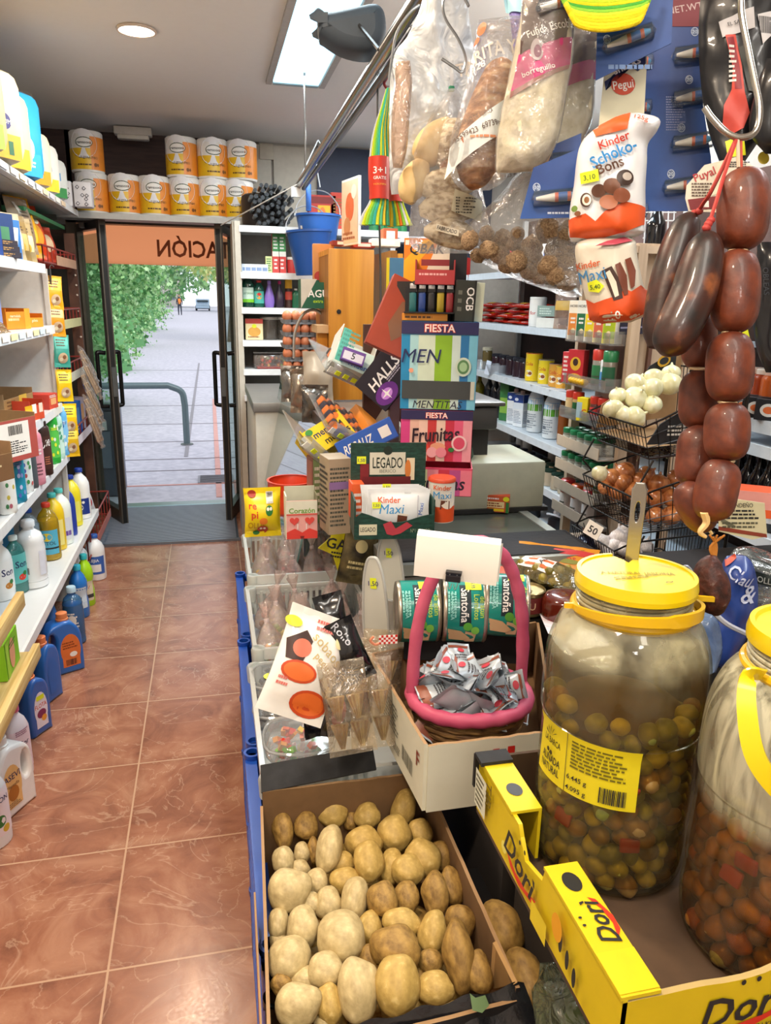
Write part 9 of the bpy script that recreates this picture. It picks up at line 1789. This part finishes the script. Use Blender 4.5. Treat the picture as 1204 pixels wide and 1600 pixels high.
def spj(y,zi,cap,body,lb,h=.085,r=.018,lab='#d8d0c0',nm='spice_jar',x=None,caps=.3):
 b=MB(); b.lathe([(r*.9,0),(r,.003),(r,h*.72),(r*.85,h*.76)],CL('#fff',.3,body,.06) if 0 else M(body,.25,coat=.4),seg=14,cap=True); o=b.build(nm,loc=(x or sx-.018,y,TZ[zi]+.003))
 MB().lathe([(r*1.0,h*.72),(r*1.05,h*.76),(r*1.05,h*.97),(r*.9,h),(0,h)],M(cap,.35,coat=.3),seg=14).build('cap',o); MB().art(cyl_map(r,1,1,pi+.5),[('r',-r*1.3,h*.12,r*1.3,h*.6,M(lab,.5),(10,2)),('l',-r*.8,h*.2,r*.8,h*.35,2,'#4a4a40')],.0005).build('printed_label',o); return tag(o,lb,'jar','spice jars')
OR2=['farthest','second farthest','middle','second nearest','nearest']
for i,(c1_,c2,lb) in enumerate((('#e08a3a','#f0e8d8','orange and white infusion box, farthest in the top tray'),('#1f6a44','#e8e8e0','green and white infusion box in the top tray'),('#e8d020','#f0f0e8','yellow and white infusion box in the top tray'),('#d86a4a','#f0e6a8','fruit printed infusion box in the top tray'),('#a8c020','#e8e060','lime green infusion box, nearest in the top tray'))):
 y=yb-.03-.058*i; b=carton('tea_box',.045,.04,.125,('#e8e6dc',c2),[('r',-.02,.015,.02,.085,M(c1_)),('t','HORN',0,.108,.009,BK,{'mw':.035}),('e',.0,.03,.008,.008,'#f0e0b0'),('l',-.012,.05,.012,.075,2,WH)]); b.location=(sx-.02,y,TZ[0]+.003); b.rotation_euler=(0,0,rad(-62)); tag(b,lb,'box')
b=carton('curry_box',.06,.03,.11,('#b8323a','#c02a34'),[('e',0,.065,.02,.022,'#d8b030'),('e',0,.07,.01,.012,'#3a2420'),('e',.0,.02,.025,.014,'#e8b83a')]); b.location=(sx-.02,yb-.06,TZ[1]+.003); b.rotation_euler=(0,0,rad(-60)); tag(b,'crimson curry box in the second tray of the spice rack','box')
b=carton('curry_box',.03,.03,.1,('#c83a44','#c83a44'),[('l',-.01,.02,.01,.09,5,WH)]); b.location=(sx-.03,yb-.012,TZ[1]+.003); b.rotation_euler=(0,0,rad(-60)); tag(b,'narrow red box at the far end of the second tray','box')
for i in range(5):
 b=MB(); b.ball((0,0,.012),(.016,.012,.011),M('#e8b820',.4),seg=10,rings=6,nz=.2); o=b.build('spice_sachet',loc=(sx-.04,yb-.07-.02*i,TZ[1]+.004)); tag(o,'small yellow sachet in the second tray, %s from the door side'%ORD[i],'sachet','yellow sachets')
spj(ya+.10,1,'#c8362a','#8a8a80','spice jar with a red lid in the second tray',h=.12,r=.022,lab='#2f7a4a'); spj(ya+.035,1,'#1f7a4a','#7a7468','spice jar with a green lid at the near end of the second tray',h=.12,r=.022,lab='#1f5a3c'); spj(ya+.068,1,'#e8ecf0','#e0ecf4','small white and blue nozzle bottle between the red and green lids',h=.09,r=.012,lab='#5a9ad8')
for i,(c,bd,la) in enumerate((('#c83a2c','#b89a70','#d8c090'),('#c83a2c','#a88a5a','#1f5a34'),('#c83a2c','#5a2a24','#c83a3a'),('#c83a2c','#7a2a2a','#5a1a24'))):
 spj([yb-.03,yb-.08,ya+.10,ya+.05][i],2,c,bd,'red capped spice jar, %s in the third tray'%OR2[[0,1,3,4][i]],h=.085,lab=la)
b=carton('yeast_box',.04,.03,.075,('#e8d820','#ecdc28'),[('r',-.02,.01,.0,.06,'#a8c8d8'),('t','C',.008,.03,.02,'#d8402a')]); b.location=(sx-.03,ya+.15,TZ[2]+.003); b.rotation_euler=(0,0,rad(-60)); tag(b,'bright yellow box between the red capped jars','box')
for zi,nn in ((3,'fourth'),(4,'fifth')):
 for i in range(5):
  for j in range(2): spj(yb-.04-.05*i,zi,'#127a4c','#8a9088','green capped spice jar, %s in the %s row of the %s tray'%(OR2[i],('front','back')[j],nn),h=.06,lab='#c8ccc4',x=sx-.022+.042*j)
spj(ya+.09,5,'#e8641e','#d8802a','orange capped spice jar in the sixth tray',h=.075,lab='#e8e0d8'); spj(ya+.03,5,'#2a6a3a','#8a8a60','dark green capped jar at the near end of the sixth tray',h=.065)
for i,(c,bd) in enumerate((('#c8343a','#c87a7a'),('#e8641e','#d8702a'),('#c8303a','#9a9490'))): spj(yb-.06-.08*i,6,c,bd,['red capped','orange capped','crimson capped'][i]+' spice jar in the lowest clear tray',h=.115,r=.024,lab='#ece6e4')
o=MB().ball((0,0,.03),(.05,.04,.035),CL('#3a3a80',.6,'#2a2a60',.1,bump=.4),seg=16,rings=10,nz=.3,ns=2).build('blue_bag',loc=(sx-.0,ya+.08,.812)); tag(o,'small dark blue plastic bag at the foot of the spice rack','bag')
b=MB(); b.box(0,0,0,.17,.012,.11,M('#161a3a',.3)); b.art(plane_map((0,-.0065,0),(1,0,0),(0,0,1)),[('l',-.07,-.04,.07,-.03,1,'#8a90b8'),('r',-.06,-.01,.05,.03,'#2a3a80'),('t','Café',.0,.012,.02,'#c8c8e0')],.0005); o=b.build('dark_blue_box'); put(o,F(998,492,2.2,-6,-4)); tag(o,'dark blue box behind the Kinder Maxi pack','box')
# ================================================================ SHELVES BEHIND THE COUNTER
XR=1.8; rs=thing('wall_shelving','white shelving along the right wall behind the counter','shelf',(0,0,0)); SHB=M('#cfdbe6',.35,var=.01)
for z in (1.785,1.468,1.15,.85,.60,.33):
 b=MB(); y0_=1.3 if z in (1.15,.85,.60,.33) else 2.7; b.box(XR+.2,(y0_+5.25)/2,z-.012,.4,5.25-y0_,.022,SHB); b.box(XR,(y0_+5.25)/2,z-.016,.012,5.25-y0_,.04,M('#dfe9f2',.3)); b.build('shelf',rs)
for y in (5.2,4.25,3.3,2.35,1.4): MB().box(XR+.38,y,1.1,.03,.03,2.1,M('#b5b3ae',.5)).build('upright',rs)
MB().box(XR+.42,3.3,1.1,.01,4.0,2.1,MX('brown_backing','#3a2620','#4d332a',4,.7)).build('back_panel',rs)
ex_=thing('wall_shelving','white shelving across the back wall behind the counter','shelf',(0,0,0))
for z in (2.03,1.785,1.468,1.15): b=MB(); b.box(1.55,5.5,z-.012,.52,.36,.022,SHB); b.box(1.55,5.32,z-.016,.52,.012,.04,M('#dfe9f2',.3)); b.build('shelf',ex_)
MB().box(1.56,5.72,1.1,.6,.02,2.0,M('#2a3040',.6)).build('back_panel',ex_)
def prx(p): c=RW.transposed()@(V(p)-V((0,0,EYE))); return CX+FPX*c.x/c.z
def ony(px,z,x=XR+.1):
 lo,hi=1.3,6.5
 for _ in range(40):
  m=(lo+hi)/2
  if prx((x,m,z))>px: lo=m
  else: hi=m
 return V((x,lo,z+.001))
YL2={'1.468':1.468}
def onr(o,px,z,lb,cat,x=XR+.1,rz=-60,g=None): o.location=ony(px,z,x); o.rotation_euler=(0,0,rad(rz)); return tag(o,lb,cat,g)
R=random.Random(31)
for i in range(16):
 o=pouch('red_snack_bag',.2,.13,.035,['#c8281c','#b8241a','#d83a24'][i%3],[('r',-.03,.04,.03,.09,'#e8b83a'),('l',-.08,.02,.08,.03,1,WH)],seed=300+i); c=i%4; l_=i//4
 p=ony(752+24*c+6*(l_%2),1.468,XR+.12); o.location=(p.x,p.y,1.478+.034*l_); o.rotation_euler=(rad(-84),0,rad(-70+R.uniform(-12,12))); tag(o,'red snack bag, %s from the bottom, %s from the left in the pile'%(ORD[l_],ORD[c]),'bag','pile of red snack bags')
onr(carton('salt_box',.09,.06,.12,('#dfe3e8','#d8dce4'),[('e',0,.08,.025,.02,'#3a5aa8'),('r',-.03,.02,.03,.05,'#c83a3a')]),742,1.468,'white box with a blue oval left of the red snack bags','box')
onr(bottle('flour_roll',.17,.05,'#e6e4e0',None,lab=(.1,.9),lcol='#eceae6',shape='can',art=lambda w,a,b:[('t','flor',0,.08,.02,RED)]),838,1.468,'white cylindrical pack right of the red snack bags','tub')
onr(carton('sponge_pack',.13,.06,.06,('#7a9088','#8aa098'),[('l',-.05,.01,.05,.05,3,'#c8d8d0')]),858,1.53,'grey green sponge pack on top of the white box','box')
onr(carton('white_box',.15,.08,.055,('#d8d8d0','#dedcd4'),[]),860,1.468,'plain white flat box under the sponge pack','box')
o=pouch('pasta_bag',.14,.2,.07,CL('#f8f0e8',.4,'#b8907a',.1,bump=.5),[('r',-.05,.1,.05,.15,'#c8a04a')],seed=330); onr(o,880,1.468,'clear bag of pasta at the right end of the upper shelf','bag')
for i,(px,c) in enumerate(((795,'#b82a34'),(812,'#a02430'),(700,'#c8342c'),(722,'#c02c28'),(860,'#e8e4e0'),(845,'#3a4a9a'))):
 o=carton('product_box',.1,.06,.14,(c,c),[('r',-.035,.03,.035,.1,M('#f0e8e0' if i!=4 else '#3a66b8')),('l',-.03,.04,.03,.09,4,BK)]); onr(o,px,1.785,'%s box on the highest shelf behind the counter'%(['crimson','dark red','bright red','scarlet','white and blue','indigo'][i]),'box')
for i,px in enumerate((775,786,797,808,818)):
 onr(bottle('jam_jar',.12,.034,'#2f1a24','#20202a',lab=(.15,.6),lcol=['#c84a8a','#d86a9a','#c8c0c8','#b85a80','#d8b8c8'][i],shape='jarp',rough=.2),px,1.15,'dark jam jar with a pink label, %s from the left on the middle shelf'%ORD[i],'jar',g='jam jars')
for i,(px,w_,h_,c,cp,lb) in enumerate(((832,.05,.165,'#ecc81c','#c8342a','large yellow cocoa tub with a red lid'),(851,.045,.14,'#ecd02a','#3a3a8a','yellow tub with an indigo lid'),(868,.045,.13,'#d89a3a','#2a2a6a','amber tub with an orange label beside the yellow ones'),(878,.04,.12,'#e8a83a','#d8c83a','small orange tub near the spice rack'))):
 onr(bottle('cocoa_tub',h_,w_,c,cp,lab=(.1,.8),lcol=c,shape='can',cap_r=w_*1.02,art=lambda w,a,b:[('t','Cola',0,a+(b-a)*.75,.02,RED),('e',0,a+.03,.025,.02,'#e8e0c8'),('e',.01,a+.03,.012,.01,'#8a4a2a')]),px,1.15,lb,'tub')
for i,(px,lb) in enumerate(((892,'glass jar with pickles next to the spice rack'),(760,'small dark bottle at the left end of the middle shelf'))): onr(bottle('pickle_jar',.15,.035,'#6a5a34','#c8c0a8',lab=(.1,.5),lcol='#d8d4c8',shape='jarp',rough=.2),px,1.15,lb,'jar')
for i,(px,lb) in enumerate(((748,'clear open food tray with a white label strip, left'),(777,'clear open food tray with a white label strip, right'))):
 b=MB(); b.lathe([(.06,0),(.08,.06),(.085,.062)],CL('#fff',.35,'#c8d4e0',.08),seg=16,cap=False); b.box(-.05,-.05,.03,.04,.002,.09,M('#d0dcee',.5),X=Matrix.Rotation(.2,4,'Y')); o=b.build('clear_tray'); o.name='food_tray'; onr(o,px,1.15,lb,'tray',x=XR+.04)
for i,(px) in enumerate((810,850,880)): b=MB(); b.box(0,0,.001,.14,.1,.0015,M('#c8ccd8',.5)); o=b.build('price_sheet'); onr(o,px,1.15,'flat printed sheet lying on the middle shelf edge, %s from the left'%ORD[i],'paper',x=XR+.06)
onr(bottle('oil_bottle',.27,.038,'#a8a02a','#8a7a20',lab=(.15,.4),lcol='#c8d820',clear=True,liq='#a89820',shape='wine'),747,.85,'yellow oil bottle on the bottle shelf','bottle')
for i,(px,lb) in enumerate(((762,'dark wine bottle beside the oil'),(772,'second dark wine bottle beside the oil'),(781,'third dark wine bottle beside the oil'))): onr(bottle('wine_bottle',.29,.036,'#15161c','#1a1a20',lab=(.15,.55),lcol=['#dfe3ea','#2a3a3a','#c8c8b8'][i],shape='wine',rough=.15),px,.85,lb,'bottle')
onr(carton('juice_carton',.07,.07,.26,('#2f6a3a','#3a7a44'),[('r',-.03,.05,.03,.15,'#8ab84a')]),790,.85,'tall dark green carton between the wine and the milk','carton')
def milk(px,cap,top_,mid,lb):
 o=carton('milk_carton',.075,.075,.2,('#e9edf2','#e9edf2'),[('r',-.037,.15,.037,.2,M(top_)),('r',-.037,.11,.037,.15,M(mid)),('l',-.03,.02,.03,.1,8,'#9aa4b8'),('e',-.015,.17,.014,.01,'#dfe6f2')],side=[('r',-.037,.15,.037,.2,M(top_)),('r',-.037,.11,.037,.15,M(mid)),('l',-.03,.02,.03,.1,8,'#9aa4b8')])
 MB().lathe([(.014,.2),(.014,.222),(0,.223)],M(cap,.4),seg=14).build('cap',o); return onr(o,px,.85,lb,'carton',g='milk cartons')
milk(803,'#d8b8b0','#22408a','#e9edf2','blue topped milk carton, left of the pair'); milk(813,'#d8b8b0','#22408a','#dfe8f4','blue topped milk carton, right of the pair')
for i,px in enumerate((834,859)):
 o=bottle('drink_bottle',.29,.048,'#dfe6ec','#e8eef4',lab=(.02,.72),lcol='#dfe3e6',shape='round',art=lambda w,a,b:[('r',-w,a+.125,w,a+.165,'#5aa02a',(10,1)),('r',-w,a+.165,w,b,'#9ac0e0',(10,1)),('l',-w*.6,a+.02,w*.6,a+.11,7,'#8a94a0'),('e',-.015,a+.06,.014,.01,'#6a7480')],lspan=1.4); onr(o,px,.85,'white drink bottle with a green band, %s one'%('left','right')[i],'bottle',g='green banded bottles')
onr(bottle('vinegar_bottle',.28,.034,'#8a4a1c','#6a3a1a',lab=(.15,.62),lcol='#e0d0b8',clear=False,shape='round',rough=.15),878,.85,'amber brown vinegar bottle beside the white drink bottles','bottle')
onr(bottle('wine_bottle',.31,.038,'#1a120e','#101014',lab=(.2,.52),lcol='#ddd8c4',shape='wine',rough=.12),897,.85,'dark wine bottle with a cream label closest to the spice rack','bottle')
for i in range(9):
 for j in range(2):
  o=bottle('conserve_jar',.095,.036,'#c8bca8' if i<5 else '#b8a890',['#2a2f4a','#1f3a30'][i>3],lab=(.1,.6),lcol=['#d8d0c8','#cfc8b8','#a8c0a0'][(i+j)%3],shape='jarp',cap_r=.036); onr(o,800+11.5*i+j*3,.60,'squat conserve jar, %s from the left in the %s row of the jar shelf'%(ORD[i],('front','back')[j]),'jar',x=XR+.06+.085*j,g='conserve jars')
for i,(px,c,lb) in enumerate(((812,'#e0dcd8','white paper cup stack at the rear of the jar shelf, left'),(822,'#d8d0c8','white paper cup stack at the rear of the jar shelf, right'),(862,'#cfc4b8','tall pale jar at the rear of the jar shelf'),(878,'#a88a70','brown topped jar at the rear of the jar shelf'))): onr(bottle('tall_jar',.19,.034,c,'#3a2a24',lab=(.1,.6),lcol='#e8e4e0',shape='can',cap_r=.034,cap_h=.02),px,.60,lb,'jar',x=XR+.22)
for i,(px,lb) in enumerate(((880,'dark blue bottle lying at the right end of the jar shelf'),(905,'blue plastic pack next to the spice rack on the jar shelf'))):
 o=MB().ball((0,0,.035),(.07,.04,.035),CL('#2a3a90',.7,'#1f2a70',.08,bump=.3),seg=16,rings=10,nz=.2,ns=2).build('blue_pack'); onr(o,px,.60,lb,'pack')
for i,px in enumerate((800,830,868)):
 b=MB(); b.lathe([(.05,0),(.055,.01),(.05,.08),(.02,.1)],M('#15161c',.3),seg=18); b.tube(spl([(-.05,-.02,.1),(-.03,-.05,.115),(.04,-.05,.115),(.05,-.02,.1)],4),.006,M('#e0e4ec',.4),6); b.lathe([(.02,.1),(.024,.12),(.018,.135),(0,.136)],M('#dfe4ec',.4),seg=14); o=b.build('black_jug'); onr(o,px,.33,'black jug with a white handle, %s from the left on the lowest shelf'%ORD[i],'jug',g='black jugs')
for i in range(4):
 o=bottle('sauce_jar',.16,.042,['#a8431c','#b8501e','#9a3a1a','#c05a24'][i],'#d8b8a8' if i%2 else '#e8dcd0',lab=(.3,.7),lcol=['#e8a8a0','#d8583a','#2a2a2a','#c84a3a'][i],shape='jarp',rough=.2,cap_r=.03); onr(o,1158+14*i,1.235,'orange red sauce jar beside the chorizo, %s from the left'%ORD[i],'jar',g='sauce jars')
b=MB(); b.box(2.0,1.9,1.222,.38,.9,.02,SHB); b.box(1.806,1.9,1.215,.012,.9,.045,M('#dfe9f2',.3)); b.box(2.0,2.1,1.56,.38,.9,.02,SHB); b.build('shelf',rs)
for i in range(3):
 o=carton('tuna_pack',.09,.06,.07,('#1c1c20','#202024'),[('e',0,.035,.028,.022,'#e0dcd4'),('e',0,.035,.018,.012,'#e0703a')]); onr(o,1163+20*i,1.15 if 0 else 1.236,'black food box with a round white emblem, %s from the left beside the sauce jars'%ORD[i],'box',x=XR+.03,g='black emblem boxes');
for i in range(5):
 for j in range(2):
  o=bottle('beer_bottle',.27,.034,'#120d10','#a8201c' if 0 else '#1a1518',lab=(.12,.42),lcol=['#dfe0e4','#2a3a5a'][j],shape='wine',rough=.12,art=lambda w,a,b:[('e',0,(a+b)/2,.014,.014,RED)]); onr(o,1142+15*i+5*j,.85,'dark wine bottle in the %s row below the sauce shelf, %s from the left'%(('front','back')[j],ORD[i]),'bottle',x=XR+.08+.09*j,g='dark bottles below the sauce shelf')
b=carton('orange_crate',.2,.12,.05,('#e0562a','#e8602e'),[('r',-.12,.02,.1,.06,'#e8a098')]); p=at(1190,800,d=1.75); b.location=p; b.rotation_euler=(0,0,rad(-35)); tag(b,'orange red box lying behind the chorizo at the right edge','box')
b=MB().box(1.2,1.28,.52,.5,.42,1.04,M('#1c1a1c',.7)); o=b.build('dark_cabinet'); tag(o,'dark cabinet behind the olive jars carrying bags','cabinet')
o=hung('frozen_bag',[(868,1135,1165),(880,1128,1176),(905,1122,1182),(935,1118,1184),(965,1112,1180),(1000,1090,1165),(1040,1068,1140)],1.25,.1,M('#2a4590',.35,coat=.2),[('t','Clau',1160,888,18,'#c8d0e8',{'rot':-30,'sh':.3,'mw':40}),('t','&',1172,915,26,'#c8d0e8',{'rot':-20}),('p',[(1132,872),(1148,864),(1150,869),(1134,878)],'#d85a3a')],'dark blue packet with white script between the two olive jars','bag',seed=401,wr=.01)
o=hung('clear_goods_bag',[(858,1148,1168),(868,1140,1190),(880,1150,1225),(910,1160,1240),(940,1165,1240)],1.35,.12,CL('#f0f4f4',.3,'#8a9490',.06,bump=.5,gloss=1.5),[('p',[(1165,874),(1225,886),(1225,902),(1168,892)],'#1f2a24'),('t','ROLLS',1195,889,9,'#c8ccc0',{'rot':-10})],'clear bag with a dark band behind the right jar lid','bag',seed=402,wr=.01)
o=hung('light_blue_bag',[(955,1075,1115),(985,1078,1125),(1020,1085,1128),(1050,1092,1118)],1.15,.05,CL('#c8dcf4',.5,'#7a9ac8',.1,bump=.4),[],'pale blue plastic bag squeezed between the two jars','bag',seed=403,wr=.008)
b=MB(); b.tube(spl([at(1112,955,d=1.1),at(1135,975,d=1.1),at(1165,990,d=1.1)],4),.004,M('#b8bcc8',.4),6); o=b.build('white_strap'); tag(o,'white strap crossing the dark blue packet','strap')
b=MB(); b.tube(spl([at(1065,888,d=1.3),at(1073,885,d=1.3),at(1085,900,d=1.3),at(1095,912,d=1.3)],3),.003,M('#b8bcc8',.3,.6),6); o=b.build('wire_clip'); tag(o,'thin bent wire behind the left jar lid','wire')
wr_=MB();
for i in range(6): p=at(1008+9*i,330,d=2.6); q=at(1004+9*i,430,d=2.6); wr_.tube([p,q],.0025,M('#c8ccd0',.4),5)
for y in (332,345,372,400): wr_.tube([at(1004,y,d=2.6),at(1056,y,d=2.6)],.0025,M('#c8ccd0',.4),5)
o=wr_.build('wire_grid'); tag(o,'white wire grid panel seen between the sweet bag and the dark sausages','grid')
o=bottle('wine_bottle',.24,.03,'#0e0f14','#c8342a',lab=(.1,.4),lcol='#3a2a2a',shape='wine',rough=.12); o.matrix_basis=F(1017,423,2.45); tag(o,'dark bottle with a red neck behind the wire grid','bottle')
b=MB(); b.box(0,0,0,.5,.16,.03,MX('pale_plank','#a8793f','#c4975a',3,.5,stretch=(1,20,20))); o=b.build('wood_plank'); put(o,F(1040,432,2.5,-10)); tag(o,'light wooden shelf plank behind the Kinder packs','plank')
